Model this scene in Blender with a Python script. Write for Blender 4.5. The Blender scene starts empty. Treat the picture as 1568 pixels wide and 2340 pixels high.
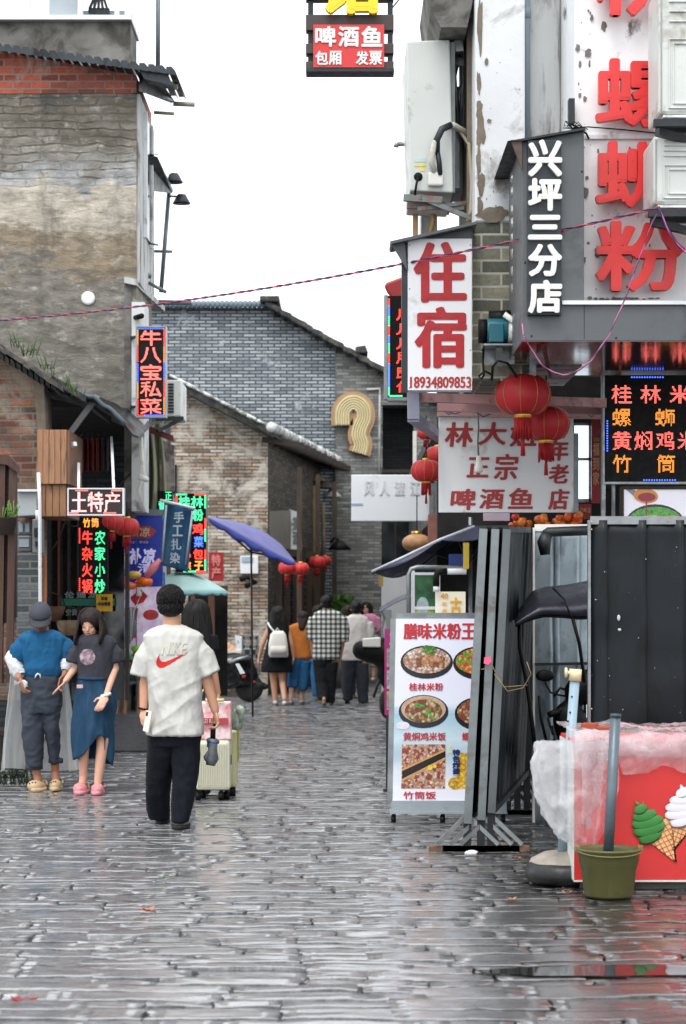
import bpy, bmesh, math, random
import numpy as np
from mathutils import Vector, Matrix, noise
sc = bpy.context.scene
COL = sc.collection
R = math.radians
# ---------------------------------------------------------------- camera
F, CX, HY, EYE = 4600.0, 784.0, 1384.0, 1.6          # focal length and horizon of the photo, in its own pixels
cd = bpy.data.cameras.new('camera'); cam = bpy.data.objects.new('camera', cd); COL.objects.link(cam); sc.camera = cam
cam.location = (0, 0, EYE); cam.rotation_euler = (R(90), 0, 0)
cd.sensor_fit = 'VERTICAL'; cd.sensor_height = 36.0; cd.lens = F / 2340 * 36.0
cd.shift_y = (HY - 1170) / 2340.0
cd.clip_end = 2000; cd.clip_start = .1
cd.dof.use_dof = True; cd.dof.focus_distance = 14.6; cd.dof.aperture_fstop = 3.8
# ---------------------------------------------------------------- sky and sun (bright overcast after rain)
SUN_EL, SUN_ROT = R(58), R(200)
w = bpy.data.worlds.new("World"); sc.world = w; w.use_nodes = True
nt = w.node_tree; nt.nodes.clear()
sky = nt.nodes.new('ShaderNodeTexSky'); sky.sky_type = 'NISHITA'; sky.sun_disc = False
sky.sun_elevation = SUN_EL; sky.sun_rotation = SUN_ROT; sky.dust_density = 6; sky.air_density = 1.2
hs = nt.nodes.new('ShaderNodeHueSaturation'); hs.inputs['Saturation'].default_value = .12
mx = nt.nodes.new('ShaderNodeMix'); mx.data_type = 'RGBA'; mx.inputs['Factor'].default_value = .8
mx.inputs[7].default_value = (12.2, 12.6, 13.0, 1)       # the even cloud layer
bg = nt.nodes.new('ShaderNodeBackground'); bg.inputs['Strength'].default_value = .1
ow = nt.nodes.new('ShaderNodeOutputWorld')
nt.links.new(sky.outputs[0], hs.inputs['Color']); nt.links.new(hs.outputs[0], mx.inputs[6])
nt.links.new(mx.outputs[2], bg.inputs[0]); nt.links.new(bg.outputs[0], ow.inputs[0])
sl = bpy.data.lights.new('sun', 'SUN'); sl.energy = 1.0; sl.angle = R(25); sl.color = (1, .97, .93)
so = bpy.data.objects.new('sun', sl); COL.objects.link(so)
so.rotation_euler = (R(90) - SUN_EL, 0, R(180) - SUN_ROT)
sc.view_settings.view_transform = 'Standard'; sc.view_settings.look = 'None'
sc.view_settings.exposure = .75; sc.view_settings.gamma = 1; sc.view_settings.use_curve_mapping = False
sc.cycles.max_bounces = 7; sc.cycles.diffuse_bounces = 3; sc.cycles.glossy_bounces = 3; sc.cycles.transparent_max_bounces = 8
sc.cycles.transmission_bounces = 4; sc.cycles.caustics_reflective = False; sc.cycles.caustics_refractive = False
sc.cycles.sample_clamp_indirect = 4; sc.cycles.use_denoising = True
# ---------------------------------------------------------------- helpers
rnd = random.Random(7)
def P(px, py, Y): return Vector(((px - CX) / F * Y, Y, EYE + (HY - py) / F * Y))
def GY(py): return EYE * F / (py - HY)
def X_(px, Y): return (px - CX) / F * Y
def Z_(py, Y): return EYE + (HY - py) / F * Y
def lin(c): return tuple(((x/255)/12.92 if x/255 <= .04045 else (((x/255)+.055)/1.055)**2.4) for x in c)
ORG = {}
def thing(name, label, cat, loc=(0, 0, 0), group=None):
    o = bpy.data.objects.new(name, None); COL.objects.link(o); o.location = loc; o.empty_display_size = .1
    ORG[o.name] = Vector(loc); return tag(o, label, cat, group)
def tag(o, label=None, cat=None, group=None, kind=None):
    if label: o['label'] = label
    if cat: o['category'] = cat
    if group: o['group'] = group
    if kind: o['kind'] = kind
    return o
class MB:
    def __init__(s): s.v = []; s.f = []; s.mi = []; s.sm = []; s.cur = 0
    def add(s, vs, fs, smooth=False, M=None):
        n = len(s.v)
        s.v += [(M @ Vector(p)) if M else Vector(p) for p in vs]
        for f in fs: s.f.append([n + i for i in f]); s.mi.append(s.cur); s.sm.append(smooth)
        return s
    def bx(s, x0, x1, y0, y1, z0, z1, M=None):
        return s.add([(x0,y0,z0),(x1,y0,z0),(x1,y1,z0),(x0,y1,z0),(x0,y0,z1),(x1,y0,z1),(x1,y1,z1),(x0,y1,z1)],
                     [(0,3,2,1),(4,5,6,7),(0,1,5,4),(1,2,6,5),(2,3,7,6),(3,0,4,7)], M=M)
    def box(s, c, sz, rz=0, M=None):
        m = Matrix.Translation(c) @ Matrix.Rotation(rz, 4, 'Z')
        if M: m = m @ M
        a, b, d = sz[0]/2, sz[1]/2, sz[2]/2
        return s.bx(-a, a, -b, b, -d, d, M=m)
    def pb(s, px0, px1, py0, py1, Y, dep, front=True):     # a box whose front face covers this rectangle of the photo at depth Y
        return s.bx(X_(px0,Y), X_(px1,Y), Y, Y+dep, Z_(max(py0,py1),Y), Z_(min(py0,py1),Y))
    def quad(s, a, b, c, d): return s.add([a,b,c,d], [(0,1,2,3)])
    def bar(s, a, b, w_, h_=None):                          # square bar between two points
        a, b = Vector(a), Vector(b); d = b - a; L = d.length
        q = d.to_track_quat('Z', 'Y').to_matrix().to_4x4()
        h_ = h_ or w_
        return s.bx(-w_/2, w_/2, -h_/2, h_/2, 0, L, M=Matrix.Translation(a) @ q)
    def tube(s, pts, r, n=8, cap=True, sq=1.0):
        pts = [Vector(p) for p in pts]; k = len(pts)
        rr = r if isinstance(r, (list, tuple)) else [r]*k
        vs = []; fs = []; up = None
        for i, p in enumerate(pts):
            t = (pts[min(i+1,k-1)] - pts[max(i-1,0)])
            t = t.normalized() if t.length > 1e-9 else Vector((0,0,1))
            if up is None: up = Vector((0,1,0)) if abs(t.y) < .9 else Vector((1,0,0))
            e = t.cross(up).normalized(); up = e.cross(t).normalized()
            for j in range(n):
                a = 2*math.pi*j/n; vs.append(p + (e*math.cos(a) + up*math.sin(a)*sq)*rr[i])
        for i in range(k-1):
            for j in range(n): fs.append((i*n+j, i*n+(j+1)%n, (i+1)*n+(j+1)%n, (i+1)*n+j))
        if cap: fs.append(tuple(range(n))[::-1]); fs.append(tuple((k-1)*n+j for j in range(n)))
        return s.add(vs, fs, True)
    def limb(s, pts, rr, n=14, sq=1.0):
        s.tube(pts, rr, n, True, sq)
        for p, r in zip(pts, rr): s.ell(p, (r*.99, r*.99, r*.99), 8)
        return s
    def lathe(s, prof, c=(0,0,0), n=24, M=None, cap=True, smooth=True):
        vs = []; fs = []; c = Vector(c); k = len(prof)
        for r, z in prof:
            for j in range(n):
                a = 2*math.pi*j/n; vs.append(c + Vector((r*math.cos(a), r*math.sin(a), z)))
        for i in range(k-1):
            for j in range(n): fs.append((i*n+j, i*n+(j+1)%n, (i+1)*n+(j+1)%n, (i+1)*n+j))
        if cap: fs.append(tuple(range(n))[::-1]); fs.append(tuple((k-1)*n+j for j in range(n)))
        return s.add(vs, fs, smooth, M)
    def ell(s, c, r, n=12, M=None):
        vs = []; fs = []; c = Vector(c); m = n//2+1
        for i in range(m+1):
            t = math.pi*i/m
            for j in range(n):
                a = 2*math.pi*j/n
                p = Vector((r[0]*math.sin(t)*math.cos(a), r[1]*math.sin(t)*math.sin(a), -r[2]*math.cos(t)))
                vs.append(c + (M @ p if M else p))
        for i in range(m):
            for j in range(n): fs.append((i*n+j, i*n+(j+1)%n, (i+1)*n+(j+1)%n, (i+1)*n+j))
        return s.add(vs, fs, True)
    def loft(s, rings, n=24, cap=True, pw=2.0):             # rings: (centre, rx, ry[, turn])
        vs = []; fs = []; k = len(rings)
        for rg in rings:
            c, rx, ry = Vector(rg[0]), rg[1], rg[2]; tr = rg[3] if len(rg) > 3 else 0
            for j in range(n):
                a = 2*math.pi*j/n; ca, sa = math.cos(a), math.sin(a)
                x = math.copysign(abs(ca)**(2/pw), ca)*rx; y = math.copysign(abs(sa)**(2/pw), sa)*ry
                vs.append(c + Vector((x*math.cos(tr)-y*math.sin(tr), x*math.sin(tr)+y*math.cos(tr), 0)))
        for i in range(k-1):
            for j in range(n): fs.append((i*n+j, i*n+(j+1)%n, (i+1)*n+(j+1)%n, (i+1)*n+j))
        if cap: fs.append(tuple(range(n))[::-1]); fs.append(tuple((k-1)*n+j for j in range(n)))
        return s.add(vs, fs, True)
    def grid(s, fn, nu, nv, smooth=True):
        vs = [fn(i/nu, j/nv) for j in range(nv+1) for i in range(nu+1)]
        fs = [(j*(nu+1)+i, j*(nu+1)+i+1, (j+1)*(nu+1)+i+1, (j+1)*(nu+1)+i) for j in range(nv) for i in range(nu)]
        return s.add(vs, fs, smooth)
    def prism(s, poly, Y0, Y1, px=True):                    # poly in photo pixels (at depth Y0) or in metres (x, z)
        q = [(X_(a,Y0), Z_(b,Y0)) for a, b in poly] if px else poly
        n = len(q)
        ar = sum(q[i][0]*q[(i+1)%n][1]-q[(i+1)%n][0]*q[i][1] for i in range(n))
        if ar < 0: q = q[::-1]
        vs = [(x, Y0, z) for x, z in q] + [(x, Y1, z) for x, z in q]
        fs = [tuple(range(n)), tuple(range(n, 2*n))[::-1]] + [(i, n+i, n+(i+1)%n, (i+1)%n) for i in range(n)]
        return s.add(vs, fs)
    def text(s, body, x0, x1, y0, y1, Y, dep=.006, bold=0, boldx=None, shear=0, nb=8):
        vs, fs = glyph(body)
        lo = vs.min(0); hi = vs.max(0)
        offs = [(0, 0)] if not bold and not boldx else [(math.cos(2*math.pi*k/nb)*(bold if boldx is None else boldx), math.sin(2*math.pi*k/nb)*bold) for k in range(nb)]
        for k, (ox, oy) in enumerate(offs):
            out = []
            for x, y, z in vs:
                u = (x-lo[0])/(hi[0]-lo[0]); v_ = (y-lo[1])/(hi[1]-lo[1])
                px = x0+(x1-x0)*u + shear*(v_-.5)*(y1-y0) + ox; py = y1+(y0-y1)*v_ + oy
                q = P(px, py, Y); out.append(Vector((q.x, Y - (dep*(.5+z) + .0004*k), q.z)))
            s.add(out, fs)
        return s
    def vtext(s, body, x0, x1, y0, y1, Y, fill=.86, **k):   # a column of characters
        n = len(body); h = (y1-y0)/n
        for i, ch in enumerate(body):
            if ch == ' ': continue
            hh = h*fill; c = y0+h*(i+.5)
            if ch in '三一': s.text(ch, x0, x1, c-hh*.4, c+hh*.4, Y, **k)
            else: s.text(ch, x0, x1, c-hh/2, c+hh/2, Y, **k)
        return s
    def row(s, body, x0, x1, y0, y1, Y, fill=.86, **k):     # a spaced row of characters
        n = len(body); h = (x1-x0)/n
        for i, ch in enumerate(body):
            if ch != ' ': s.text(ch, x0+h*i+h*(1-fill)/2, x0+h*(i+1)-h*(1-fill)/2, y0, y1, Y, **k)
        return s
    def led(s, body, x0, x1, y0, y1, Y, n=18, r=.42, th=.3):   # a character as a matrix of lamps
        vs, fs = glyph(body); lo = vs.min(0); hi = vs.max(0)
        A = (vs[:, :2]-lo[:2])/(hi[:2]-lo[:2])
        m = max(2, round(n*(x1-x0)/(y1-y0)*1.0)); K = 3
        gx, gy = np.meshgrid((np.arange(m*K)+.5)/(m*K), (np.arange(n*K)+.5)/(n*K)); ins = np.zeros(gx.shape, bool)
        for f in fs:
            zz = [vs[i][2] for i in f]
            if min(zz) < .4: continue
            for k in range(1, len(f)-1):
                a, b, c = A[f[0]], A[f[k]], A[f[k+1]]
                d1 = (b[0]-a[0])*(gy-a[1])-(b[1]-a[1])*(gx-a[0]); d2 = (c[0]-b[0])*(gy-b[1])-(c[1]-b[1])*(gx-b[0]); d3 = (a[0]-c[0])*(gy-c[1])-(a[1]-c[1])*(gx-c[0])
                ins |= ((d1>=0)&(d2>=0)&(d3>=0))|((d1<=0)&(d2<=0)&(d3<=0))
        cov = ins.reshape(n, K, m, K).mean((1, 3))
        pit = (y1-y0)/n/F*Y
        for j in range(n):
            for i in range(m):
                if cov[j, i] >= th: s.dot(x0+(x1-x0)*(i+.5)/m, y1-(y1-y0)*(j+.5)/n, Y, pit*r)
        return s
    def dot(s, px, py, Y, r):
        c = P(px, py, Y)
        k = 8
        vs = [c+Vector((r*math.cos(2*math.pi*i/k), 0, r*math.sin(2*math.pi*i/k))) for i in range(k)] + [c+Vector((r*.6*math.cos(2*math.pi*i/k), -r*.7, r*.6*math.sin(2*math.pi*i/k))) for i in range(k)]
        return s.add(vs, [tuple(range(k, 2*k))]+[(i, (i+1)%k, k+(i+1)%k, k+i) for i in range(k)])
    def dots(s, a, b, n, Y, r):
        for i in range(n):
            t = i/max(1, n-1); s.dot(a[0]+(b[0]-a[0])*t, a[1]+(b[1]-a[1])*t, Y, r)
        return s
    def disp(s, amp, scale, seed=0, aniso=(1,1,1)):
        for i, p in enumerate(s.v):
            q = Vector((p.x*aniso[0], p.y*aniso[1], p.z*aniso[2]))*scale + Vector((seed*7.3, seed*3.1, 0))
            s.v[i] = p + noise.noise_vector(q)*amp
        return s
    def islands(s):
        par = list(range(len(s.v)))
        def fd(a):
            while par[a] != a: par[a] = par[par[a]]; a = par[a]
            return a
        for f in s.f:
            r0 = fd(f[0])
            for i in f[1:]: par[fd(i)] = r0
        out = {}
        for k, f in enumerate(s.f):
            q = out.setdefault(fd(f[0]), (MB(), {})); mb, mp = q
            for i in f:
                if i not in mp: mp[i] = len(mb.v); mb.v.append(s.v[i])
            mb.f.append([mp[i] for i in f]); mb.mi.append(s.mi[k]); mb.sm.append(s.sm[k])
        return [q[0] for q in out.values()]
    def build(s, name, mats, parent=None, bevel=0, label=None, cat=None, group=None, kind=None, loc=None, solid=0, sub=0, split=False):
        if split:
            for q in s.islands(): o = q.build(name, mats, parent, bevel, label, cat, group, kind, loc, solid, sub)
            return o
        me = bpy.data.meshes.new(name)
        if parent is not None: o0 = ORG[parent.name]
        elif loc is not None: o0 = Vector(loc)
        else:
            a = np.array([tuple(p) for p in s.v]); lo, hi = a.min(0), a.max(0); o0 = Vector(((lo[0]+hi[0])/2, (lo[1]+hi[1])/2, lo[2]))
        me.from_pydata([tuple(p-o0) for p in s.v], [], s.f)
        for m in (mats if isinstance(mats, (list, tuple)) else [mats]): me.materials.append(m)
        me.polygons.foreach_set('material_index', s.mi); me.polygons.foreach_set('use_smooth', s.sm)
        uvmap(me, o0)
        o = bpy.data.objects.new(name, me); COL.objects.link(o)
        if parent is not None: o.parent = parent
        else: o.location = o0
        ORG[o.name] = o0
        if solid:
            md = o.modifiers.new('solid', 'SOLIDIFY'); md.thickness = solid; md.offset = 0
        if sub:
            md = o.modifiers.new('sub', 'SUBSURF'); md.levels = sub; md.render_levels = sub
        if bevel:
            md = o.modifiers.new('bevel', 'BEVEL'); md.width = bevel; md.segments = 2; md.limit_method = 'ANGLE'; md.angle_limit = R(40)
        return tag(o, label, cat, group, kind)
def uvmap(me, o0):
    if not me.polygons: return
    uv = me.uv_layers.new(name='UVMap'); ul = uv.data
    for p in me.polygons:
        n = p.normal
        if abs(n.z) < .75:
            t = Vector((-n.y, n.x, 0)).normalized()
            for li in p.loop_indices:
                c = me.vertices[me.loops[li].vertex_index].co + o0; ul[li].uv = (c.dot(t), c.z)
        else:
            for li in p.loop_indices:
                c = me.vertices[me.loops[li].vertex_index].co + o0; ul[li].uv = (c.x, c.y)
def sub(t, name): return [c for c in t.children if c.name.split('.')[0] == name][-1]
_G = {}
def glyph(body):
    if body not in _G:
        c = bpy.data.curves.new('t', 'FONT'); c.body = body; c.extrude = .5; c.resolution_u = 3
        ob = bpy.data.objects.new('t', c); COL.objects.link(ob)
        me = bpy.data.meshes.new_from_object(ob.evaluated_get(bpy.context.evaluated_depsgraph_get()))
        _G[body] = (np.array([v.co[:] for v in me.vertices]), [tuple(p.vertices) for p in me.polygons])
        bpy.data.objects.remove(ob); bpy.data.curves.remove(c); bpy.data.meshes.remove(me)
    return _G[body]
def fuse(mb, name, mats, parent, voxel=.008, smooth=4, wr=None, label=None, post=None):
    """Grow one continuous skin round the shapes collected in mb."""
    me = bpy.data.meshes.new('t'); me.from_pydata([tuple(p) for p in mb.v], [], mb.f)
    ob = bpy.data.objects.new('t', me); COL.objects.link(ob)
    m = ob.modifiers.new('r', 'REMESH'); m.mode = 'VOXEL'; m.voxel_size = voxel; m.use_smooth_shade = True
    if smooth:
        m = ob.modifiers.new('s', 'SMOOTH'); m.factor = .5; m.iterations = smooth
    me2 = bpy.data.meshes.new_from_object(ob.evaluated_get(bpy.context.evaluated_depsgraph_get()))
    out = MB(); out.v = [v.co.copy() for v in me2.vertices]; out.f = [list(p.vertices) for p in me2.polygons]
    if wr:
        nr = [v.normal.copy() for v in me2.vertices]
        for i, p in enumerate(out.v):
            d = 0
            for amp, s_, an, seed in wr:
                q = Vector((p.x*an[0], p.y*an[1], p.z*an[2]))*s_ + Vector((seed, seed*.7, seed*1.3))
                nv = noise.noise(q); d += amp*(1-2*abs(nv)) if amp > 0 else -amp*nv
            out.v[i] = p + nr[i]*d
    bpy.data.objects.remove(ob); bpy.data.meshes.remove(me); bpy.data.meshes.remove(me2)
    if post: post(out)
    out.mi = out.mi if out.mi else [0]*len(out.f); out.sm = [True]*len(out.f)
    return out.build(name, mats, parent, label=label)
# ---------------------------------------------------------------- materials
def new(name):
    m = bpy.data.materials.new(name); m.use_nodes = True; n = m.node_tree
    return m, n, n.nodes['Principled BSDF']
def nd(n, t, **k):
    x = n.nodes.new(t)
    for a, b in k.items():
        if a.startswith('i_'): x.inputs[a[2:]].default_value = b
        else: setattr(x, a, b)
    return x
def ramp(n, src, stops, interp='LINEAR'):
    r = n.nodes.new('ShaderNodeValToRGB'); r.color_ramp.interpolation = interp
    e = r.color_ramp.elements
    while len(e) > 1: e.remove(e[-1])
    for i, (p, c) in enumerate(stops):
        el = e[0] if i == 0 else e.new(p)
        el.position = p; el.color = (*c, 1) if len(c) == 3 else c
    n.links.new(src, r.inputs[0]); return r.outputs[0]
def g(v): return (v, v, v)
def mixc(n, fac, a, b, mode='MIX'):
    x = n.nodes.new('ShaderNodeMix'); x.data_type = 'RGBA'; x.blend_type = mode
    for s_, v in ((0, fac), (6, a), (7, b)):
        if hasattr(v, 'links'): n.links.new(v, x.inputs[s_])
        else: x.inputs[s_].default_value = v if s_ == 0 else ((*v, 1) if len(v) == 3 else v)
    return x.outputs[2]
def math_(n, op, a, b=0, clamp=False):
    x = n.nodes.new('ShaderNodeMath'); x.operation = op; x.use_clamp = clamp
    for i, v in enumerate((a, b)):
        if hasattr(v, 'links'): n.links.new(v, x.inputs[i])
        else: x.inputs[i].default_value = v
    return x.outputs[0]
def coords(n, scale=(1,1,1), kind='Object'):
    t = n.nodes.new('ShaderNodeTexCoord'); m = n.nodes.new('ShaderNodeMapping'); m.inputs['Scale'].default_value = scale
    n.links.new(t.outputs[kind], m.inputs[0]); return m.outputs[0]
def nz(n, vec, scale, detail=4, rough=.55, dist=0):
    x = nd(n, 'ShaderNodeTexNoise', i_Scale=scale, i_Detail=detail, i_Roughness=rough, i_Distortion=dist)
    n.links.new(vec, x.inputs['Vector']); return x.outputs['Fac']
def bump(n, b, h, strength=.3, dist=.01):
    x = nd(n, 'ShaderNodeBump', i_Strength=strength, i_Distance=dist)
    n.links.new(h, x.inputs['Height']); n.links.new(x.outputs[0], b.inputs['Normal'])
def mat(name, c, rough=.55, var=.18, sc_=5, bmp=.15, bsc=40, metal=0, dirt=None, dirt_amt=.35, spec=.5, an=(1,1,1), sss=0, alpha=1, srgb=True, rv=.12):
    m, n, b = new(name); c = lin(c) if srgb else c
    v = coords(n, an)
    f = nz(n, v, sc_, 5)
    col = ramp(n, f, [(.3, tuple(x*(1-var) for x in c)), (.7, tuple(min(1, x*(1+var)) for x in c))])
    if dirt:
        d = nz(n, v, sc_*.7+1.3, 8, .65, .5)
        col = mixc(n, ramp(n, d, [(.62-dirt_amt*.5, g(0)), (.72-dirt_amt*.3, g(1))]), col, lin(dirt))
    n.links.new(col, b.inputs['Base Color'])
    r = ramp(n, nz(n, v, sc_*2.3, 4), [(.3, g(max(.03, rough-rv))), (.7, g(min(1, rough+rv)))]); n.links.new(r, b.inputs['Roughness'])
    b.inputs['Metallic'].default_value = metal; b.inputs['Specular IOR Level'].default_value = spec; b.inputs['Alpha'].default_value = alpha
    if bmp: bump(n, b, nz(n, v, bsc, 5), bmp, .01)
    if sss: b.inputs['Subsurface Weight'].default_value = sss; b.inputs['Subsurface Radius'].default_value = (.01, .004, .002)
    return m
def glow(name, c, s=3.0):
    m, n, b = new(name)
    b.inputs['Base Color'].default_value = (*[x*.3 for x in c], 1); b.inputs['Emission Color'].default_value = (*c, 1); b.inputs['Emission Strength'].default_value = s
    return m
def brick(name, cols, mortar, bw=.24, rh=.065, msz=.012, weather=None, wamt=.4, bmp=.6, rough=.85, pale=None, pamt=.3, vx=1):
    m, n, b = new(name)
    uv = coords(n, (1,1,1), 'UV')
    wob = nd(n, 'ShaderNodeTexNoise', i_Scale=5.0); n.links.new(uv, wob.inputs['Vector'])
    vm = n.nodes.new('ShaderNodeVectorMath'); vm.operation = 'MULTIPLY_ADD'; vm.inputs[1].default_value = (.008, .01, 0)
    n.links.new(wob.outputs['Color'], vm.inputs[0]); n.links.new(uv, vm.inputs[2]); uvw = vm.outputs[0]
    bt = nd(n, 'ShaderNodeTexBrick', i_Scale=1.0); bt.inputs['Mortar Size'].default_value = msz; bt.inputs['Mortar Smooth'].default_value = .25
    bt.inputs['Brick Width'].default_value = bw; bt.inputs['Row Height'].default_value = rh; bt.inputs['Bias'].default_value = 0
    bt.inputs['Color1'].default_value = (0,0,0,1); bt.inputs['Color2'].default_value = (1,1,1,1); bt.inputs['Mortar'].default_value = (.5,.5,.5,1)
    n.links.new(uvw, bt.inputs['Vector'])
    k = len(cols)
    bc = ramp(n, bt.outputs['Color'], [(i/(k-1)*.9+.05, lin(c)) for i, c in enumerate(cols)])
    fine = nz(n, uv, 28, 6, .7)
    bc = mixc(n, .55, bc, ramp(n, fine, [(.25, g(.25)), (.75, g(.9))]), 'OVERLAY')
    col = mixc(n, bt.outputs['Fac'], bc, lin(mortar))
    if weather:
        d = nz(n, uv, .9, 9, .68, .6); col = mixc(n, ramp(n, d, [(.62-wamt*.3, g(0)), (.74-wamt*.2, g(.85))]), col, lin(weather))
    if pale:
        d = nz(n, uv, 1.7, 10, .72, .4); col = mixc(n, ramp(n, d, [(.66-pamt*.3, g(0)), (.72-pamt*.2, g(.8))]), col, lin(pale))
    n.links.new(col, b.inputs['Base Color']); b.inputs['Roughness'].default_value = rough
    h = math_(n, 'ADD', math_(n, 'MULTIPLY', bt.outputs['Fac'], -1.0), math_(n, 'MULTIPLY', fine, .6))
    bump(n, b, h, bmp, .012)
    return m
# ================================================================ the street
def ground_mat():
    m, n, b = new('wet_stone')
    v = coords(n)
    vs = coords(n, (1, 1.6, 1))
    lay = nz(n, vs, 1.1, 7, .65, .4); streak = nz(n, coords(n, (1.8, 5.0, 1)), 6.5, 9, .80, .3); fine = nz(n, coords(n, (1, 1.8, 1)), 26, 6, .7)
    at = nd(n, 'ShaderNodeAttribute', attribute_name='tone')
    base = ramp(n, streak, [(.30, lin((40, 41, 44))), (.42, lin((104, 105, 108))), (.56, lin((146, 147, 150))), (.75, lin((176, 174, 172)))])  # pale streaks put some of the sky's wet sheen into the stone colour
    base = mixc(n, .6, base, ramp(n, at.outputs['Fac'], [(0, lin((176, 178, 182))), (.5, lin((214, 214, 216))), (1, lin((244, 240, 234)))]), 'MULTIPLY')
    # the tarred patch by the stalls on the near right
    sx = nd(n, 'ShaderNodeSeparateXYZ'); tc = nd(n, 'ShaderNodeTexCoord'); n.links.new(tc.outputs['Object'], sx.inputs[0])
    e = math_(n, 'ADD', math_(n, 'MULTIPLY', sx.outputs[0], 1.0), math_(n, 'MULTIPLY', lay, 1.1))
    far = ramp(n, math_(n, 'DIVIDE', sx.outputs[1], 40.0), [(.33, g(1)), (.39, g(0))])
    am = math_(n, 'MULTIPLY', ramp(n, e, [(0, g(0)), (1, g(1))]), 1.0)
    mk = n.nodes.new('ShaderNodeMapRange'); mk.inputs[1].default_value = .95; mk.inputs[2].default_value = 1.5
    n.links.new(e, mk.inputs[0]); am = math_(n, 'MULTIPLY', mk.outputs[0], far)
    grit = nd(n, 'ShaderNodeTexVoronoi', i_Scale=60.0); n.links.new(v, grit.inputs['Vector'])
    ac = ramp(n, nz(n, v, 30, 5, .7), [(.3, lin((26, 26, 27))), (.6, lin((50, 47, 46))), (.8, lin((88, 80, 75)))])
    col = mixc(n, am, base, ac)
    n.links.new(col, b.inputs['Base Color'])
    rs = ramp(n, nz(n, coords(n, (1, 3, 1)), 3.3, 8, .7, .4), [(.34, g(.10)), (.54, g(.20)), (.70, g(.40))])
    ra = ramp(n, lay, [(.35, g(.2)), (.6, g(.42))])
    n.links.new(mixc(n, am, rs, ra), b.inputs['Roughness'])
    b.inputs['Specular IOR Level'].default_value = 1.0; b.inputs['Coat Weight'].default_value = .9; b.inputs['Coat Roughness'].default_value = .16; b.inputs['Coat IOR'].default_value = 1.95
    h = math_(n, 'ADD', math_(n, 'MULTIPLY', streak, 1.0), math_(n, 'ADD', math_(n, 'MULTIPLY', fine, .5), math_(n, 'MULTIPLY', nz(n, coords(n, (1, 2, 1)), 85, 3, .7), .35)))
    h2 = math_(n, 'ADD', math_(n, 'MULTIPLY', grit.outputs['Distance'], .5), math_(n, 'MULTIPLY', fine, .8))
    hm = mixc(n, am, h, h2)
    bump(n, b, hm, .5, .014)
    return m
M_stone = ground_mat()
M_joint = mat('joint_mud', (26, 26, 26), .5, .4, 9, .5, 30)
def paving():
  mb = MB(); tone = []; r = random.Random(3)
  for xa, xb in ((-9, -2.6), (-2.6, -1.05), (-1.05, .25), (.25, 1.4), (1.4, 7.5)):
    y = 3.2+r.random()*.1
    while y < 52:
        h = r.choice([.11, .14, .17, .2, .24]) * r.uniform(.9, 1.1) * (1 if y < 20 else 1.2)
        x = xa-r.uniform(.02, .22); sk = r.uniform(-.006, .006); xe = xb+r.uniform(.0, .12)
        while x < xe:
            wd = r.choice([.26, .36, .45, .55, .7]) * r.uniform(.85, 1.15)
            if y > 24: wd *= 1.3
            if xe-x-wd < .15: wd = max(.12, xe-x)
            gp = r.choice([0, .001, .003, .006, .010])
            t1, t2 = r.gauss(0, .007), r.gauss(0, .016); zz = r.gauss(0, .0028); ph = r.random()*50
            nx, ny = (max(3, int(wd/.07)), max(5, int(h/.026))) if y < 16 else ((5, 8) if y < 28 else (3, 3))
            if abs(x+wd/2) > .2*y+1.6: nx, ny = 2, 2
            xs = [gp + (wd-2*gp)*i/nx for i in range(nx+1)]; ys = [gp + (h-2*gp)*j/ny for j in range(ny+1)]
            base = len(mb.v); jit = {}
            for j, b_ in enumerate(ys):
                for i, a in enumerate(xs):
                    ed = i in (0, nx) or j in (0, ny); co = i in (0, nx) and j in (0, ny)
                    q = noise.noise(Vector((x+a, y+b_, ph))*2.6)
                    px = x+a + (r.uniform(-.012, .012) if ed else 0); py = y+b_ + (r.uniform(-.012, .012) if ed else 0) + sk*(x+a) + .07*noise.noise(Vector(((x+a)*.9, y*.35, 3)))+.025*noise.noise(Vector(((x+a)*3, y*.8, 8)))
                    q2 = noise.noise(Vector(((x+a)*7.0, (y+b_)*12, ph))); q3 = noise.noise(Vector(((x+a)*19, (y+b_)*27, ph)))
                    z = zz + t1*(a-wd/2) + t2*(b_-h/2) + q*.003 + q2*.0040 + q3*.0036 - (.0012 if ed else 0) - (.004 if co else 0)
                    mb.v.append(Vector((px, py, z)))
            W_ = nx+1
            for j in range(ny):
                for i in range(nx):
                    mb.f.append([base+j*W_+i, base+j*W_+i+1, base+(j+1)*W_+i+1, base+(j+1)*W_+i]); mb.mi.append(0); mb.sm.append(True)
            rim = [base+i for i in range(W_)] + [base+j*W_+nx for j in range(1, ny+1)] + [base+ny*W_+i for i in range(nx-1, -1, -1)] + [base+j*W_ for j in range(ny-1, 0, -1)]
            lo = len(mb.v)
            for i in rim: p = mb.v[i]; mb.v.append(Vector((p.x, p.y, -.06)))
            k = len(rim)
            for i in range(k): mb.f.append([rim[i], lo+i, lo+(i+1) % k, rim[(i+1) % k]]); mb.mi.append(0); mb.sm.append(False)
            tone += [r.random()]*(len(mb.v)-base)
            x += wd
        y += h
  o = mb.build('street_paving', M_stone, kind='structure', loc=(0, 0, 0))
  at = o.data.attributes.new('tone', 'FLOAT', 'POINT'); at.data.foreach_set('value', tone)
paving()
MB().add([(-120,-20,-.014),(120,-20,-.014),(120,300,-.014),(-120,300,-.014)], [(0,1,2,3)]).build('ground', M_joint, kind='structure', loc=(0,0,0))
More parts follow.
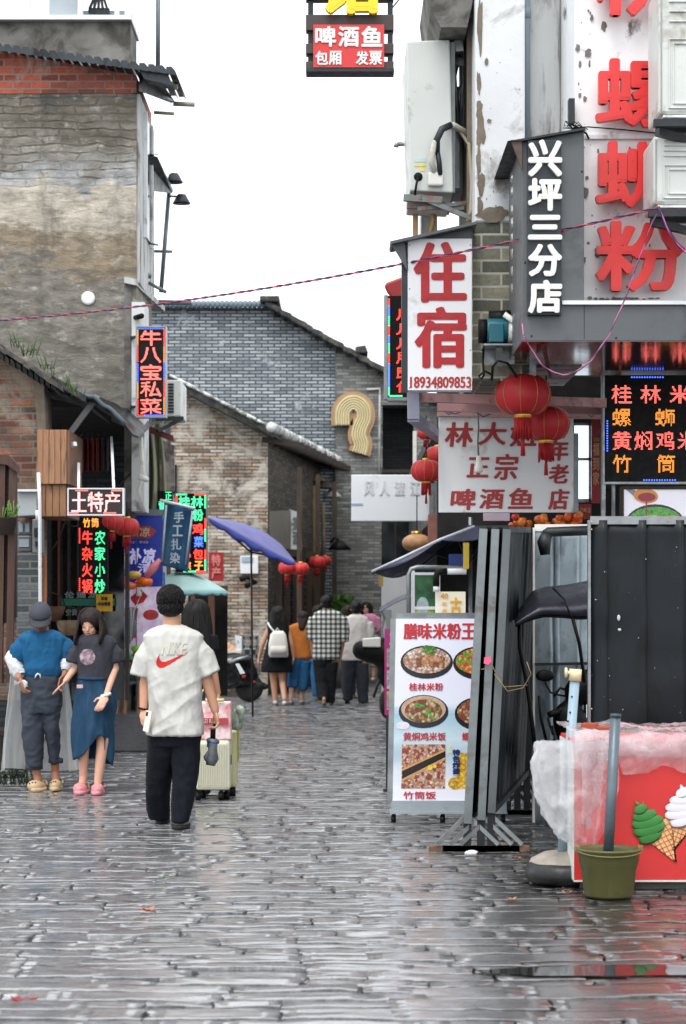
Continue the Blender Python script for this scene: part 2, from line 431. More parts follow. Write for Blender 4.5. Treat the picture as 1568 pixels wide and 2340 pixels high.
# ---------------------------------------------------------------- palette
M_white = mat('white_paint', (226, 229, 232), .55, .05, 3, .08, 30, dirt=(150, 146, 140), dirt_amt=.10)
M_steel = mat('galvanised_steel', (142, 146, 148), .38, .2, 9, .1, 60, metal=.75)
M_dsteel = mat('dark_steel', (40, 44, 48), .5, .3, 8, .1, 50, metal=.3)
M_black = mat('black_plastic', (8, 9, 10), .55, .3, 8, .1, 60, spec=.2)
M_rubber = mat('rubber', (18, 18, 19), .75, .3, 10, .4, 60)
M_wood = mat('dark_wood', (42, 33, 28), .7, .35, 4, .4, 20, an=(8, 8, .8))
M_pine = mat('pine_board', (160, 116, 84), .6, .22, 4, .25, 24, an=(9, 9, .7), dirt=(84, 60, 44), dirt_amt=.2)
M_redframe = mat('red_oxide_frame', (98, 42, 34), .55, .3, 6, .2)
M_grey = mat('grey_cladding', (88, 92, 95), .45, .07, 2.5, .06, 20, dirt=(72, 72, 72), dirt_amt=.12)
M_navy = mat('slate_board', (28, 36, 43), .45, .12, 4, .05)
M_red = mat('red_vinyl', (205, 48, 48), .4, .08, 3, .05)
M_redpaint = mat('red_paint_text', (172, 22, 30), .5, .1, 6, .05)
M_offwhite = mat('cream_plastic', (222, 221, 214), .45, .05, 3, .04, dirt=(170, 166, 155), dirt_amt=.1)
M_acw = mat('air_conditioner_casing', (205, 209, 205), .42, .05, 2, .05, dirt=(148, 142, 130), dirt_amt=.14)
M_plaster = mat('pale_plaster', (218, 220, 222), .8, .07, 1.6, .35, 14, dirt=(128, 122, 114), dirt_amt=.13)
M_plasterd = mat('stained_plaster', (186, 188, 188), .8, .12, 1.3, .4, 12, dirt=(104, 98, 90), dirt_amt=.24, an=(2.5, 2.5, .6))
M_bare = mat('bare_render', (122, 112, 98), .9, .2, 12, .6, 40)
M_tile = mat('roof_tile', (46, 48, 52), .75, .35, 9, .6, 30, dirt=(88, 84, 74), dirt_amt=.3)
M_conc = mat('concrete', (120, 118, 114), .85, .25, 2.2, .5, 16, dirt=(70, 68, 64), dirt_amt=.35)
M_moss = mat('moss', (52, 62, 34), .9, .5, 12, .6, 30)
M_leaf = mat('leaf_green', (58, 92, 34), .6, .4, 12, .2)
M_gbrick = brick('grey_brick', [(118, 126, 132), (150, 158, 164), (178, 184, 188), (136, 144, 150)], (66, 72, 78), .26, .070, .017, weather=(100, 106, 112), wamt=.3, pale=(190, 198, 204), pamt=.22, bmp=.5)
M_gbrick2 = brick('old_grey_brick', [(82, 84, 84), (118, 120, 118), (140, 140, 136), (98, 98, 98)], (94, 95, 94), .26, .064, .010, weather=(78, 76, 72), wamt=.4, bmp=.5)
M_bbrick = brick('brown_brick', [(112, 98, 84), (166, 152, 134), (194, 184, 168), (136, 116, 98), (170, 136, 112)], (92, 87, 80), .25, .062, .012, weather=(66, 62, 57), wamt=.36, pale=(206, 200, 188), pamt=.62, bmp=.9)
M_rbrick = brick('red_brick', [(104, 50, 38), (140, 74, 54), (92, 74, 60), (164, 94, 68), (118, 100, 84), (76, 60, 50)], (120, 112, 102), .24, .068, .012, weather=(58, 52, 46), wamt=.62, pale=(150, 140, 124), pamt=.5, bmp=1.0)
M_hbrick = brick('bright_red_block', [(150, 66, 48), (196, 96, 72), (176, 80, 60), (120, 62, 52)], (150, 138, 128), .2, .078, .011, weather=(96, 66, 56), wamt=.5, pale=(176, 160, 150), pamt=.3, bmp=.8)
M_stonebrick = brick('green_grey_stone_brick', [(82, 84, 74), (108, 110, 96), (150, 146, 126), (94, 98, 88)], (186, 184, 172), .30, .098, .009, weather=(70, 70, 62), wamt=.25, bmp=.5)
def weathered_wall():
    m, n, b = new('weathered_concrete_wall')
    uv = coords(n, (1, 1, 1), 'UV'); sx = nd(n, 'ShaderNodeSeparateXYZ'); n.links.new(uv, sx.inputs[0])
    big = nz(n, coords(n, (.8, 1.4, 1), 'UV'), 1.2, 9, .66, .5); mid = nz(n, coords(n, (1, 2.4, 1), 'UV'), 4.5, 8, .7, .4); fine = nz(n, uv, 22, 6, .7)
    z = math_(n, 'ADD', sx.outputs[1], math_(n, 'ADD', math_(n, 'MULTIPLY', math_(n, 'SUBTRACT', big, .5), 1.7), math_(n, 'MULTIPLY', math_(n, 'SUBTRACT', mid, .5), .35)))
    # coats of render laid in lifts, each its own shade
    band = ramp(n, math_(n, 'DIVIDE', z, 9.0), [(.30, lin((120, 117, 111))), (.570, lin((122, 118, 110))), (.59, lin((134, 120, 100))), (.630, lin((140, 129, 112))), (.642, lin((178, 170, 156))), (.684, lin((182, 174, 160))), (.692, lin((158, 160, 162))), (.72, lin((134, 130, 122))), (.795, lin((120, 112, 100))), (.80, lin((106, 106, 104)))])
    col = mixc(n, .75, band, ramp(n, mid, [(.28, g(.12)), (.5, g(.5)), (.72, g(.86))]), 'OVERLAY')
    col = mixc(n, ramp(n, big, [(.5, g(0)), (.66, g(.6))]), col, lin((70, 66, 58)))
    # courses of the bricks telegraph through the thin upper coat
    bt = nd(n, 'ShaderNodeTexBrick', i_Scale=1.0); bt.inputs['Mortar Size'].default_value = .02; bt.inputs['Mortar Smooth'].default_value = 1; bt.inputs['Brick Width'].default_value = .42; bt.inputs['Row Height'].default_value = .088
    wv = n.nodes.new('ShaderNodeVectorMath'); wv.operation = 'MULTIPLY_ADD'; wv.inputs[1].default_value = (.3, .13, 0)
    wn = nd(n, 'ShaderNodeTexNoise', i_Scale=3.0, i_Detail=4.0); n.links.new(uv, wn.inputs['Vector']); n.links.new(wn.outputs['Color'], wv.inputs[0]); n.links.new(uv, wv.inputs[2]); n.links.new(wv.outputs[0], bt.inputs['Vector'])
    up = ramp(n, math_(n, 'DIVIDE', z, 9.0), [(.66, g(0)), (.71, g(1))])
    bf = math_(n, 'MULTIPLY', math_(n, 'MULTIPLY', bt.outputs['Fac'], up), ramp(n, mid, [(.4, g(0)), (.6, g(.8))]))
    col = mixc(n, bf, col, lin((74, 70, 62)))
    blot = nz(n, coords(n, (1, 1.8, 1), 'UV'), 5, 10, .72, 0)
    col = mixc(n, ramp(n, blot, [(.55, g(0)), (.68, g(.6))]), col, lin((205, 200, 190)))
    col = mixc(n, ramp(n, nz(n, coords(n, (1.2, .35, 1), 'UV'), 2.2, 8, .7, .3), [(.54, g(0)), (.70, g(.55))]), col, lin((64, 60, 54)))
    n.links.new(col, b.inputs['Base Color']); b.inputs['Roughness'].default_value = .88
    bump(n, b, math_(n, 'SUBTRACT', math_(n, 'ADD', mid, math_(n, 'MULTIPLY', fine, .4)), math_(n, 'MULTIPLY', bf, .8)), .7, .03)
    return m
M_wall = weathered_wall()
def corr(name, c, period=.19, rough=.42, dirt=(20, 22, 24), axis=0):
    return mat(name, c, rough, .16, 3, .12, 18, metal=.1, spec=.3, dirt=dirt, dirt_amt=.22, an=(1, 1, .5))
M_corr = corr('dark_sheet_steel', (20, 27, 32), dirt=(13, 16, 18))
M_corrg = corr('silver_sheet_steel', (156, 170, 178), dirt=(96, 104, 110))
M_corrr = corr('corrugated_roof', (56, 62, 66))
M_tarp = mat('black_tarpaulin', (20, 25, 29), .5, .3, 4, .4, 12)
M_void = mat('shaded_interior', (24, 22, 21), .9, .4, 3, .3)  # shade of unlit rooms put into a near-black colour
M_glass = mat('dark_shop_glass', (20, 26, 28), .08, .3, 2, 0, spec=.7)
M_led_r = glow('led_red', (1, .06, .04), 1.2); M_led_p = glow('led_pinkish_red', (1, .17, .14), 1.3); M_led_o = glow('led_amber', (1, .36, .06), 1.0)
M_led_b = glow('led_blue', (.06, .15, 1), 1.7); M_led_g = glow('led_green', (.10, 1, .42), .8); M_led_w = glow('led_rose_white', (1, .50, .48), 1.1)
M_gold = mat('gold_trim', (206, 168, 84), .35, .15, 8, .05, metal=.8)
M_lantern = mat('lantern_silk', (186, 32, 38), .55, .10, 5, .1, 30)
M_tassel = mat('tassel_thread', (168, 20, 26), .7, .3, 30, .3, an=(6, 6, .3))
# ================================================================ far end: grey brick house with a gable
Y = 42.0
t = thing('brick_house', 'grey brick house with a long sloping gable roof at the far end of the street', 'house', (X_(700, Y), Y, 0))
mb = MB(); mb.prism([(330, 703), (600, 703), (640, 706), (766, 782), (766, 1600), (330, 1600)], Y, Y+9); mb.build('wall', M_gbrick, t)
mb = MB(); mb.prism([(766.5, 786), (1010, 930), (1010, 1076), (946, 1076), (946, 925), (874, 925), (874, 1076), (872, 1080), (872, 1600), (766.5, 1600)], Y-.12, Y+.6); mb.build('wall', M_gbrick2, t, label='older grey brick part of the gable wall with the doorway')
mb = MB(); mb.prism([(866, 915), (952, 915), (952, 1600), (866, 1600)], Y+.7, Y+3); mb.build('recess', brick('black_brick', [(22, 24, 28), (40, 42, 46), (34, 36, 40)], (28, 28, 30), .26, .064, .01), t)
mb = MB(); mb.prism([(872, 1190), (1010, 1190), (1010, 1600), (872, 1600)], Y-.04, Y+.2); mb.build('door', M_glass, t)
mb = MB()
for k in range(3):
    mb.pb(866+k*36, 870+k*36, 1190, 1590, Y-.1, .08)
mb.pb(874, 946, 1073, 1080, Y-.14, .1); mb.build('door_frame', M_wood, sub(t, 'door'))
mb = MB()   # roof slope seen end-on
a, b = (606, 688), (1010, 918)
for i in range(34):
    u0, u1 = i/34, (i+1)/34
    x0, y0 = a[0]+(b[0]-a[0])*u0, a[1]+(b[1]-a[1])*u0; x1, y1 = a[0]+(b[0]-a[0])*u1, a[1]+(b[1]-a[1])*u1
    jz = rnd.uniform(-2.0, 2.0)
    mb.prism([(x0, y0-3+jz), (x1+2, y1-3+jz), (x1+2, y1+11+jz), (x0, y0+11+jz)], Y-.45, Y+9.3)
    if i % 2: mb.prism([(x0+1, y0+11), (x1-2, y1+11), (x1-3, y1+19+rnd.uniform(-2, 3)), (x0+2, y0+18)], Y-.25, Y)
mb.bx(X_(596,Y), X_(640,Y), Y-.5, Y+9.2, Z_(697,Y), Z_(684,Y)); mb.prism([(812, 792), (835, 788), (842, 806), (812, 806)], Y-.5, Y+2)
mb.build('roof', M_tile, t, bevel=.02)
mb = MB()
for i in range(26):
    x = 338+i*10.6
    mb.tube([P(x, 699, Y-.22), P(x, 692, Y+.6)], .055, 8); mb.bx(X_(x-4,Y), X_(x+4,Y), Y-.2, Y+.4, Z_(704,Y), Z_(700,Y))
mb.build('ridge_tile', mat('blue_grey_tile', (84, 100, 112), .6, .2, 9, .3), t)
mb = MB(); pl = [(838, 890), (868, 888), (868, 905), (866, 1080)]; mb.tube([P(a, b, Y-.16) for a, b in pl], .025, 8); mb.build('conduit', M_acw, t)
# wall ornament: a noodle ribbon curled like a hook
cen = [(782, 972), (783, 940), (797, 922), (815, 920), (830, 934), (832, 956), (824, 975), (820, 995), (826, 1015), (821, 1036)]
def smoothpath(c, m=6):
    out = []
    for i in range(len(c)-1):
        p0, p1, p2, p3 = [Vector((*c[max(0, min(len(c)-1, k))], 0)) for k in (i-1, i, i+1, i+2)]
        for j in range(m):
            u = j/m; out.append(.5*((2*p1)+(p2-p0)*u+(2*p0-5*p1+4*p2-p3)*u*u+(3*p1-p0-3*p2+p3)*u**3))
    return out+[Vector((*c[-1], 0))]
tt = thing('noodle_relief', 'tan noodle ribbon relief curled like a question mark on the grey gable wall', 'wall ornament', tuple(P(815, 1040, Y-.2)))
sp = smoothpath(cen)
for nm, half, dz, mm in (('backing', 25, .1, mat('ornament_tan', (168, 132, 98), .6, .1)), ('ribbon', 18, .13, mat('ornament_straw', (170, 154, 112), .6, .1))):
    mb = MB(); L_, Rr = [], []
    for i, p in enumerate(sp):
        d = (sp[min(i+1, len(sp)-1)]-sp[max(i-1, 0)]).normalized(); q = Vector((-d.y, d.x, 0))*half
        L_.append(p+q); Rr.append(p-q)
    for i in range(len(sp)-1):
        qs = [L_[i], L_[i+1], Rr[i+1], Rr[i]]
        mb.add([P(q.x, q.y, Y-.12-dz) for q in qs]+[P(q.x, q.y, Y-.122) for q in qs], [(0,1,2,3),(0,4,5,1),(2,6,7,3)])
    mb.build(nm, mm, tt)
mb = MB()
for o_ in (-13, -7.5, -2, 3.5, 9, 14.5):
    pts = []
    for i, p in enumerate(sp):
        d = (sp[min(i+1, len(sp)-1)]-sp[max(i-1, 0)]).normalized(); q = p+Vector((-d.y, d.x, 0))*o_; pts.append(P(q.x, q.y, Y-.26))
    mb.tube(pts, .02, 6)
mb.build('strand', mat('ornament_pale', (206, 192, 150), .5, .1), tt)
# ================================================================ mid left: old brown brick house
Y = 36.0
t = thing('brick_house', 'old brown brick house with a mossy sloping roof behind the green umbrella', 'house', (X_(500, Y), Y, 0))
mb = MB(); mb.prism([(330, 835), (392, 868), (612, 990), (612, 1600), (330, 1600)], Y, Y+.4); mb.build('wall', M_bbrick, t)
# street side runs away to the right
A = Vector((X_(612, Y), Y, 0)); B = Vector((X_(772, 44.5), 44.5, 0))
def onside(u, z, off=0):
    d = (B-A); nrm = Vector((d.y, -d.x, 0)).normalized(); p = A+d*u+nrm*off; return Vector((p.x, p.y, z))
ztop = Z_(985, Y)
mb = MB()
for u0, u1, z0, z1 in ((0, .1, 0, ztop), (.1, .32, 2.7, ztop), (.32, .40, 0, ztop), (.4, .62, 2.6, ztop), (.62, .7, 0, ztop), (.7, .88, 2.5, ztop), (.88, 1, 0, ztop)):
    mb.add([onside(u0, z0), onside(u1, z0), onside(u1, z1), onside(u0, z1)], [(0,1,2,3)])
mb.build('side_wall', brick('dark_brick', [(40, 36, 32), (62, 54, 46), (84, 74, 62)], (52, 48, 44), .25, .06, .011), t)  # street side in darker brick than the front wall
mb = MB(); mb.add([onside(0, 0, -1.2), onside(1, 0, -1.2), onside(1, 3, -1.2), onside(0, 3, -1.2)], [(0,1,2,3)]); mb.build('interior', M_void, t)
mb = MB()
for u in (.1, .2, .32, .4, .5, .62, .7, .8, .88): mb.bar(onside(u, 0, .05), onside(u, 2.75, .05), .12)
for u0, u1 in ((.1, .32), (.4, .62), (.7, .88)): mb.bar(onside(u0, 2.6, .06), onside(u1, 2.6, .06), .14)
for u in (.05, .3, .55, .85): mb.bar(onside(u, 0, .5), onside(u, 4.1, .5), .09)
mb.build('door_frame', mat('weathered_timber', (70, 57, 46), .75, .35, 4, .4, an=(6, 6, .7)), t)
mb = MB()
def roofq(pts, th=.12):
    lo = [p-Vector((0, 0, th)) for p in pts]
    mb.add(pts+lo, [(0,1,2,3),(7,6,5,4),(0,4,5,1),(1,5,6,2),(2,6,7,3),(3,7,4,0)])
e0 = P(620, 984, Y-.5); e1 = P(816, 1080, 44.0)
n_ = 40
for i in range(n_):   # tile rows under the eave
    u = i/n_; p = e0+(e1-e0)*u; q = e0+(e1-e0)*(u+1/n_*.9)
    up = Vector((-1.7, .5, 1.0))
    roofq([p, q, q+up, p+up], .09)
mb.prism([(330, 828), (392, 862), (626, 984), (622, 1000), (388, 880), (330, 848)], Y-.4, Y+6)
mb.disp(.03, 2.5); mb.build('roof', M_tile, t)
mb = MB()
for i in range(12):
    u = i/12; a = P(388+236*u, 857+122*u, Y-.45); b = P(388+236*(u+.09), 857+122*(u+.09), Y-.45)
    mb.tube([a, b], .022+.012*rnd.random(), 8)
for i in range(9):
    u = i/9; a = e0+(e1-e0)*u+Vector((0, -.05, .06)); b = e0+(e1-e0)*(u+.1)+Vector((0, -.05, .06)); mb.tube([a, b], .095, 8)
mb.build('lime_edging', mat('lime_mortar', (206, 208, 206), .8, .15, 6, .4, dirt=(90, 88, 84), dirt_amt=.3), t)
mb = MB()
for u in np.linspace(0, 1, 14):
    a = onside(u, ztop-.15, -.1); mb.bar(a, a+Vector((.75, -.1, -.12)), .07, .1)
mb.build('rafter', M_wood, t, split=True)
def weeds(mb, c, n, h, spread, seed=0):
    r = random.Random(seed)
    for i in range(n):
        p = Vector(c)+Vector((r.uniform(-spread, spread), r.uniform(-.1, .1), 0)); hh = h*r.uniform(.4, 1); k = 5
        tip = p+Vector((r.uniform(-.4, .4)*hh, r.uniform(-.2, .2)*hh, hh))
        for j in range(k):
            u = (j+1)/k; q = p.lerp(tip, u); a = r.random()*6.28; L = hh*.32*(1.1-u)
            d = Vector((math.cos(a), math.sin(a)*.6, .45))*L; s_ = Vector((-d.y, d.x, 0)).normalized()*L*.28
            mb.add([q, q+d*.5+s_, q+d, q+d*.5-s_], [(0,1,2,3)])
        mb.tube([p, tip], .004, 4)
mb = MB()
for i, u in enumerate((.25, .5, .62, .8, .9)): weeds(mb, e0+(e1-e0)*u+Vector((-.2, 0, .1)), 8, .22, .3, i)
for i in range(6): weeds(mb, P(520+i*18, 935+i*9, Y-.5), 5, .12, .15, i+40)
tag(mb.build('weeds', M_leaf), 'small weeds sprouting along the eave of the old brown brick house', 'weeds', kind='stuff')
# ================================================================ left: tall weathered concrete building
Y = 22.0
t = thing('concrete_building', 'tall weathered concrete building with red brick under its corrugated roof', 'building', (X_(100, Y), Y, 0))
mb = MB(); mb.prism([(-320, 150), (312, 214), (312, 1010), (284, 1010), (284, 962), (96, 872), (-320, 872)], Y, Y+1.75)
mb.build('wall', M_wall, t)
mb = MB(); mb.prism([(-320, 60), (0, 117), (312, 172), (312, 212), (-320, 216)], Y-.012, Y+1.7); mb.build('brick_course', M_hbrick, t)
mb = MB(); r_ = random.Random(5)       # roof of corrugated sheet
def roofline(x): return 103+(x)*.137
for i in range(34):
    x0 = -300+i*20.6; x1 = x0+20.6
    mb.add([P(x0, roofline(x0)-3, Y-.35), P(x0+12, roofline(x0+12)-5, Y-.35), P(x1, roofline(x1)+3, Y-.35), P(x0, roofline(x0)+12, Y-.35), P(x1, roofline(x1)+14, Y-.35)], [(3,4,2,1,0)])
    for a, b, o0, o1 in ((x0, x0+12, -3, -5), (x0+12, x1, -5, 3)):
        p, q = P(a, roofline(a)+o0, Y-.35), P(b, roofline(b)+o1, Y-.35); d = Vector((0, 1.7, .1)); mb.quad(p, q, q+d, p+d)
mb.add([P(345, 152, Y-.3), P(400, 232, 23.6), P(392, 236, 23.6), P(318, 208, Y-.3), P(318, 165, Y-.3)], [(0,1,2,3,4)])
mb.prism([(312, 150), (378, 158), (396, 196), (330, 180)], Y-.3, Y-.1); mb.build('roof', M_corrr, t)
mb = MB(); mb.prism([(-320, -320), (300, -320), (300, 140), (-320, 140)], Y+.9, Y+1.7)
bmx = mb
# cut the window band out of the set-back storey: build it as pieces instead
mb = MB()
for a, b, c, d in ((-320, 298, 44, 150), (-320, 298, -400, -110), (-320, -90, -110, 44), (250, 298, -110, -60)):
    mb.prism([(a, c), (b, c), (b, d), (a, d)], Y+.9, Y+1.6)
mb.build('upper_storey', M_conc, t)
mb = MB(); mb.pb(-320, 300, 34, 44, Y+.8, .9)
for x in (-60, 60, 178, 262, 292): mb.pb(x, x+9, -110, 34, Y+.85, .1)
mb.pb(-320, 300, -116, -106, Y+.85, .1); mb.build('window_frame', M_white, t)
mb = MB(); mb.pb(112, 178, -110, 34, Y+.95, .02); mb.pb(190, 285, 24, 34, Y+1.4, .2); mb.build('window', mat('frosted_glass', (160, 170, 176), .2, .1, 2, 0), t, split=True)
mb = MB()     # railing silhouettes in the window
mb.pb(202, 250, 18, 30, Y+1.2, .05)
for i in range(5): mb.bar(P(205+i*10, 20, Y+1.2), P(240-i*5, -60, Y+1.2), .03)
mb.build('railing', M_dsteel, t)
mb = MB(); mb.pb(301, 330, 690, 1168, Y-.08, .5); mb.build('column', mat('pale_column', (206, 208, 208), .6, .08, 2, .1, dirt=(120, 118, 112), dirt_amt=.15), t)
mb = MB(); mb.pb(284, 300.5, 640, 1180, Y-.02, .4); mb.build('column', M_conc, t, label='narrow grey pilaster beside the pale column')
mb = MB()     # balcony slab stepping out over the street
mb.add([P(284, 632, Y-.1), P(312, 638, Y-.1), P(377, 700, 24.6), P(377, 712, 24.6), P(350, 712, 24.6), P(284, 646, Y-.1), P(312, 652, Y-.1)], [(0,1,6,5), (1,2,3,6), (5,6,3,4), (0,5,4,2,1)])
mb.build('balcony', M_plasterd, t)
mb = MB(); sx0 = X_(312, Y)+.004
for z0, z1 in ((Z_(645, Y), Z_(214, Y)),): mb.bx(sx0-.2, sx0+.03, Y+.02, Y+1.72, z0, z1)
mb.build('side_wall', M_plasterd, t)
mb = MB(); mb.bx(sx0+.03, sx0+.05, Y+.5, Y+1.1, Z_(540, 22.6), Z_(270, 22.6)); mb.build('side_window', M_glass, t)
mb = MB(); 
for y_ in (Y+.45, Y+1.12): mb.bx(sx0+.03, sx0+.07, y_, y_+.06, Z_(548, 22.6), Z_(262, 22.6))
mb.build('window_frame', M_white, sub(t, 'side_window'))
mb = MB(); mb.lathe([(.045, 0), (.06, 0), (.075, .01), (.075, .02), (.045, .02)], n=20, M=Matrix.Translation(P(202, 682, Y-.001)) @ Matrix.Rotation(R(90), 4, 'X'))
mb.ell(P(202, 682, Y), (.06, .006, .06), 16); mb.build('vent_cover', M_white, t)
mb = MB()
for (x0, y0, x1, y1, yy, rr) in ((372, 192, 406, 197, 22.4, .045), (396, 237, 445, 239, 23, .028), (352, 257, 398, 260, 23, .02), (340, 160, 385, 172, 22, .05)):
    mb.tube([P(x0, y0, yy), P(x1, y1, yy)], rr, 10)
mb.build('drain_pipe', mat('grey_pipe', (146, 144, 130), .5, .1), t, split=True)
mb = MB()     # small roof over the lower balcony
mb.add([P(338, 354, 23), P(360, 358, 23), P(396, 434, 24.2), P(394, 442, 24.2), P(340, 436, 23), P(338, 372, 23)], [(0,1,2,3,4,5)])
mb.add([P(338, 350, 23), P(362, 356, 23), P(398, 430, 24.2), P(398, 430, 25), P(362, 352, 24.6), P(338, 348, 24.6)], [(0,1,4,5), (1,2,3,4)])
mb.build('balcony_roof', M_corrr, t)
mb = MB()
mb.tube([P(362, -60, 23.6), P(361, 160, 23.6)], .028, 8); mb.tube([P(386, 440, 24.2), P(368, 668, 24.2)], .026, 8); mb.tube([P(345, 574, 24.2), P(394, 575, 24.2)], .018, 8)
mb.tube([P(342, 690, 24), P(438, 692, 24)], .03, 8); mb.tube([P(340, 556, 23), P(362, 560, 23)], .012, 6); mb.tube([P(330, 625, 23), P(346, 632, 23)], .03, 6); mb.tube([P(340, 646, 23), P(380, 668, 23)], .02, 6)
mb.build('pole', mat('blue_grey_pole', (110, 120, 126), .45, .1, metal=.4), t, split=True)
for (x, y) in ((398, 408), (415, 456)):
    mb = MB(); mb.tube([P(386, y-8, 24.1), P(x, y-6, 24.1)], .012, 6); mb.lathe([(.05, .06), (.1, -.03), (.11, -.05), (.02, -.05)], c=P(x, y, 24.1), n=10); mb.build('lamp', M_dsteel, t)
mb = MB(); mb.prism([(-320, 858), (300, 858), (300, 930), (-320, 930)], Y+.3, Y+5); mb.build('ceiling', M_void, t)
mb = MB(); mb.add([(X_(-320,Y), 26.5, 0), (X_(310,Y), 26.5, 0), (X_(310,Y), 26.5, 4.1), (X_(-320,Y), 26.5, 4.1), (X_(300,Y), Y+.5, 0), (X_(300,Y), Y+.5, 3.6)], [(0,1,2,3), (1,4,5,2)])
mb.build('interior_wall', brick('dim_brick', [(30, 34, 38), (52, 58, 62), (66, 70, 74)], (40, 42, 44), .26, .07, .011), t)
# ---------------------------------------------------------------- low house with a red brick wall at the left edge
Y = 19.5
t = thing('brick_house', 'low red brick house with a weedy tiled roof at the left edge of the street', 'house', (X_(20, Y), Y, 0))
mb = MB(); mb.prism([(-260, 640), (0, 800), (96, 872), (100, 1000), (94, 1120), (94, 1600), (-260, 1600)], Y, Y+.4); mb.build('wall', M_rbrick, t)
mb = MB(); mb.prism([(76, 880), (100, 868), (106, 1000), (98, 1120), (78, 1120), (86, 1000)], Y-.05, Y+.42); mb.disp(.03, 3); mb.build('wall_end', M_bare, t)
mb = MB()
for i in range(30):
    u = i/30; x0, y0 = -260+390*u, 622+248*u; x1, y1 = x0+14, y0+9
    dz = rnd.uniform(-3, 3)
    mb.prism([(x0, y0+dz), (x1, y1+dz), (x1, y1+13+dz), (x0, y0+13+dz)], Y-.35, Y+2.3)
    mb.prism([(x0+2, y0+14), (x1-2, y1+14), (x1-3, y1+26), (x0+2, y0+26)], Y-.2, Y+.1)
for i in range(14):
    u = i/14; x0, y0 = 120+70*u, 866+44*u; mb.prism([(x0, y0-8), (x0+7, y0-4), (x0+7, y0+12), (x0, y0+10)], Y+.1, Y+2.4)
mb.disp(.02, 4); mb.build('roof', M_tile, t)
mb = MB()
for k, (x, y, n_, h) in enumerate(((70, 800, 16, .38), (108, 830, 14, .3), (120, 850, 9, .25), (40, 780, 8, .3), (160, 880, 12, .22), (175, 892, 12, .18), (145, 868, 10, .2))): weeds(mb, P(x, y+14, Y-.1), n_//2, h*.62, .07, k+9)
tag(mb.build('weeds', M_leaf), 'ferny weeds growing on the low tiled roof beneath the concrete building', 'weeds', kind='stuff')
# tarpaulin shelter
t = thing('tarpaulin_shelter', 'black tarpaulin shelter sagging between the red brick wall and the pale column', 'shelter', (X_(180, 20), 20, 0))
mb = MB()
cr = [(94, 884), (120, 886), (150, 894), (178, 902), (210, 912), (235, 926), (258, 944), (286, 974)]
def tp(u, v):
    k = u*(len(cr)-1); i = min(int(k), len(cr)-2); f = k-i
    x = cr[i][0]+(cr[i+1][0]-cr[i][0])*f; y = cr[i][1]+(cr[i+1][1]-cr[i][1])*f
    p = P(x, y, 19.7); return p+Vector((0, v*2.6, .25*v-.12*math.sin(v*3.1)+.03*noise.noise(Vector((u*9, v*5, 1)))))
mb.grid(tp, 24, 8); mb.build('cover', M_tarp, t, solid=.02)
mb = MB(); mb.tube([tp(i/20, 0)+Vector((0, -.02, .015)) for i in range(21)], .022, 8); mb.build('edge', mat('tarp_hem', (70, 84, 92), .5, .15), t)
mb = MB(); mb.bar(P(156, 996, 19.9), P(224, 904, 19.9), .055); mb.bar(P(98, 890, 20), P(98, 1600, 20), .06); mb.build('strut', mat('grey_strut', (128, 130, 130), .6, .15), t)
# plank box with side return
t = thing('plank_cabinet', 'tall cabinet of light brown boards hanging above the electricity meters', 'cabinet', tuple(P(118, 1180, 19.2)))
mb = MB()
for i in range(5): mb.pb(85+i*13.6, 98+i*13.6, 982, 1106, 19.2, .04)
for i in range(4): mb.pb(90+i*15.4, 104.6+i*15.4, 1108, 1180, 19.25, .04)
mb.build('board', M_pine, t, bevel=.004)
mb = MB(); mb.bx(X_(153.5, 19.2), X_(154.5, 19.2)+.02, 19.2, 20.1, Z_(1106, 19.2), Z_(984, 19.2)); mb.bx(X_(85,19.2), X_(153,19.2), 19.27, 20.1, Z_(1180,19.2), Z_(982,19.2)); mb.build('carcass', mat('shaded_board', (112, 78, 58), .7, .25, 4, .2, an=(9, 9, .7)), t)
# meters, pipes
t = thing('electricity_meter', 'grey electricity meter box beside the white drain pipe', 'meter box', tuple(P(88, 1262, 19.1)))
mb = MB(); mb.pb(74, 97, 1186, 1264, 19.05, .14); mb.build('box', mat('meter_grey', (112, 116, 118), .5, .1), t, bevel=.01)
mb = MB(); mb.pb(78, 93, 1206, 1226, 19.03, .02); mb.pb(80, 90, 1236, 1248, 19.03, .02); mb.build('dial', M_dsteel, t, bevel=.004, split=True)
mb = MB(); mb.tube([P(86, 1166, 19.1), P(86, 1190, 19.1)], .02, 8); mb.build('conduit', M_white, t)
t = thing('fuse_box', 'two stacked grey fuse boxes with clear covers under the white hood', 'fuse box', tuple(P(56, 1260, 19.3)))
mb = MB(); mb.pb(40, 70, 1192, 1222, 19.25, .12); mb.pb(40, 70, 1224, 1260, 19.25, .12); mb.build('case', mat('fuse_grey', (96, 102, 106), .35, .1), t, bevel=.01)
mb = MB(); mb.pb(43, 52, 1196, 1216, 19.24, .02); mb.pb(58, 67, 1196, 1216, 19.24, .02); mb.pb(43, 66, 1232, 1250, 19.24, .02); mb.build('cover', mat('fuse_pale', (150, 160, 166), .25, .1), t, split=True)
t = thing('metal_hood', 'pale grey sheet metal hood on the red brick wall above the fuse boxes', 'hood', tuple(P(62, 1180, 19.2)))
mb = MB(); mb.prism([(40, 1122), (84, 1122), (84, 1178), (40, 1180)], 19.15, 19.48); mb.build('shell', mat('hood_grey', (168, 174, 176), .5, .08), t, bevel=.01)
mb = MB(); mb.pb(38, 86, 1118, 1123, 19.1, .4); mb.build('top', M_white, t)
mb = MB(); mb.tube([P(88, 1080, 19.0), P(91, 1150, 19.0), P(92, 1400, 19.0), P(92, 1560, 19)], .017, 8); tag(mb.build('drain_pipe', M_white), 'thin white drain pipe running down beside the electricity meter', 'pipe')
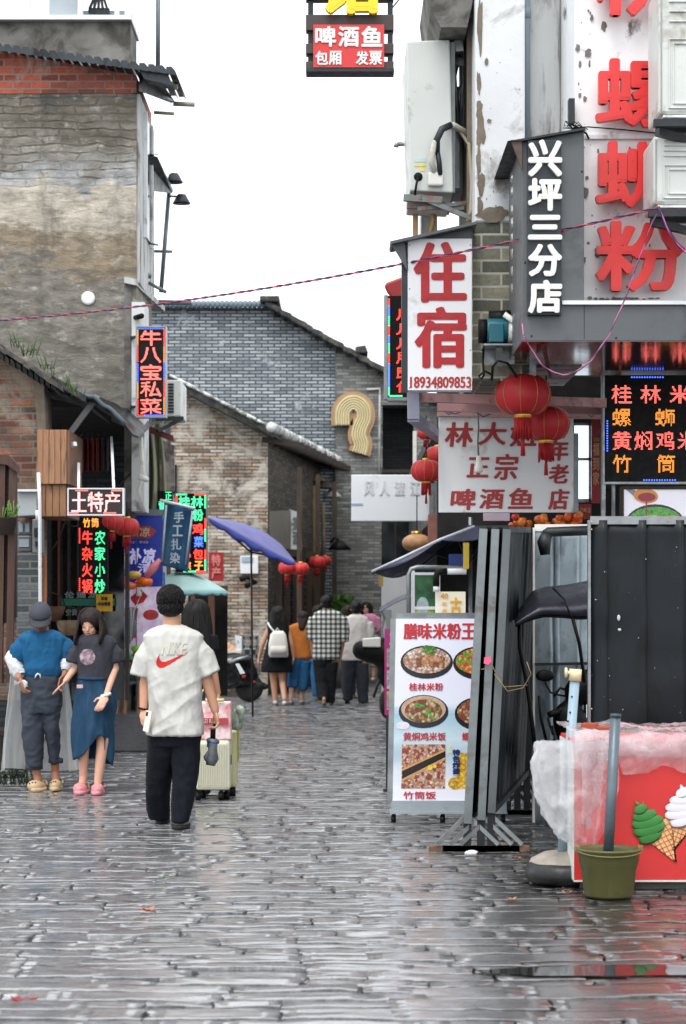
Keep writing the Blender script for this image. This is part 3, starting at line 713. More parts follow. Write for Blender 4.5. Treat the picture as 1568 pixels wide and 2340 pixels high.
mb = MB(); mb.bar(P(101, 1270, 19.3), P(101, 1560, 19.3), .04); tag(mb.build('timber_post', mat('orange_timber', (176, 104, 56), .6, .15)), 'slim orange timber post next to the white drain pipe', 'post')
# dark timber door leaf at the left edge
t = thing('shop_shutter', 'dark brown timber shop shutter at the left edge of the frame', 'shutter', (X_(-20, 18), 18, 0))
mb = MB(); mb.prism([(-140, 1030), (18, 1048), (36, 1070), (36, 1410), (-140, 1500)], 18, 18.1); mb.build('panel', M_wood, t)
mb = MB()
for x in (6, 30): mb.bar(P(x, 1056, 17.97), P(x-8, 1560, 17.97), .06)
mb.prism([(-140, 1022), (20, 1040), (40, 1062), (40, 1080), (16, 1062), (-140, 1046)], 17.9, 18.02); mb.build('frame', mat('reddish_timber', (72, 48, 38), .65, .3, 4, .3, an=(8, 8, .8)), t)
t = thing('potted_plant', 'leafy green plant in a hanging pot against the dark brown shutter', 'plant', tuple(P(14, 1222, 17.8)))
mb = MB(); mb.lathe([(.07, 0), (.1, .14), (.11, .15), (.09, .15)], c=P(14, 1222, 17.8), n=14); mb.build('pot', mat('dark_pot', (50, 40, 34), .7, .2), t)
mb = MB(); weeds(mb, P(14, 1190, 17.8), 12, .2, .07, 3); mb.build('foliage', mat('lime_leaf', (96, 140, 50), .6, .3), t)
# shop front below the shelter
Y = 21.5
t = thing('shop_facade', 'dim shop front with glass doors and a green band behind the couple', 'shop front', (X_(170, Y), Y, 0))
mb = MB(); mb.pb(38, 97, 1262, 1600, 19.25, .24); mb.build('pier', brick('blue_grey_pier', [(58, 66, 72), (84, 92, 98), (100, 106, 110)], (120, 118, 108), .26, .07, .01), t)
mb = MB(); mb.pb(110, 284, 1180, 1600, Y+.06, .05); mb.build('glass', M_glass, t)
mb = MB()
for x, w_ in ((108, 9), (133, 7), (154, 6), (176, 9), (204, 6), (286, 8)): mb.pb(x, x+w_, 1180, 1600, Y, .1)
mb.pb(108, 294, 1176, 1184, Y, .1); mb.build('mullion', M_dsteel, t)
mb = MB()
for x, w_ in ((132, 5), (226, 6)): mb.pb(x, x+w_, 1180, 1580, Y-.03, .05)
mb.build('door_post', M_redframe, t)
mb = MB(); mb.pb(138, 262, 1368, 1384, Y-.02, .05); mb.build('door_band', mat('teal_band', (24, 106, 86), .5, .1), t)
mb = MB(); mb.row('伦迪龙', 146, 226, 1352, 1366, Y-.01, fill=.8, bold=.6); mfw = mat('faded_white', (128, 140, 140), .5); mb.build('lettering', mfw, t); mb = MB(); mb.row('空调', 150, 176, 1392, 1406, Y-.01, bold=.5); mb.build('lettering', mfw, t)
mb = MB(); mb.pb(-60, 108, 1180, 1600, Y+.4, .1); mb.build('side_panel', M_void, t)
t = thing('notice', 'small yellow notice on the shop glass above the woman in the denim skirt', 'notice', tuple(P(238, 1396, Y-.1)))
mb = MB(); mb.pb(220, 257, 1358, 1397, Y-.1, .02); mb.build('board', mat('yellow_card', (206, 158, 30), .5, .08), t)
mb = MB(); mb.row('欢迎', 231, 246, 1364, 1371, Y-.105, bold=.4); mb.row('小心地滑', 224, 253, 1375, 1384, Y-.105, bold=.3); mb.build('lettering', M_dsteel, t)
# rattan chair and step at the far left
t = thing('stone_step', 'block of grey stone steps beneath the market table', 'steps', (X_(290, 23), 23, 0))
mb = MB(); mb.pb(264, 302, 1568, 1630, 23, .8); mb.pb(303, 322, 1590, 1630, 23.05, .8); mb.build('block', M_conc, t, bevel=.015, split=True)
mb = MB(); mb.bx(X_(252, 22), X_(352, 22), 22.0, 26.4, 0, Z_(1622, 23)); mb.build('platform', mat('wet_platform', (86, 86, 88), .3, .25, 4, .5), t, bevel=.02)
mb = MB(); mb.pb(262, 304, 1564, 1568, 22.96, .86); mb.build('cap', M_conc, t, bevel=.008)
t = thing('wooden_chair', 'dark wooden chair in shadow behind the man in the blue shirt', 'chair', (X_(25, 19.5), 19.3, 0))
mb = MB(); mb.grid(lambda u, v: P(4+40*u, 1520+8*math.sin(u*3.1)+v*40, 19.5+.1*math.sin(u*3.1)), 8, 4); mb.build('backrest', M_wood, t, solid=.04)
mb = MB(); mb.bx(X_(0,19.5), X_(52,19.5), 19.1, 19.55, .36, .42); mb.build('seat', M_wood, t, bevel=.01)
for x, y_ in ((2, 19.15), (50, 19.15), (2, 19.5), (50, 19.5)): MB().bar((X_(x,19.5), y_, 0), (X_(x,19.5), y_, .37), .04).build('leg', M_wood, t)
mb = MB(); weeds(mb, (X_(6,17.8), 17.8, .02), 60, .32, .3, 21); tag(mb.build('low_plants', mat('dark_leaf', (40, 58, 26), .6, .4)), 'low dark green plants at the foot of the brown shutter', 'plants', kind='stuff')
# ================================================================ right: white plastered building
t = thing('plaster_building', 'white plastered building with peeling corners carrying the big red letters', 'building', (X_(1300, 15.3), 15.3, 0))
Yp, Yb, Yl = 15.2, 15.42, 14.5
mb = MB(); mb.bx(X_(1086, Yp), X_(1200, Yp), Yp, 16.7, Z_(506, Yp), Z_(-420, Yp)); mb.build('wall', M_plaster, t, bevel=.012)
mb = MB(); mb.bx(X_(1200, Yp)+.002, X_(1330, Yb), Yb, 16.7, Z_(840, Yb), Z_(-420, Yb)); mb.build('wall', M_plasterd, t, label='recessed grey stained strip of wall beside the drain pipe')
mb = MB(); mb.bx(X_(1313.5, Yl), X_(1900, Yl), Yl, 16.7, Z_(686, Yl), Z_(-420, Yl)); mb.build('wall', mat('letter_wall', (236, 238, 239), .8, .05, 1.8, .3, 12, dirt=(96, 92, 88), dirt_amt=.07), t, label='forward wall behind the big red letters')
# bare render patches along the peeling corner and the foot of the pillar
mb = MB(); r_ = random.Random(11)
def patch(cx, cy, rx, ry, Yq, n=26, seed=0):
    pts = []
    for i in range(n):
        a = 2*math.pi*i/n; k = 1+.55*noise.noise(Vector((math.cos(a)*1.6, math.sin(a)*1.6, seed)))+.16*noise.noise(Vector((math.cos(a)*6, math.sin(a)*6, seed)))
        pts.append(P(cx+rx*k*math.cos(a), cy+ry*k*math.sin(a), Yq))
    mb.add(pts, [tuple(range(n))[::-1]])
for i, (a, b, c, d) in enumerate(((1096, 60, 7, 55), (1092, 190, 5, 28), (1094, 252, 7, 24), (1096, 300, 10, 40), (1092, 370, 5, 30), (1097, 420, 9, 22), (1094, 470, 7, 20), (1128, 488, 34, 18), (1180, 480, 8, 10), (1110, 140, 4, 8), (1116, 276, 5, 5))):
    patch(a+2, b, c, d, Yp-.003-.0006*i, seed=i*3.7)
mb.build('bare_patch', M_bare, t)
mb = MB(); r_ = random.Random(4)
for i in range(60):
    x = r_.choice([r_.uniform(1318, 1350), r_.uniform(1340, 1500)]); y = r_.uniform(0, 670); s_ = r_.uniform(.8, 4)*r_.choice([.5, 1, 1.6]); patch(x, y, s_, s_*r_.uniform(.6, 2.6), Yl-.002-.0002*i, 12, i)
for i in range(12):
    x = 1345+i*14+r_.uniform(-4, 4); patch(x, 684-r_.random()*3, r_.uniform(4, 9), r_.uniform(1.5, 4), Yl-.016-.0003*i, 12, i+70)
for i in range(14): patch(r_.uniform(1090, 1195), r_.uniform(100, 480), r_.uniform(.6, 2), r_.uniform(.6, 2.5), Yp-.012-.0003*i, 10, i+90)
mb.build('damp_spot', mat('damp_grey', (112, 110, 106), .85, .3, 20), t)
mb = MB(); mb.bx(X_(1081, Yp), X_(1205, Yp), Yp+.01, 16.6, Z_(870, Yp), Z_(505, Yp)-.002); mb.build('brick_wall', M_stonebrick, t)
mb = MB(); mb.bx(X_(1084, Yp)-.03, X_(1084, Yp)+.01, Yp+.4, 16.7, Z_(870, Yp), Z_(-420, Yp)); mb.build('side_wall', M_bare, t)
mb = MB(); mb.add([P(975, -60, 15.3), P(1080, -200, 15.3), P(1080, 5, 15.3), P(1068, 62, 15.3), P(1008, 62, 15.3), P(985, 22, 15.3)], [(0,5,4,3,2,1)])
mb.v += [p+Vector((0, 1.4, 0)) for p in mb.v]; n_ = 6
for i in range(n_): mb.f.append([i, (i+1) % n_, n_+(i+1) % n_, n_+i]); mb.mi.append(0); mb.sm.append(False)
mb.f.append([6, 7, 8, 9, 10, 11]); mb.mi.append(0); mb.sm.append(False); mb.build('eave', M_conc, t)
mb = MB(); mb.tube([P(1203, -200, Yb-.06), P(1203, 20, Yb-.06), P(1204, 318, Yb-.06)], .026, 12); mb.lathe([(.033, -.04), (.036, 0), (.033, .04)], c=P(1203, 30, Yb-.06), n=12)
mb.build('drain_pipe', mat('blue_grey_pipe', (138, 152, 160), .45, .06), t)
mb = MB(); mb.tube([P(1281+1.5*math.sin(i*.8), -100+420*i/12, Yb-.02) for i in range(13)], .009, 6); mb.build('cable', mat('grey_cable', (120, 120, 118), .6), t)
mb = MB(); mb.pb(1300, 1314, 224, 282, Yl-.09, .08); mb.build('lamp_bracket', M_dsteel, t, bevel=.004)
mb = MB()
for i in range(14):
    a = P(1290+i*2.2, 288+4*math.sin(i*1.9), Yl-.1-.02*math.sin(i)); mb.tube([a, a+Vector((.03*math.sin(i*2.1), -.02, .03*math.cos(i*1.3))), a+Vector((.08, .02*math.sin(i), -.03))], .003, 5)
mb.tube([P(1310, 292, Yl-.1), P(1345, 290, Yl-.06), P(1420, 296, Yl-.05), P(1500, 304, Yl-.03)], .005, 6); mb.tube([P(1316, 292, Yl-.1), P(1340, 305, Yl-.06), P(1346, 318, Yl-.05)], .008, 6)
mb.build('wire_tangle', M_black, t)
# overhanging grey box, its fascia and soffit
Yc = 14.0
t = thing('shop_canopy', 'grey clad canopy with glossy dark red soffit over the noodle shop', 'canopy', (X_(1400, Yc), Yc, Z_(780, Yc)))
mb = MB(); mb.prism([(1193, 318), (1335, 296), (1335, 779), (1193, 779)], Yc, Yc+1.1); mb.build('side_box', M_grey, t, bevel=.004)
mb = MB(); mb.bx(X_(1335.6, Yc), X_(1900, Yc), Yc, Yc+.4, Z_(779, Yc), Z_(697, Yc)); mb.build('fascia', M_grey, t, bevel=.004)
mb = MB(); mb.bx(X_(1284, Yc), X_(1900, Yc), Yc-.03, Yc-.002, Z_(697, Yc), Z_(688, Yc)); mb.bx(X_(1336, Yl-.03), X_(1500, Yl-.03), Yl-.03, Yl-.002, Z_(319, Yl), Z_(310, Yl)); mb.build('trim', M_white, t, split=True)
mb = MB(); mb.prism([(1160, 322), (1196, 316), (1338, 291), (1338, 296), (1196, 321)], Yc-.06, Yc+1.2); mb.build('flashing', M_dsteel, t)
mb = MB(); mb.add([P(1168, 320, Yc-.04), P(1193, 319, Yc-.04), P(1193, 388, Yc-.04)], [(0,2,1)]); mb.add([P(1168, 320, Yc-.04), P(1193, 388, Yc-.04), P(1193, 388, Yc+1), P(1175, 330, Yc+1)], [(0,1,2,3)]); mb.build('gable_flap', mat('rusted_sheet', (82, 68, 62), .7, .3, 8, .3), t, solid=.01)
mb = MB(); zs = Z_(780.5, Yc)
mb.bx(X_(1194, Yc), X_(1900, Yc), Yc+.004, 16.05, zs, zs+.02)
def soffit():
    m, n, b = new('glossy_red_soffit'); v = coords(n)
    n.links.new(ramp(n, nz(n, v, 1.2, 4), [(.3, lin((52, 24, 28))), (.7, lin((96, 40, 44)))]), b.inputs['Base Color']); b.inputs['Roughness'].default_value = .13; b.inputs['Specular IOR Level'].default_value = .9; b.inputs['Coat Weight'].default_value = .5; b.inputs['Coat Roughness'].default_value = .1
    bump(n, b, nz(n, v, 3, 3), .12, .02); return m
mb.build('soffit', soffit(), t)
mb = MB()
for x in (1240, 1420, 1600): mb.bar((X_(x, 14.1), 14.1, zs-.012), (X_(x, 14.1)+.25, 16, zs-.012), .02)
mb.build('soffit_seam', M_redframe, t)
mb = MB()
for x, y in ((1215, 768), (1408, 772), (1330, 392), (1200, 600), (1600, 770)): mb.ell(P(x, y, Yc), (.008, .006, .008), 8)
mb.build('screw', M_dsteel, t, split=True)
# the vertical name board
t = thing('name_board', 'dark slate name board with a column of white raised letters', 'sign', tuple(P(1244, 720, Yc-.05)))
mb = MB(); mb.pb(1206, 1283, 320, 720, Yc-.05, .046); mb.build('board', M_navy, t, bevel=.004)
mlw = mat('white_acrylic', (232, 232, 228), .4, .04, 5, .03, dirt=(196, 172, 120), dirt_amt=.12)
for ch, y0, y1 in (('兴', 324, 402), ('坪', 412, 480), ('三', 496, 546), ('分', 562, 630), ('店', 644, 714)):
    mb = MB(); mb.text(ch, 1209, 1281, y0, y1, Yc-.052, dep=.03, bold=3.0); mb.build('letter', mlw, t)
# big red letters on the wall
t = thing('red_letter_sign', 'column of huge red channel letters on the white plaster wall', 'sign', tuple(P(1430, 676, Yl-.12)))
mred = mat('red_acrylic', (222, 52, 50), .38, .05, 3, .03); 
for ch, x0, x1, y0, y1 in (('粉', 1362, 1560, -170, 36), ('螺', 1364, 1556, 142, 290), ('蛳', 1364, 1546, 330, 474), ('粉', 1364, 1558, 512, 664)):
    mb = MB(); mb.text(ch, x0, x1, y0, y1, Yl-.09, dep=.06, bold=4.0, boldx=5.0, nb=10); mb.build('letter', mred, t)
# air conditioners at the right edge
def acbox(label, x0, x1, y0, y1, Yq, group=None):
    t = thing('air_conditioner', label, 'air conditioner', tuple(P((x0+x1)/2, y1, Yq)), group)
    mb = MB(); mb.pb(x0, x1, y0, y1, Yq, .5); mb.build('casing', M_acw, t, bevel=.025)
    mb = MB()
    h = y1-y0
    for k in range(4): mb.pb(x0+24, x1-30, y0+h*(.06+.075*k), y0+h*(.06+.075*k)+4, Yq-.012, .02)
    for k, q in enumerate((0, 10)):
        a, b, c, d = x0+22+q, x1-30-q, y0+h*.42+q, y1-14-q
        for s_ in ((a, a+4, c, d), (b-4, b, c, d), (a+4, b-4, c, c+4), (a+4, b-4, d-4, d)): mb.pb(*s_, Yq-.012, .02)
    mb.build('pressed_rib', M_acw, sub(t, 'casing'), bevel=.006)
    mb = MB(); mb.pb(x0+4, x0+7, y0+10, y1-10, Yq-.004, .01); mb.build('seam', mat('seam_grey', (150, 152, 148), .5), sub(t, 'casing'))
    mb = MB(); mb.bar(P(x0-12, y1+20, Yq-.06), P(x1+40, y1+17, Yq-.06), .05); mb.bar(P(x0-8, y1+34, Yq+.3), P(x1+40, y1+34, Yq+.3), .05); mb.bar(P(x0-4, y1+40, Yq), P(x1, y1+100, Yq+.4), .05); mb.build('bracket', M_dsteel, t)
    mb = MB(); mb.pb(x0+10, x1, y1+1, y1+6, Yq, .4); mb.build('foot', M_white, t)
    return t
acbox('white air conditioner hung on the letter wall, uppermost at the right edge', 1506, 1740, -40, 262, 13.6, 'air conditioners on the letter wall')
acbox('white air conditioner hung on the letter wall, below the other one', 1494, 1740, 308, 468, 13.7, 'air conditioners on the letter wall')
# tall outdoor unit facing the street
Yq = 15.6
t = thing('air_conditioner', 'tall outdoor air conditioner seen end-on with taped hoses above the lodging sign', 'air conditioner', tuple(P(982, 440, Yq)))
mb = MB(); mb.prism([(929, 94), (1028, 90), (1036, 440), (937, 436)], Yq, Yq+1.0); mb.build('casing', M_acw, t, bevel=.012)
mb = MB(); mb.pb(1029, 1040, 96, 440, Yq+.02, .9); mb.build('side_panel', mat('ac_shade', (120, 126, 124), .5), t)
mb = MB(); mb.pb(978, 1014, 392, 424, Yq-.06, .06); mb.build('valve_cover', M_offwhite, t, bevel=.015)
mb = MB(); mb.pb(947, 973, 362, 370, Yq-.004, .003); mb.build('sticker', mat('sticker_blue', (190, 214, 220), .5), sub(t, 'casing'))
mb = MB(); mb.pb(947, 973, 373, 380, Yq-.004, .003); mb.pb(960, 971, 383, 391, Yq-.004, .003); mb.build('sticker', mat('sticker_yellow', (224, 208, 110), .5), sub(t, 'casing'))
mb = MB(); mb.ell(P(956, 404, Yq), (.035, .02, .035), 12); mb.tube([P(956, 404, Yq-.03), P(952, 420, Yq-.03), P(948, 446, Yq-.02)], .009, 6); mb.build('cable_gland', M_black, t)
mb = MB()
mb.tube([P(992, 392, Yq-.05), P(985, 370, Yq-.08), P(992, 330, Yq-.1), P(1008, 298, Yq-.1), P(1036, 285, Yq), P(1062, 300, Yq+.1), P(1070, 340, Yq+.2)], .022, 10)
mb.build('hose', mat('white_tape', (206, 204, 192), .7, .12, 14, .3, an=(1, 1, 3)), t)
mb = MB(); mb.tube([P(998, 352, Yq-.06), P(998, 320, Yq-.1), P(1010, 295, Yq-.1), P(1030, 286, Yq-.05)], .027, 10); mb.tube([P(1006, 400, Yq-.05), P(1004, 372, Yq-.07), P(1000, 348, Yq-.07)], .02, 8); mb.build('insulation', M_navy, t)
mb = MB(); mb.tube([P(1020, 290, Yq), P(1050, 300, Yq+.1), P(1072, 330, Yq), P(1078, 420, Yq), P(1076, 480, Yq), P(1068, 505, Yq)], .014, 8); mb.build('pipe', mat('buff_pipe', (172, 160, 136), .6), t)
mb = MB(); mb.bar(P(922, 452, Yq), P(1010, 458, Yq), .05); mb.bar(P(930, 470, Yq+.1), P(1060, 474, Yq+.1), .045); mb.bar(P(958, 450, Yq-.02), P(1072, 490, Yq+.3), .04); mb.bar(P(955, 478, Yq), P(1078, 462, Yq+.1), .03); mb.bar(P(970, 456, Yq), P(1080, 500, Yq), .035); mb.build('bracket', mat('bracket_steel', (116, 124, 126), .5, .2, metal=.3, dirt=(120, 84, 60), dirt_amt=.25), t)
t = thing('air_conditioner', 'grey air conditioner tucked behind the tall outdoor unit', 'air conditioner', tuple(P(1055, 440, 16.3)))
mb = MB(); mb.pb(1034, 1078, 196, 440, 16.2, .4); mb.build('casing', mat('ac_grey', (146, 152, 150), .5), t, bevel=.02)
mb = MB(); mb.pb(1040, 1050, 210, 430, 16.19, .01); mb.build('seam', M_steel, t)
mb = MB(); mb.tube([P(912, 330, 16.6), P(906, 330, 16.6), P(905, 336, 16.6)], .02, 8); mb.tube([P(940, 328, 16.6), P(912, 329, 16.6)], .02, 8); mb.tube([P(980, -90, 16.5), P(981, 98, 16.5)], .014, 8)
for k in range(6):
    a = P(1042+k*5, 20+k*12, 15.9); mb.tube([a, a+Vector((.03, .1, -.2)), a+Vector((.05*math.sin(k), .1, -.5)), a+Vector((.02, .05, -.9))], .012, 6)
mb.bar(P(1036, 0, 15.7), P(1050, 120, 15.7), .08, .06); mb.bar(P(1040, 140, 16), P(1085, 150, 16), .06)
t = thing('pipework', 'grey pipes and loose cables on the wall behind the outdoor air conditioners', 'pipes', tuple(P(1050, 300, 16))); mb.build('pipe', M_steel, t, split=True)
t = thing('air_conditioner', 'small white air conditioner half hidden below the tall outdoor unit', 'air conditioner', tuple(P(975, 534, 16.6)))
mb = MB(); mb.pb(962, 1000, 480, 545, 16.6, .4); mb.build('casing', M_acw, t, bevel=.015)
mb = MB(); mb.tube([P(985, 484, 16.5), P(992, 500, 16.5), P(985, 530, 16.5)], .02, 6); mb.pb(944, 956, 472, 545, 16.5, .1); mb.build('hose', mat('foil_insulation', (190, 160, 110), .5, .3), t)
# lodging sign
Ys = 15.0
t = thing('lodging_sign', 'tall white lodging sign with two large red characters and a phone number', 'sign', tuple(P(1006, 894, Ys)))
mb = MB(); mb.pb(932, 1079, 545, 892, Ys, .14); mb.build('panel', mat('sign_white', (230, 231, 233), .4, .03, 2, .03, dirt=(186, 184, 180), dirt_amt=.06), t, bevel=.004)
mb = MB(); mb.pb(918, 931.5, 548, 895, Ys+.02, .1); mb.build('edge', M_navy, t)
mb = MB(); mb.prism([(892, 551), (1090, 506), (1090, 512), (895, 557)], Ys-.08, Ys+.3); mb.prism([(892, 552), (924, 547), (931, 618)], Ys-.02, Ys+.01); mb.prism([(930, 548), (1080, 515), (1080, 546), (930, 546)], Ys+.03, Ys+.1); mb.build('hood', mat('hood_sheet', (84, 88, 90), .5, .15), t)
mb = MB(); mb.text('住', 950, 1062, 556, 688, Ys-.001, dep=.004, bold=3.6, boldx=5.2); mb.text('宿', 952, 1062, 704, 838, Ys-.001, dep=.004, bold=3.4, boldx=5.0); mb.build('character', M_redpaint, t)
mb = MB(); mb.text('18934809853', 938, 1076, 861, 886, Ys-.001, dep=.003, bold=.3, boldx=.9); mb.build('phone_number', M_redpaint, t)
mb = MB()
for x, y in ((936, 560), (1075, 560), (936, 660), (1075, 800), (936, 886), (1000, 888), (1075, 888)): mb.ell(P(x, y, Ys), (.006, .004, .006), 6)
mb.build('screw', M_steel, t, split=True)
# narrow led sign behind the lodging sign
t = thing('led_sign', 'narrow running light sign half hidden behind the white lodging sign', 'sign', tuple(P(920, 912, 17.5)))
mb = MB(); mb.pb(880, 962, 676, 908, 17.5, .12); mb.build('panel', M_black, t)
mb = MB(); mb.pb(878, 886, 674, 912, 17.48, .14); mb.pb(886, 962, 908, 915, 17.48, .14); mb.build('frame', M_steel, t)
for i, ch in enumerate('川月月朋良仕'): MB().led(ch, 906, 944, 706+i*33, 732+i*33, 17.48, 14, .62).build('letter', M_led_r, t)
for i, (mm, a, b) in enumerate(((M_led_r, 684, 696), (M_led_b, 700, 722), (M_led_g, 724, 744), (M_led_r, 746, 766), (M_led_b, 768, 784), (M_led_g, 786, 806), (M_led_r, 808, 830), (M_led_b, 832, 884), (M_led_g, 886, 902))):
    MB().dots((889, a), (889, b), max(3, int((b-a)/3)), 17.48, .009).build('border_light', mm, t)
MB().dots((892, 905), (918, 905), 9, 17.48, .009).build('border_light', M_led_g, t)
t = thing('red_letter_sign', 'single dark red rooftop letter peeking out behind the lodging sign', 'sign', tuple(P(915, 760, 18)))
mb = MB(); mb.prism([(878, 652), (884, 645), (930, 628), (960, 640), (960, 690), (926, 730), (912, 700), (886, 668)], 18, 18.08); mb.build('letter', mat('dull_red', (150, 40, 40), .5, .1), t, bevel=.02)
mb = MB(); mb.bar(P(930, 600, 18.1), P(930, 920, 18.1), .04); mb.build('post', M_dsteel, t)
# small water pump on its shelf
t = thing('water_pump', 'teal water pump with a black motor on a bracket against the brick wall', 'pump', tuple(P(1132, 786, 14.9)))
Yu = 14.9
def cyl(mb, a, b, r, n=14): mb.tube([a, b], r, n)
mb = MB(); cyl(mb, P(1112, 757, Yu), P(1160, 757, Yu), .095); mb.pb(1118, 1152, 738, 782, Yu-.11, .2); mb.build('body', mat('teal_enamel', (14, 92, 106), .4, .1), t, bevel=.008)
mb = MB(); cyl(mb, P(1094, 757, Yu), P(1113, 757, Yu), .09); mb.build('fan_cap', M_black, t)
mb = MB(); cyl(mb, P(1160, 760, Yu), P(1188, 760, Yu), .085); mb.tube([P(1178, 760, Yu-.06), P(1184, 740, Yu-.07), P(1152, 718, Yu-.07)], .022, 8); mb.ell(P(1178, 755, Yu-.07), (.045, .04, .045), 10); mb.build('head', M_offwhite, t)
mb = MB(); cyl(mb, P(1118, 729, Yu+.05), P(1166, 727, Yu+.05), .06); mb.build('motor', M_black, t)
mb = MB(); mb.pb(1106, 1176, 785, 789, Yu-.12, .35); mb.pb(1106, 1176, 789, 832, Yu+.16, .01); mb.bar(P(1141, 789, Yu-.08), P(1141, 832, Yu+.13), .05); mb.build('shelf', M_steel, t)
mb = MB(); mb.tube([P(1105, 790, Yu+.1), P(1104, 830, Yu), P(1106, 858, Yu), P(1100, 866, Yu), P(1094, 860, Yu), P(1108, 848, Yu), P(1122, 855, Yu)], .009, 6); mb.tube([P(1124, 868, Yu), P(1126, 838, Yu-.1), P(1138, 824, Yu-.12), P(1160, 830, Yu-.08), P(1182, 862, Yu)], .01, 6); mb.build('cable', M_black, t)
mb = MB()
for k, y in enumerate((395, 428, 470, 500, 535, 570, 610, 650)): mb.tube([P(1184, y, 14.8), P(1184, y+22, 14.8)], .055, 10)
mb.bar(P(1180, 400, 14.85), P(1180, 745, 14.85), .03); tag(mb.build('flue_duct', mat('foil_duct', (190, 190, 186), .3, .2, metal=.6)), 'shiny segmented foil duct between the brick wall and the grey canopy', 'duct')
# ---------------------------------------------------------------- eatery under the building
Yr = 20.5
t = thing('eatery_interior', 'dim open eatery room beneath the plastered building behind the lanterns', 'shop', (X_(1200, 18), 18, 0))
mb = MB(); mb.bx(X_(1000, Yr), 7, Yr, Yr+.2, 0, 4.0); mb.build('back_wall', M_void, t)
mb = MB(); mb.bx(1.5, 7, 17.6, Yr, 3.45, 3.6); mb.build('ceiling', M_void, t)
mb = MB()
for (x0, y0, x1, y1, yy) in ((945, 908, 1385, 921, 15.6), (1000, 930, 1395, 938, 16.2), (1000, 942, 1380, 948, 17)): mb.bar(P(x0, y0, yy), P(x1, y1, yy), .07)
mb.build('beam', mat('pink_beam', (196, 150, 148), .6, .12, 5, .1, dirt=(120, 90, 88), dirt_amt=.2), t, split=True)
mb = MB(); mb.bar(P(944, 895, 15.3), P(945, 958, 15.3), .05, .09); mb.bar(P(945, 955, 15.3), P(1010, 1004, 18.5), .09, .06); mb.build('bracket', mat('lilac_steel', (150, 150, 168), .5, .15), t)
mb = MB(); mb.bar(P(945, 902, 15.5), P(945, 920, 19), .1)
for i in range(26):
    a = P(1010+i*13, 936+6*math.sin(i*2.3), 16.6+.3*math.sin(i)); mb.tube([a, a+Vector((.06, 0, -.04*math.cos(i))), a+Vector((.12, .02, .02*math.sin(i*3)))], .006, 5)
mb.build('wiring', mat('violet_wire', (70, 62, 92), .5, .4), t)
mb = MB(); mb.pb(1314, 1346, 972, 1046, 19.5, .05); mb.pb(1314, 1346, 1052, 1140, 19.5, .05); mb.build('window', glow('daylit_window', (.80, .92, 1), .95), t)
mb = MB()
for (a, b, c, d) in ((1310, 1350, 966, 972), (1310, 1350, 1046, 1052), (1310, 1350, 1140, 1148), (1346, 1352, 966, 1148)): mb.pb(a, b, c, d, 19.45, .06)
mb.build('window_frame', M_steel, sub(t, 'window'))
mb = MB(); mb.pb(1352, 1372, 930, 1150, 19.3, .05); mb.pb(1310, 1352, 1152, 1186, 19.3, .05); mb.build('red_panel', mat('red_lacquer', (140, 26, 30), .4, .2), t)
mg_ = mat('pale_gold', (200, 150, 110), .5); mb = MB(); mb.row('菜香美味', 1356, 1370, 1000, 1010, 19.28); mb.build('lettering', mg_, t); mb = MB(); mb.vtext('福到家', 1355, 1369, 1010, 1110, 19.28, bold=.5); mb.build('lettering', mg_, t); mb = MB(); mb.row('小炒啤酒', 1316, 1350, 1160, 1172, 19.28); mb.build('lettering', mg_, t)
mb = MB(); mb.bx(X_(1100,18.5), X_(1420,18.5), 18.5, 18.9, 0, Z_(1206, 18.5)); mb.build('counter', M_wood, t)
mb = MB(); mb.pb(1376, 1384, 850, 1500, 15.9, .08); mb.pb(1400, 1406, 1105, 1500, 16, .06); mb.bar(P(1217, 800, 15.2), P(1217, 880, 15.2), .05); mb.build('post', M_steel, t, split=True)
def fruitpile(label, x0, x1, y0, y1, Yq, n, cols, seed):
    pass
for i in range(38):
    r_ = rnd
    x, y = r_.uniform(1168, 1325), r_.uniform(1176, 1206); yy = 18.2+.2*r_.random()
    mb = MB(); rr = r_.uniform(.03, .045); mb.lathe([(0.004, -rr*1.0), (rr*.7, -rr*.7), (rr, 0), (rr*.75, rr*.7), (rr*.3, rr*.9), (.008, rr*.8)], c=P(x, y, yy), n=10)
    tag(mb.build('orange_ornament', [mat('orange_gloss_%d' % i, c, .3, .1, 8, .05) for c in [rnd.choice([(216, 92, 24), (200, 40, 24), (226, 128, 40)])]][0]), 'glossy orange and red ornaments heaped under the white fish restaurant sign', 'ornament', 'ornaments heaped under the fish restaurant sign')
# white fish restaurant sign
Yf = 17.0
t = thing('restaurant_sign', 'white restaurant sign board with red brush lettering behind the two lanterns', 'sign', tuple(P(1158, 1172, Yf)))
mb = MB(); mb.pb(1003, 1311, 952, 1171, Yf, .05); mb.build('panel', mat('sign_grey_white', (232, 234, 234), .5, .04, 2, .04, dirt=(170, 170, 166), dirt_amt=.08), t, bevel=.004)
mb = MB(); mb.pb(1311.5, 1322, 990, 1171, Yf+.01, .1); mb.bar(P(1003, 952, Yf+.03), P(1312, 948, Yf+.03), .03); mb.build('frame', M_steel, t)
mb = MB(); K = dict(dep=.004, bold=1.1, boldx=2.0, shear=.10)
for ch, x0, x1, y0, y1 in (('林', 1019, 1080, 966, 1020), ('大', 1096, 1156, 966, 1016), ('姐', 1168, 1226, 966, 1020), ('正', 1070, 1116, 1046, 1090), ('宗', 1132, 1182, 1038, 1096), ('啤', 1032, 1086, 1118, 1164), ('酒', 1098, 1150, 1118, 1162), ('鱼', 1164, 1218, 1116, 1162), ('百', 1256, 1296, 960, 1000), ('年', 1256, 1298, 1006, 1052), ('老', 1256, 1298, 1062, 1104), ('店', 1256, 1298, 1118, 1164)):
    mb.text(ch, x0, x1, y0, y1, Yf-.001, **K)
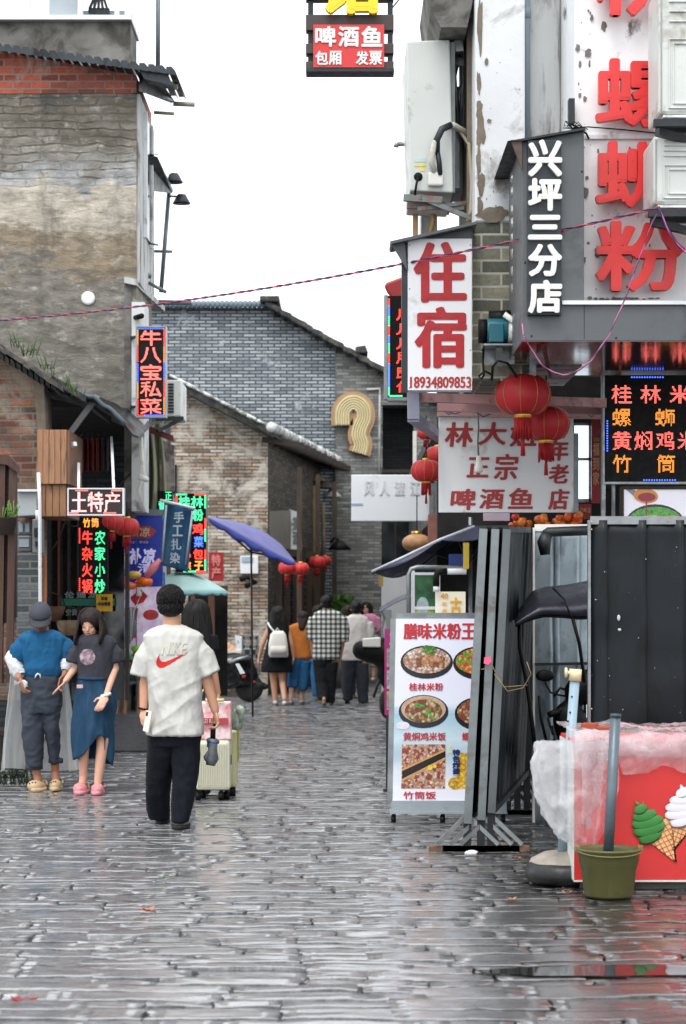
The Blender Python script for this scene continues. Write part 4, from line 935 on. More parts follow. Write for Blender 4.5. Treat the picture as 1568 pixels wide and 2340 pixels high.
mb.build('lettering', mat('brush_red', (168, 52, 54), .55, .1), t)
t = thing('light_bulb', 'bare bulb holder dangling on a wire in front of the restaurant sign', 'light', tuple(P(1094, 1084, 16.7)))
mb = MB(); mb.tube([P(1092, 930, 16.7), P(1094, 980, 16.7), P(1092, 1010, 16.7), P(1094, 1045, 16.7)], .007, 6); mb.build('wire', mat('grey_flex', (110, 108, 106), .6), t)
mb = MB(); mb.lathe([(.012, .14), (.02, .13), (.024, .06), (.036, .05), (.036, .01), (.03, 0)], c=P(1094, 1080, 16.7), n=14); mb.build('socket', M_offwhite, t)
# led menu sign
Yd = 15.9
t = thing('led_menu_sign', 'black running light menu sign with red and amber dish names', 'sign', tuple(P(1480, 1105, Yd)))
mb = MB(); mb.pb(1381, 1716, 856, 1102, Yd, .1); mb.build('panel', M_black, t)
mb = MB()
for a, b, c, d in ((1378, 1382, 853, 1106), (1382, 1720, 1101, 1106), (1382, 1720, 852, 857)): mb.pb(a, b, c, d, Yd-.02, .13)
mb.build('frame', M_steel, t)
def ledline(chs, y0, y1, mm):
    for ch, x0, x1 in chs: MB().led(ch, x0, x1, y0, y1, Yd-.004, 17, .44, .24).build('letter', mm, t)
ledline([('桂', 1398, 1444), ('林', 1464, 1510), ('米', 1531, 1577), ('粉', 1598, 1644)], 880, 922, M_led_p)
ledline([('螺', 1400, 1442), ('蛳', 1498, 1542), ('粉', 1598, 1642)], 934, 974, M_led_o)
ledline([('黄', 1400, 1443), ('焖', 1450, 1491), ('鸡', 1499, 1541), ('米', 1549, 1591), ('饭', 1598, 1640)], 986, 1028, M_led_p)
ledline([('竹', 1400, 1443), ('筒', 1502, 1543), ('饭', 1598, 1640)], 1039, 1080, M_led_o)
for a, b in (((1444, 862), (1515, 862)), ((1472, 1097), (1543, 1097)), ((1388, 962), (1388, 1030))): MB().dots(a, b, 13, Yd-.004, .0065).build('border_light', M_led_b, t)
# lanterns
def lantern(label, px, py, Yq, r, group, ts=1.0, mset=None):
    c = P(px, py, Yq)
    t = thing('lantern', label, 'lantern', tuple(c), group)
    mb = MB(); n = 48; prof = []; h = r*.70
    vs = []; fs = []
    for i in range(17):
        a = math.pi*i/16; zz = -h*math.cos(a); rr = (r-.28*r)*math.sin(a)**.85+.28*r
        for j in range(n):
            k = 1-.028*abs(math.sin(j/n*math.pi*10))**.5*-1-.028
            th = 2*math.pi*j/n; vs.append(c+Vector((rr*k*math.cos(th), rr*k*math.sin(th), zz)))
    for i in range(16):
        for j in range(n): fs.append((i*n+j, i*n+(j+1) % n, (i+1)*n+(j+1) % n, (i+1)*n+j))
    mb.add(vs, fs, True); mb.build('shade', M_lantern, t)
    mb = MB()
    for k in range(10):
        th = 2*math.pi*(k)/10+.13
        pts = []
        for i in range(1, 16):
            a = math.pi*i/16; rr = ((r-.28*r)*math.sin(a)**.85+.28*r)*1.003; pts.append(c+Vector((rr*math.cos(th), rr*math.sin(th), -h*math.cos(a))))
        mb.tube(pts, r*.010, 5)
    mb.build('rib', mat('rib_gold', (206, 150, 92), .4, .1, metal=.4) if 'rib_gold' not in bpy.data.materials else bpy.data.materials['rib_gold'], sub(t, 'shade'))
    mb = MB(); mb.lathe([(r*.29, -h-r*.13), (r*.31, -h-r*.12), (r*.31, -h+.01), (r*.28, -h+.02)], c=c, n=24); mb.lathe([(r*.27, h-.01), (r*.27, h+r*.13), (r*.25, h+r*.13)], c=c, n=24); mb.build('rim', M_gold, t, split=True)
    mb = MB(); q = random.Random(int(px))
    for k in range(46):
        th = 2*math.pi*k/46; a = c+Vector((r*.29*math.cos(th), r*.29*math.sin(th), -h-r*.12)); L = r*q.uniform(.62, .8)*ts
        mb.tube([a, a+Vector((q.uniform(-.01, .01), q.uniform(-.01, .01), -L))], [r*.03, r*.022], 4)
    a = c+Vector((0, 0, -h-r*.7*ts))
    for k in range(12):
        th = k*.52; mb.tube([a, a+Vector((r*.05*math.cos(th), r*.05*math.sin(th), -r*.3)), a+Vector((r*.07*math.cos(th), r*.07*math.sin(th), -r*.75*ts))], r*.018, 4)
    mb.build('tassel', M_tassel, t)
    mb = MB(); mb.tube([c+Vector((0, 0, h)), c+Vector((0, 0, h+r*1.3))], .006, 6); mb.build('cord', M_black, t)
    return t
G = 'red lanterns hung along the right of the street'
lantern('large red lantern, nearer of the pair before the restaurant sign', 1195, 902, 15.3, X_(784+65, 15.3), G)
lantern('large red lantern tucked behind the nearer one and overlapping the word for years', 1248, 968, 15.9, X_(784+55, 15.9), G)
lantern('red lantern hanging left of the restaurant sign, lower and fully lit', 974, 1076, 18.3, X_(784+35, 18.3), G)
lantern('red lantern peeking out from behind the edge of the restaurant sign', 1000, 1040, 18.8, X_(784+28, 18.8), G)
lantern('small dark red lantern hidden under the lilac bracket', 974, 990, 20.0, X_(784+20, 20), G)
# food poster above the panels
t = thing('food_poster', 'backlit poster of a spoon pouring sauce over a bowl of noodles', 'poster', tuple(P(1500, 1250, 15.6)))
def glowpic(name, c, s=.75, var=.25, scale=30, c2=None):
    m, n, b = new(name); v = coords(n); c = lin(c); c2 = lin(c2) if c2 else tuple(x*(1-var) for x in c)
    col = ramp(n, nz(n, v, scale, 5, .65), [(.36, c2), (.64, c)])
    n.links.new(col, b.inputs['Base Color']); n.links.new(col, b.inputs['Emission Color']); b.inputs['Emission Strength'].default_value = s*.3; b.inputs['Roughness'].default_value = .25; return m
mb = MB(); mb.pb(1426, 1720, 1118, 1300, 15.6, .05); mb.build('panel', glowpic('poster_white', (232, 230, 240), .55, .03), t)
mb = MB(); mb.pb(1419, 1426, 1112, 1300, 15.58, .08); mb.pb(1426, 1720, 1111, 1118, 15.58, .08); mb.build('frame', M_wood, t)
def flat(mb, poly, Yq): mb.add([P(a, b, Yq) for a, b in poly], [tuple(range(len(poly)))]); return mb
def el(cx, cy, rx, ry, n=28, a0=0, a1=360, rot=0): 
    out = []
    for i in range(n):
        a = R(a0+(a1-a0)*i/(n if a1-a0 == 360 else n-1)); x, y = rx*math.cos(a), ry*math.sin(a); c_, s_ = math.cos(R(rot)), math.sin(R(rot)); out.append((cx+x*c_-y*s_, cy+x*s_+y*c_))
    return out
mb = MB(); flat(mb, el(1497, 1206, 72, 54), 15.594); mb.build('bowl', glowpic('bowl_black', (26, 34, 48), .5), t)
mb = MB(); flat(mb, el(1497, 1192, 62, 34, a0=180, a1=360), 15.59); mb.build('greens', glowpic('greens', (96, 170, 66), .6, .6, 60, (30, 96, 40)), t)
mb = MB(); flat(mb, el(1492, 1196, 50, 18, a0=180, a1=360), 15.586); mb.build('noodles', glowpic('noodles', (226, 190, 168), .6, .5, 80, (150, 70, 60)), t)
mb = MB(); flat(mb, el(1540, 1192, 26, 14, a0=180, a1=360), 15.584); mb.build('meat', glowpic('meat', (226, 160, 76), .6, .4, 50), t)
mb = MB(); flat(mb, [(1430, 1118), (1446, 1118), (1480, 1134), (1474, 1146), (1458, 1142)], 15.594); mb.build('spoon_handle', glowpic('spoon_grey', (130, 134, 140), .4), t)
mb = MB(); flat(mb, el(1476, 1133, 28, 17, rot=6), 15.59); mb.build('spoon', glowpic('spoon_brown', (200, 130, 60), .6), t)
mb = MB(); flat(mb, el(1478, 1136, 20, 10), 15.586); flat(mb, [(1476, 1146), (1479, 1146), (1478, 1178), (1476, 1178)], 15.586); mb.build('sauce', glowpic('sauce', (140, 36, 50), .6), t)
# ================================================================ left: signs and stalls
def framebox(t, px0, px1, py0, py1, Yq, dep, mpanel, mframe, fw=4):
    mb = MB(); mb.pb(px0, px1, py0, py1, Yq, dep); mb.build('panel', mpanel, t)
    mb = MB()
    for q in ((px0-fw, px0, py0-fw, py1+fw), (px1, px1+fw, py0-fw, py1+fw), (px0, px1, py0-fw, py0), (px0, px1, py1, py1+fw)): mb.pb(*q, Yq-.015, dep+.02)
    mb.build('frame', mframe, t)
Yq = 21.3
t = thing('led_sign', 'vertical running light sign of five red characters on the pale column', 'sign', tuple(P(345, 955, Yq)))
framebox(t, 313, 377, 748, 951, Yq, .12, M_black, M_steel, 3)
mb = MB()
for i, ch in enumerate('牛八宝私菜'): mb.led(ch, 321, 369, 755+39*i, 790+39*i, Yq-.012, 19, .56, .22)
mb.build('lettering', M_led_p, t)
for mm, a, b, n_ in ((M_led_b, (316, 751), (372, 751), 15), (M_led_r, (375, 752), (375, 790), 11), (M_led_o, (375, 794), (375, 826), 9), (M_led_b, (375, 830), (375, 866), 10), (M_led_r, (375, 870), (375, 906), 10), (M_led_o, (375, 910), (375, 946), 10), (M_led_o, (315, 755), (315, 786), 9), (M_led_r, (315, 790), (315, 826), 10), (M_led_b, (315, 832), (315, 872), 11), (M_led_o, (315, 876), (315, 908), 9), (M_led_r, (315, 912), (315, 946), 10), (M_led_b, (332, 949), (374, 949), 12), (M_led_r, (316, 949), (329, 949), 4)):
    MB().dots(a, b, n_, Yq-.012, .0075).build('border_light', mm, t)
mb = MB(); mb.bar(P(312, 770, Yq+.08), P(300, 772, 22), .03); mb.bar(P(312, 930, Yq+.08), P(300, 930, 22), .03); mb.build('bracket', M_dsteel, t, split=True)
t = thing('air_conditioner', 'weathered air conditioner on a bracket behind the five character sign', 'air conditioner', tuple(P(398, 955, 23)))
mb = MB(); mb.pb(379, 414, 868, 952, 23, .8); mb.build('casing', M_acw, t, bevel=.015)
mb = MB()
for k in range(10): mb.pb(384, 397, 876+k*7, 880+k*7, 22.98, .03)
mb.build('louvre', M_dsteel, t)
mb = MB(); mb.bar(P(356, 958, 23), P(420, 956, 23), .04); mb.bar(P(360, 985, 23), P(414, 958, 23.2), .04); mb.build('bracket', M_dsteel, t)
t = thing('security_camera', 'small black security camera under the balcony by the pale column', 'camera', tuple(P(318, 725, 22)))
mb = MB(); mb.tube([P(310, 726, 21.9), P(324, 722, 21.7)], .03, 8); mb.build('body', M_black, t)
mb = MB(); mb.tube([P(312, 712, 22), P(314, 726, 21.9)], .015, 6); mb.build('mount', M_dsteel, t)
# local produce led sign
Yq = 18.9
t = thing('led_sign', 'small horizontal sign with three rose white glowing characters at the left', 'sign', tuple(P(218, 1180, Yq)))
framebox(t, 157, 280, 1118, 1175, Yq, .1, mat('wine_black', (34, 14, 20), .4, .1), M_white, 3)
mb = MB()
for i, ch in enumerate('土特产'): mb.led(ch, 163+38*i, 198+38*i, 1124, 1170, Yq-.01, 22, .55, .2)
mb.build('lettering', M_led_w, t)
for a, b in (((174, 1121), (200, 1121)), ((256, 1121), (277, 1121)), ((160, 1172), (178, 1172)), ((238, 1172), (264, 1172))): MB().dots(a, b, 8, Yq-.01, .007).build('border_light', M_led_p, t)
mb = MB(); mb.bar(P(180, 1114, Yq+.05), P(180, 1060, 19.6), .025); mb.bar(P(260, 1114, Yq+.05), P(255, 1000, 20.4), .025); mb.bar(P(150, 1022, 19.4), P(172, 1014, 19.3), .04); mb.build('hanger', M_white, t)
Yq = 20.6
t = thing('led_sign', 'tall two column sign with red and green glowing characters over the shop glass', 'sign', tuple(P(213, 1352, Yq)))
mb = MB(); mb.pb(180, 246, 1182, 1352, Yq, .08); mb.build('panel', M_black, t)
for chs, x0, x1, y0, h, mm in (('牛杂火锅', 188, 211, 1213, 37, M_led_r), ('农家小炒', 217, 240, 1213, 37, M_led_g)):
    for i, ch in enumerate(chs): MB().led(ch, x0, x1, y0+h*i, y0+h*i+31, Yq-.01, 17, .58, .22).build('letter', mm, t)
mb = MB()
for i, ch in enumerate('竹筒'): mb.led(ch, 190+19*i, 206+19*i, 1184, 1205, Yq-.01, 15, .6, .22)
mb.build('lettering', M_led_o, t); MB().dots((182, 1208), (182, 1240), 9, Yq-.01, .008).build('border_light', M_led_r, t); MB().dots((182, 1322), (182, 1349), 7, Yq-.01, .008).build('border_light', M_led_r, t)
for i, (x, y, yy) in enumerate(((246, 1192, 20.2), (282, 1204, 20.6))):
    lantern(['dark red lantern directly below the rose white produce sign', 'dark red lantern just right of the rose white produce sign'][i], x+8, y, 20.7+.3*i, .13, 'red lanterns by the left shop front')
# olive canvas hanging by the column
t = thing('canvas_drape', 'olive grey canvas drape hanging between the pale column and the brick house', 'canvas', (X_(345, 23.5), 23.5, Z_(1190, 23.5)))
mb = MB()
def dr(u, v):
    x = 330+58*u*(.75+.25*v)+10*math.sin(v*2.4); y = 978+205*v-14*u; return P(x, y, 23.3+.12*math.sin(u*14+v*2)+.3*u)
mb.grid(dr, 30, 14); mb.build('cloth', mat('olive_canvas', (150, 150, 126), .8, .12, 4, .3), t, solid=.008)
mb = MB(); mb.prism([(330, 968), (396, 996), (398, 1010), (330, 984)], 23.1, 23.15); mb.build('valance', mat('maroon_cloth', (104, 44, 46), .7, .2), t)
mb = MB(); mb.prism([(364, 1002), (398, 1018), (399, 1120), (366, 1130)], 23.45, 23.5); mb.build('notice_board', mat('torn_paper', (158, 150, 146), .8, .35, 9, .2, dirt=(92, 84, 82), dirt_amt=.35), t)
mb = MB(); mb.tube([P(322, 1000, 21.8), P(326, 1080, 21.7), P(316, 1120, 21.8), P(330, 1170, 21.8)], .022, 8); mb.tube([P(318, 1090, 21.6), P(336, 1096, 21.5)], .03, 8); mb.build('hose', M_offwhite, t)
# blue menu board with photos
Yq = 22.6
t = thing('menu_board', 'deep blue drinks board with pink and white posters beneath it', 'menu board', (X_(318, Yq), Yq, 0))
M_bluep = glowpic('blue_panel', (14, 46, 150), .45, .3, 3)
mb = MB(); mb.pb(262, 372, 1176, 1340, Yq, .06); mb.build('panel', M_bluep, t)
mb = MB(); mb.pb(256, 374, 1164, 1178, Yq-.02, .1); mb.pb(256, 262, 1178, 1500, Yq-.02, .1); mb.build('frame', mat('pewter', (110, 116, 124), .4, .1), t)
mb = MB(); flat(mb, [(276, 1216), (292, 1204), (342, 1202), (358, 1214), (342, 1230), (292, 1230)], Yq-.004); mb.build('badge', glowpic('badge_red', (150, 50, 40), .4), t)
mb = MB(); mb.row('阿姨', 288, 316, 1206, 1226, Yq-.006, bold=.5); mb.row('凉', 318, 344, 1206, 1226, Yq-.006, bold=.5); mb.row('凉粉', 290, 342, 1236, 1242, Yq-.004); mb.build('lettering', mat('cream_text', (206, 180, 150), .5), t)
mb = MB(); mb.row('补凉', 294, 356, 1254, 1288, Yq-.006, bold=1.4, shear=.15); mb.row('清', 312, 356, 1288, 1308, Yq-.006, bold=.5); mb.build('lettering', glowpic('lilac_text', (200, 196, 240), .7), t)
mb = MB(); mb.pb(284, 372, 1342, 1500, Yq-.01, .04); mb.build('poster', glowpic('poster_lilac', (196, 170, 206), .5, .5, 9, (224, 214, 232)), t)
mb = MB(); flat(mb, [(296, 1366), (322, 1346), (338, 1362), (328, 1376), (310, 1384)], Yq-.014); flat(mb, [(292, 1386), (316, 1390), (312, 1418), (296, 1424)], Yq-.014); flat(mb, el(345, 1405, 18, 12), Yq-.014); mb.build('food_picture', glowpic('dish_red', (176, 34, 40), .5, .5, 22), t)
mb = MB(); mb.row('美食', 294, 312, 1444, 1458, Yq-.014, bold=.8); mb.build('lettering', glowpic('magenta_text', (200, 40, 110), .5), t)
t = thing('banner', 'teal blue hanging banner with a column of pale hand painted characters', 'banner', tuple(P(404, 1300, 22)))
Yq = 22.0
mb = MB()
def bn(u, v):
    x = 376+66*u-8*v-v*4*u; y = 1146+14*u+(1290-1146)*v+(4*u); return P(x, y, Yq+.05*math.sin(u*9+v*1.5)+.04*math.sin(v*4))
mb.grid(bn, 24, 20); mb.build('cloth', mat('teal_cloth', (44, 88, 122), .8, .12, 4, .2), t, solid=.006)
mb = MB(); mb.tube([P(366, 1143, Yq), P(446, 1162, Yq)], .016, 8); mb.build('rod', M_white, t)
mb = MB()
for i, ch in enumerate('手工扎染'): mb.text(ch, 398-3*i, 420-3*i, 1170+31*i, 1194+31*i, Yq-.1, dep=.004, bold=.7)
mb.tube([P(380, 1154, Yq-.08), P(370, 1284, Yq-.05)], .012, 5); mb.tube([P(440, 1168, Yq-.08), P(424, 1290, Yq-.05)], .012, 5); mb.build('lettering', mat('pale_dye', (168, 182, 192), .7), t)
# green and red led menu
Yq = 24.0
t = thing('led_sign', 'tall framed running light menu in green, red, blue and amber beside the teal banner', 'sign', tuple(P(437, 1310, Yq)))
framebox(t, 402, 471, 1128, 1308, Yq, .12, M_black, M_steel, 2)
def put(chs, mm, n_=15):
    for ch, x0, x1, y0, y1 in chs: MB().led(ch, x0, x1, y0, y1, Yq-.01, n_, .7, .2).build('letter', mm, t)
put([('桂', 408, 434, 1134, 1160), ('林', 437, 464, 1134, 1160), ('米', 412, 432, 1166, 1192), ('粉', 441, 464, 1164, 1190)], M_led_g)
put([('烤', 412, 434, 1198, 1222), ('鸡', 440, 464, 1196, 1222)], M_led_r); put([('汤', 414, 434, 1226, 1250), ('菜', 444, 464, 1226, 1250)], M_led_b)
put([('小', 416, 436, 1256, 1278), ('包', 442, 464, 1254, 1278)], M_led_r); put([('粽', 416, 436, 1282, 1304), ('子', 444, 464, 1282, 1304)], M_led_o)
for mm, a, b in ((M_led_g, (404, 1130), (426, 1130)), (M_led_r, (446, 1130), (470, 1130)), (M_led_g, (469, 1134), (469, 1160)), (M_led_r, (404, 1134), (404, 1152)), (M_led_r, (469, 1186), (469, 1208)), (M_led_g, (469, 1210), (469, 1236)), (M_led_r, (469, 1258), (469, 1278)), (M_led_g, (469, 1280), (469, 1302)), (M_led_g, (421, 1306), (446, 1306)), (M_led_r, (449, 1306), (469, 1306))):
    MB().dots(a, b, 8, Yq-.01, .012).build('border_light', mm, t)
t = thing('led_sign', 'green glowing sign mostly hidden behind the top of the teal banner', 'sign', tuple(P(378, 1192, 23.2)))
mb = MB(); mb.pb(360, 394, 1122, 1196, 23.2, .08); mb.build('panel', M_black, t)
mb = MB(); mb.led('营', 363, 378, 1144, 1164, 23.19, 11, .65, .2); mb.led('业', 363, 376, 1168, 1188, 23.19, 11, .65, .2); mb.led('正', 378, 392, 1124, 1142, 23.19, 11, .65, .2); mb.build('lettering', M_led_g, t)
# red produce banner on the brown brick house
t = thing('wall_banner', 'red banner with three faded characters on the brown brick wall', 'banner', tuple(P(493, 1330, 34)))
mb = MB(); mb.pb(477, 511, 1262, 1328, 34, .03); mb.build('cloth', mat('red_cloth', (150, 30, 34), .7, .12), t)
mb = MB(); mb.vtext('特产', 484, 504, 1266, 1324, 33.99, bold=1); mb.build('lettering', mat('pink_text', (206, 120, 116), .7), t)
# pale green parasol
def parasol(t, apex, z_edge, r, mtop, n=8, tilt=None, fringe=0, mfr=None, k=1.0, ribm=None):
    mb = MB(); nu = 48; a = Vector(apex); h = a.z-z_edge
    M = tilt or Matrix.Identity(4)
    def fn(u, v):
        th = 2*math.pi*u; sag = 1-.05*v*abs(math.sin(th*n/2)); rr = r*v*sag
        return M @ Vector((rr*math.cos(th), rr*math.sin(th), -h*(v**1.35))) + a
    mb.grid(fn, nu, 10)
    mb.build('canopy', mtop, t, solid=.006)
    if fringe:
        mb = MB(); mb.grid(lambda u, v: fn(u, 1)+M @ Vector((0, 0, -fringe*v*(.6+.4*abs(math.sin(u*math.pi*n*2))))), nu*2, 2); mb.build('valance', mfr, t, solid=.004)
    mb = MB()
    for i in range(n): mb.tube([fn(i/n, .02)+Vector((0, 0, -.02)), fn(i/n, .5)+Vector((0, 0, -.025)), fn(i/n, 1)+Vector((0, 0, -.02))], .009, 5)
    for i in range(n): mb.tube([fn(i/n, .5)+Vector((0, 0, -.03)), a+M @ Vector((0, 0, -h*1.3))], .007, 5)
    mb.build('rib', ribm or M_steel, t)
    return fn
a = P(418, 1303, 24.2)
t = thing('parasol', 'pale mint parasol over the market table behind the man in white', 'parasol', (a.x, a.y, 0))
parasol(t, a, Z_(1352, 24.2), .53*1.02, mat('mint_cloth', (176, 214, 212), .7, .05, 4, .1), 8, fringe=.05, mfr=mat('mint_edge', (140, 190, 190), .7, .05))
mb = MB(); mb.tube([(a.x, a.y, .1), a+Vector((0, 0, .03))], .02, 8); mb.build('pole', M_steel, t)
mb = MB(); mb.lathe([(.2, 0), (.2, .06), (.05, .1)], c=(a.x, a.y, 0), n=16); mb.build('base', M_conc, t)
t = thing('price_card', 'blue and white price card above the mint parasol', 'sign', tuple(P(360, 1340, 23.4)))
mb = MB(); mb.pb(328, 380, 1294, 1342, 23.4, .02); mb.build('card', M_white, t)
mb = MB(); mb.pb(342, 377, 1308, 1337, 23.39, .01); mb.build('panel', glowpic('sky_blue', (40, 120, 180), .3), t)
mb = MB(); mb.row('亿2串', 346, 374, 1310, 1321, 23.385, bold=.3); mb.row('元1串', 346, 374, 1324, 1335, 23.385, bold=.3); mb.build('lettering', M_white, t)
t = thing('foil_balloon', 'bunch of plain orange and pink foil balloons tied above the menu posters', 'balloon', tuple(P(300, 1340, 21.9)))
Yq = 21.9
mor = mat('orange_foil', (222, 98, 30), .25, .15, 6, .05, metal=.2)
mb = MB(); mb.ell(P(276, 1330, Yq), (.07, .06, .09), 14); mb.ell(P(330, 1330, Yq), (.10, .07, .055), 14); mb.ell(P(266, 1302, Yq+.05), (.07, .06, .10), 14); mb.limb([P(268, 1316, Yq), P(280, 1334, Yq-.04), P(304, 1340, Yq-.02)], [.06, .065, .04]); fuse(mb, 'balloon', mor, t, .012, 3)
mb = MB(); mb.ell(P(282, 1282, Yq-.04), (.075, .07, .09), 14); mb.build('balloon', mat('tan_foil', (206, 168, 120), .3, .1), t)
mb = MB(); mb.ell(P(306, 1314, Yq-.02), (.085, .05, .045), 12); mb.build('balloon', mat('yellow_foil', (220, 180, 70), .3, .1), t)
mb = MB(); mb.tube([P(334, 1318, Yq), P(350, 1298, Yq), P(366, 1278, Yq)], [.03, .05, .02], 8); mb.build('balloon', mat('pink_foil', (228, 130, 140), .3, .2), t)
mb = MB(); mb.tube([P(318, 1344, Yq), P(318, 1362, Yq)], [.012, .03], 6); mb.tube([P(296, 1340, Yq), P(300, 1400, Yq), P(298, 1500, Yq)], .003, 4); mb.tube([P(330, 1340, Yq), P(305, 1400, Yq), P(298, 1500, Yq)], .003, 4); mb.build('string', M_offwhite, t)
# market table behind the people
Yq = 34.9
t = thing('market_table', 'wooden market table with white trays of snacks behind the man in white', 'table', (X_(500, Yq), Yq, 0))
mb = MB(); mb.pb(430, 560, 1492, 1500, Yq, .7); mb.build('tabletop', mat('table_wood', (168, 128, 92), .6, .15, 5, .1, an=(1, 6, 6)), t)
mb = MB(); mb.pb(434, 548, 1500, 1540, Yq+.03, .02); mb.build('apron', mat('table_apron', (140, 104, 76), .7, .15), t)
for x, y_ in ((436, Yq+.05), (552, Yq+.05), (436, Yq+.6), (552, Yq+.6)): MB().bar((X_(x, Yq), y_, 0), (X_(x, Yq), y_, Z_(1500, Yq)), .06).build('leg', M_wood, t)
t = thing('snack_tray', 'pile of snacks under clear plastic on the market table', 'food', tuple(P(510, 1490, 35.1)))
mb = MB(); mb.grid(lambda u, v: P(448+102*u, 1490-24*math.sin(u*math.pi)**.5*(1-abs(2*v-1))**.5-5*noise.noise(Vector((u*9, v*4, 2))), 34.95+.55*v), 24, 10); mb.build('snacks', mat('fried_snack', (206, 170, 140), .5, .4, 22, .4, dirt=(176, 112, 66), dirt_amt=.35), t)
mb = MB(); mb.prism([(536, 1452), (556, 1456), (562, 1488), (540, 1490)], 34.92, 35.0); mb.disp(.02, 9); mb.build('bag', M_white, t)
mb = MB(); mb.pb(446, 552, 1486, 1492, 34.9, .6); mb.build('tray', M_offwhite, t)
# rack of dried goods left of the man in white
t = thing('goods_rack', 'small wooden stool stacked with dried brown goods beside the man in white', 'stool', (X_(292, 22.2), 22.2, 0))
mb = MB(); mb.grid(lambda u, v: P(268+60*u, 1528-20*math.sin(u*math.pi)*(1-abs(2*v-1))-8*noise.noise(Vector((u*12, v*6, 4))), 22.1+.4*v), 20, 8); mb.build('dried_goods', mat('dried_brown', (112, 62, 44), .8, .4, 25, .6), t)
mb = MB(); mb.pb(264, 332, 1530, 1542, 22.05, .5); mb.build('seat', M_pine, t)
for x in (272, 290, 322): MB().bar(P(x, 1542, 22.2), (X_(x-3, 22.2), 22.15, Z_(1622, 23)), .035).build('leg', M_pine, t)
t2 = thing('wrapped_goods', 'row of wrapped goods in green, pink and yellow under the posters', 'goods', (X_(310, 22.4), 22.4, Z_(1500, 22.4)))
for i, (x, y, c) in enumerate(((276, 1478, (206, 96, 120)), (292, 1490, (230, 226, 220)), (312, 1486, (120, 176, 60)), (326, 1496, (206, 150, 60)), (300, 1506, (70, 140, 60)), (340, 1480, (200, 60, 60)), (286, 1508, (240, 200, 120)))):
    mb = MB(); mb.ell(P(x, y, 22.35), (.075, .06, .06), 10); mb.disp(.012, 22, i); mb.build('packet', mat('wrap_%d' % i, c, .3, .2, 12, .2), t2)
mb = MB(); mb.pb(264, 350, 1508, 1514, 22.2, .4); mb.build('shelf', M_wood, t2)
mb = MB(); mb.tube([P(290, 1390, 22.3), P(286, 1440, 22.3), P(290, 1470, 22.3)], [.1, .13, .06], 10); mb.disp(.03, 6); tag(mb.build('hanging_coat', mat('grey_coat', (92, 94, 98), .8, .2, 5, .3)), 'grey coat hanging beside the yellow notice and posters', 'coat')
# purple stall canopy in front of the brown brick house
Yq = 28.5
t = thing('stall_canopy', 'tilted lilac blue market umbrella with a scalloped edge by the brown brick wall', 'umbrella', (X_(575, Yq), Yq, 0))
pts = [(478, 1184), (520, 1206), (560, 1229), (600, 1251), (640, 1271), (676, 1287)]; pts2 = [(478, 1182), (522, 1189), (566, 1200), (606, 1217), (644, 1246), (676, 1285)]
def cp(u, v):
    k = u*5; i = min(4, int(k)); f = k-i
    x = pts[i][0]+(pts[i+1][0]-pts[i][0])*f; y = pts[i][1]+(pts[i+1][1]-pts[i][1])*f
    a = P(x, y, Yq); x = pts2[i][0]+(pts2[i+1][0]-pts2[i][0])*f; y = pts2[i][1]+(pts2[i+1][1]-pts2[i][1])*f
    return a.lerp(P(x, y, Yq+1.1), v)+Vector((0, 0, .05*math.sin(v*3.1)*math.sin(u*3.1)))
mb = MB(); mb.grid(cp, 24, 10); mb.build('canopy', mat('lilac_canvas', (96, 96, 150), .7, .08, 3, .15), t, solid=.01)
mb = MB(); mb.grid(lambda u, v: cp(u, 0)+Vector((-.02*v, 0, -v*(.05+.05*abs(math.sin(u*15.7)))*(.5+2.6*u*(1-u)))), 48, 2); mb.build('valance', mat('ultramarine_canvas', (56, 70, 156), .7, .1), t, solid=.006)
mb = MB(); mb.tube([P(574, 1240, Yq+.5), (X_(574, Yq), Yq+.5, .0)], .015, 8); mb.build('pole', M_dsteel, t)
mb = MB(); mb.tube([P(500, 1200, Yq+.5), P(574, 1262, Yq+.5), P(660, 1278, Yq+.5)], .014, 6); mb.tube([P(574, 1262, Yq+.5), P(580, 1214, Yq+.8)], .012, 6); mb.build('rib', M_dsteel, t)
t = thing('meter_box', 'white junction box with a blue sticker on the brown brick wall', 'junction box', tuple(P(570, 1312, 35.8)))
mb = MB(); mb.pb(549, 590, 1270, 1311, 35.8, .15); mb.build('box', M_white, t, bevel=.01)
mb = MB(); mb.pb(552, 578, 1272, 1284, 35.78, .01); mb.build('sticker', mat('pale_blue_label', (150, 180, 196), .5), t)
mb = MB(); mb.tube([P(548, 1325, 35.7), P(566, 1318, 35.7), P(584, 1330, 35.7), P(560, 1340, 35.7)], .05, 6); mb.build('cable', M_black, t)
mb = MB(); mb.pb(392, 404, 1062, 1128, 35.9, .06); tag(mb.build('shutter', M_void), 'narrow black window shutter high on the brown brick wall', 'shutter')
# posts and door under the parasol side
t = thing('timber_doorway', 'brown timber doorway in the dark beneath the mint parasol', 'doorway', (X_(470, 30), 30, 0))
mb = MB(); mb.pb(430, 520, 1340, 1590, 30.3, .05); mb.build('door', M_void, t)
mb = MB(); mb.pb(476, 490, 1345, 1560, 30, .15); mb.pb(436, 446, 1345, 1560, 30, .15); mb.pb(430, 520, 1338, 1348, 30, .15); mb.build('door_frame', mat('umber_timber', (112, 74, 58), .65, .2, 4, .2, an=(6, 6, .7)), t)
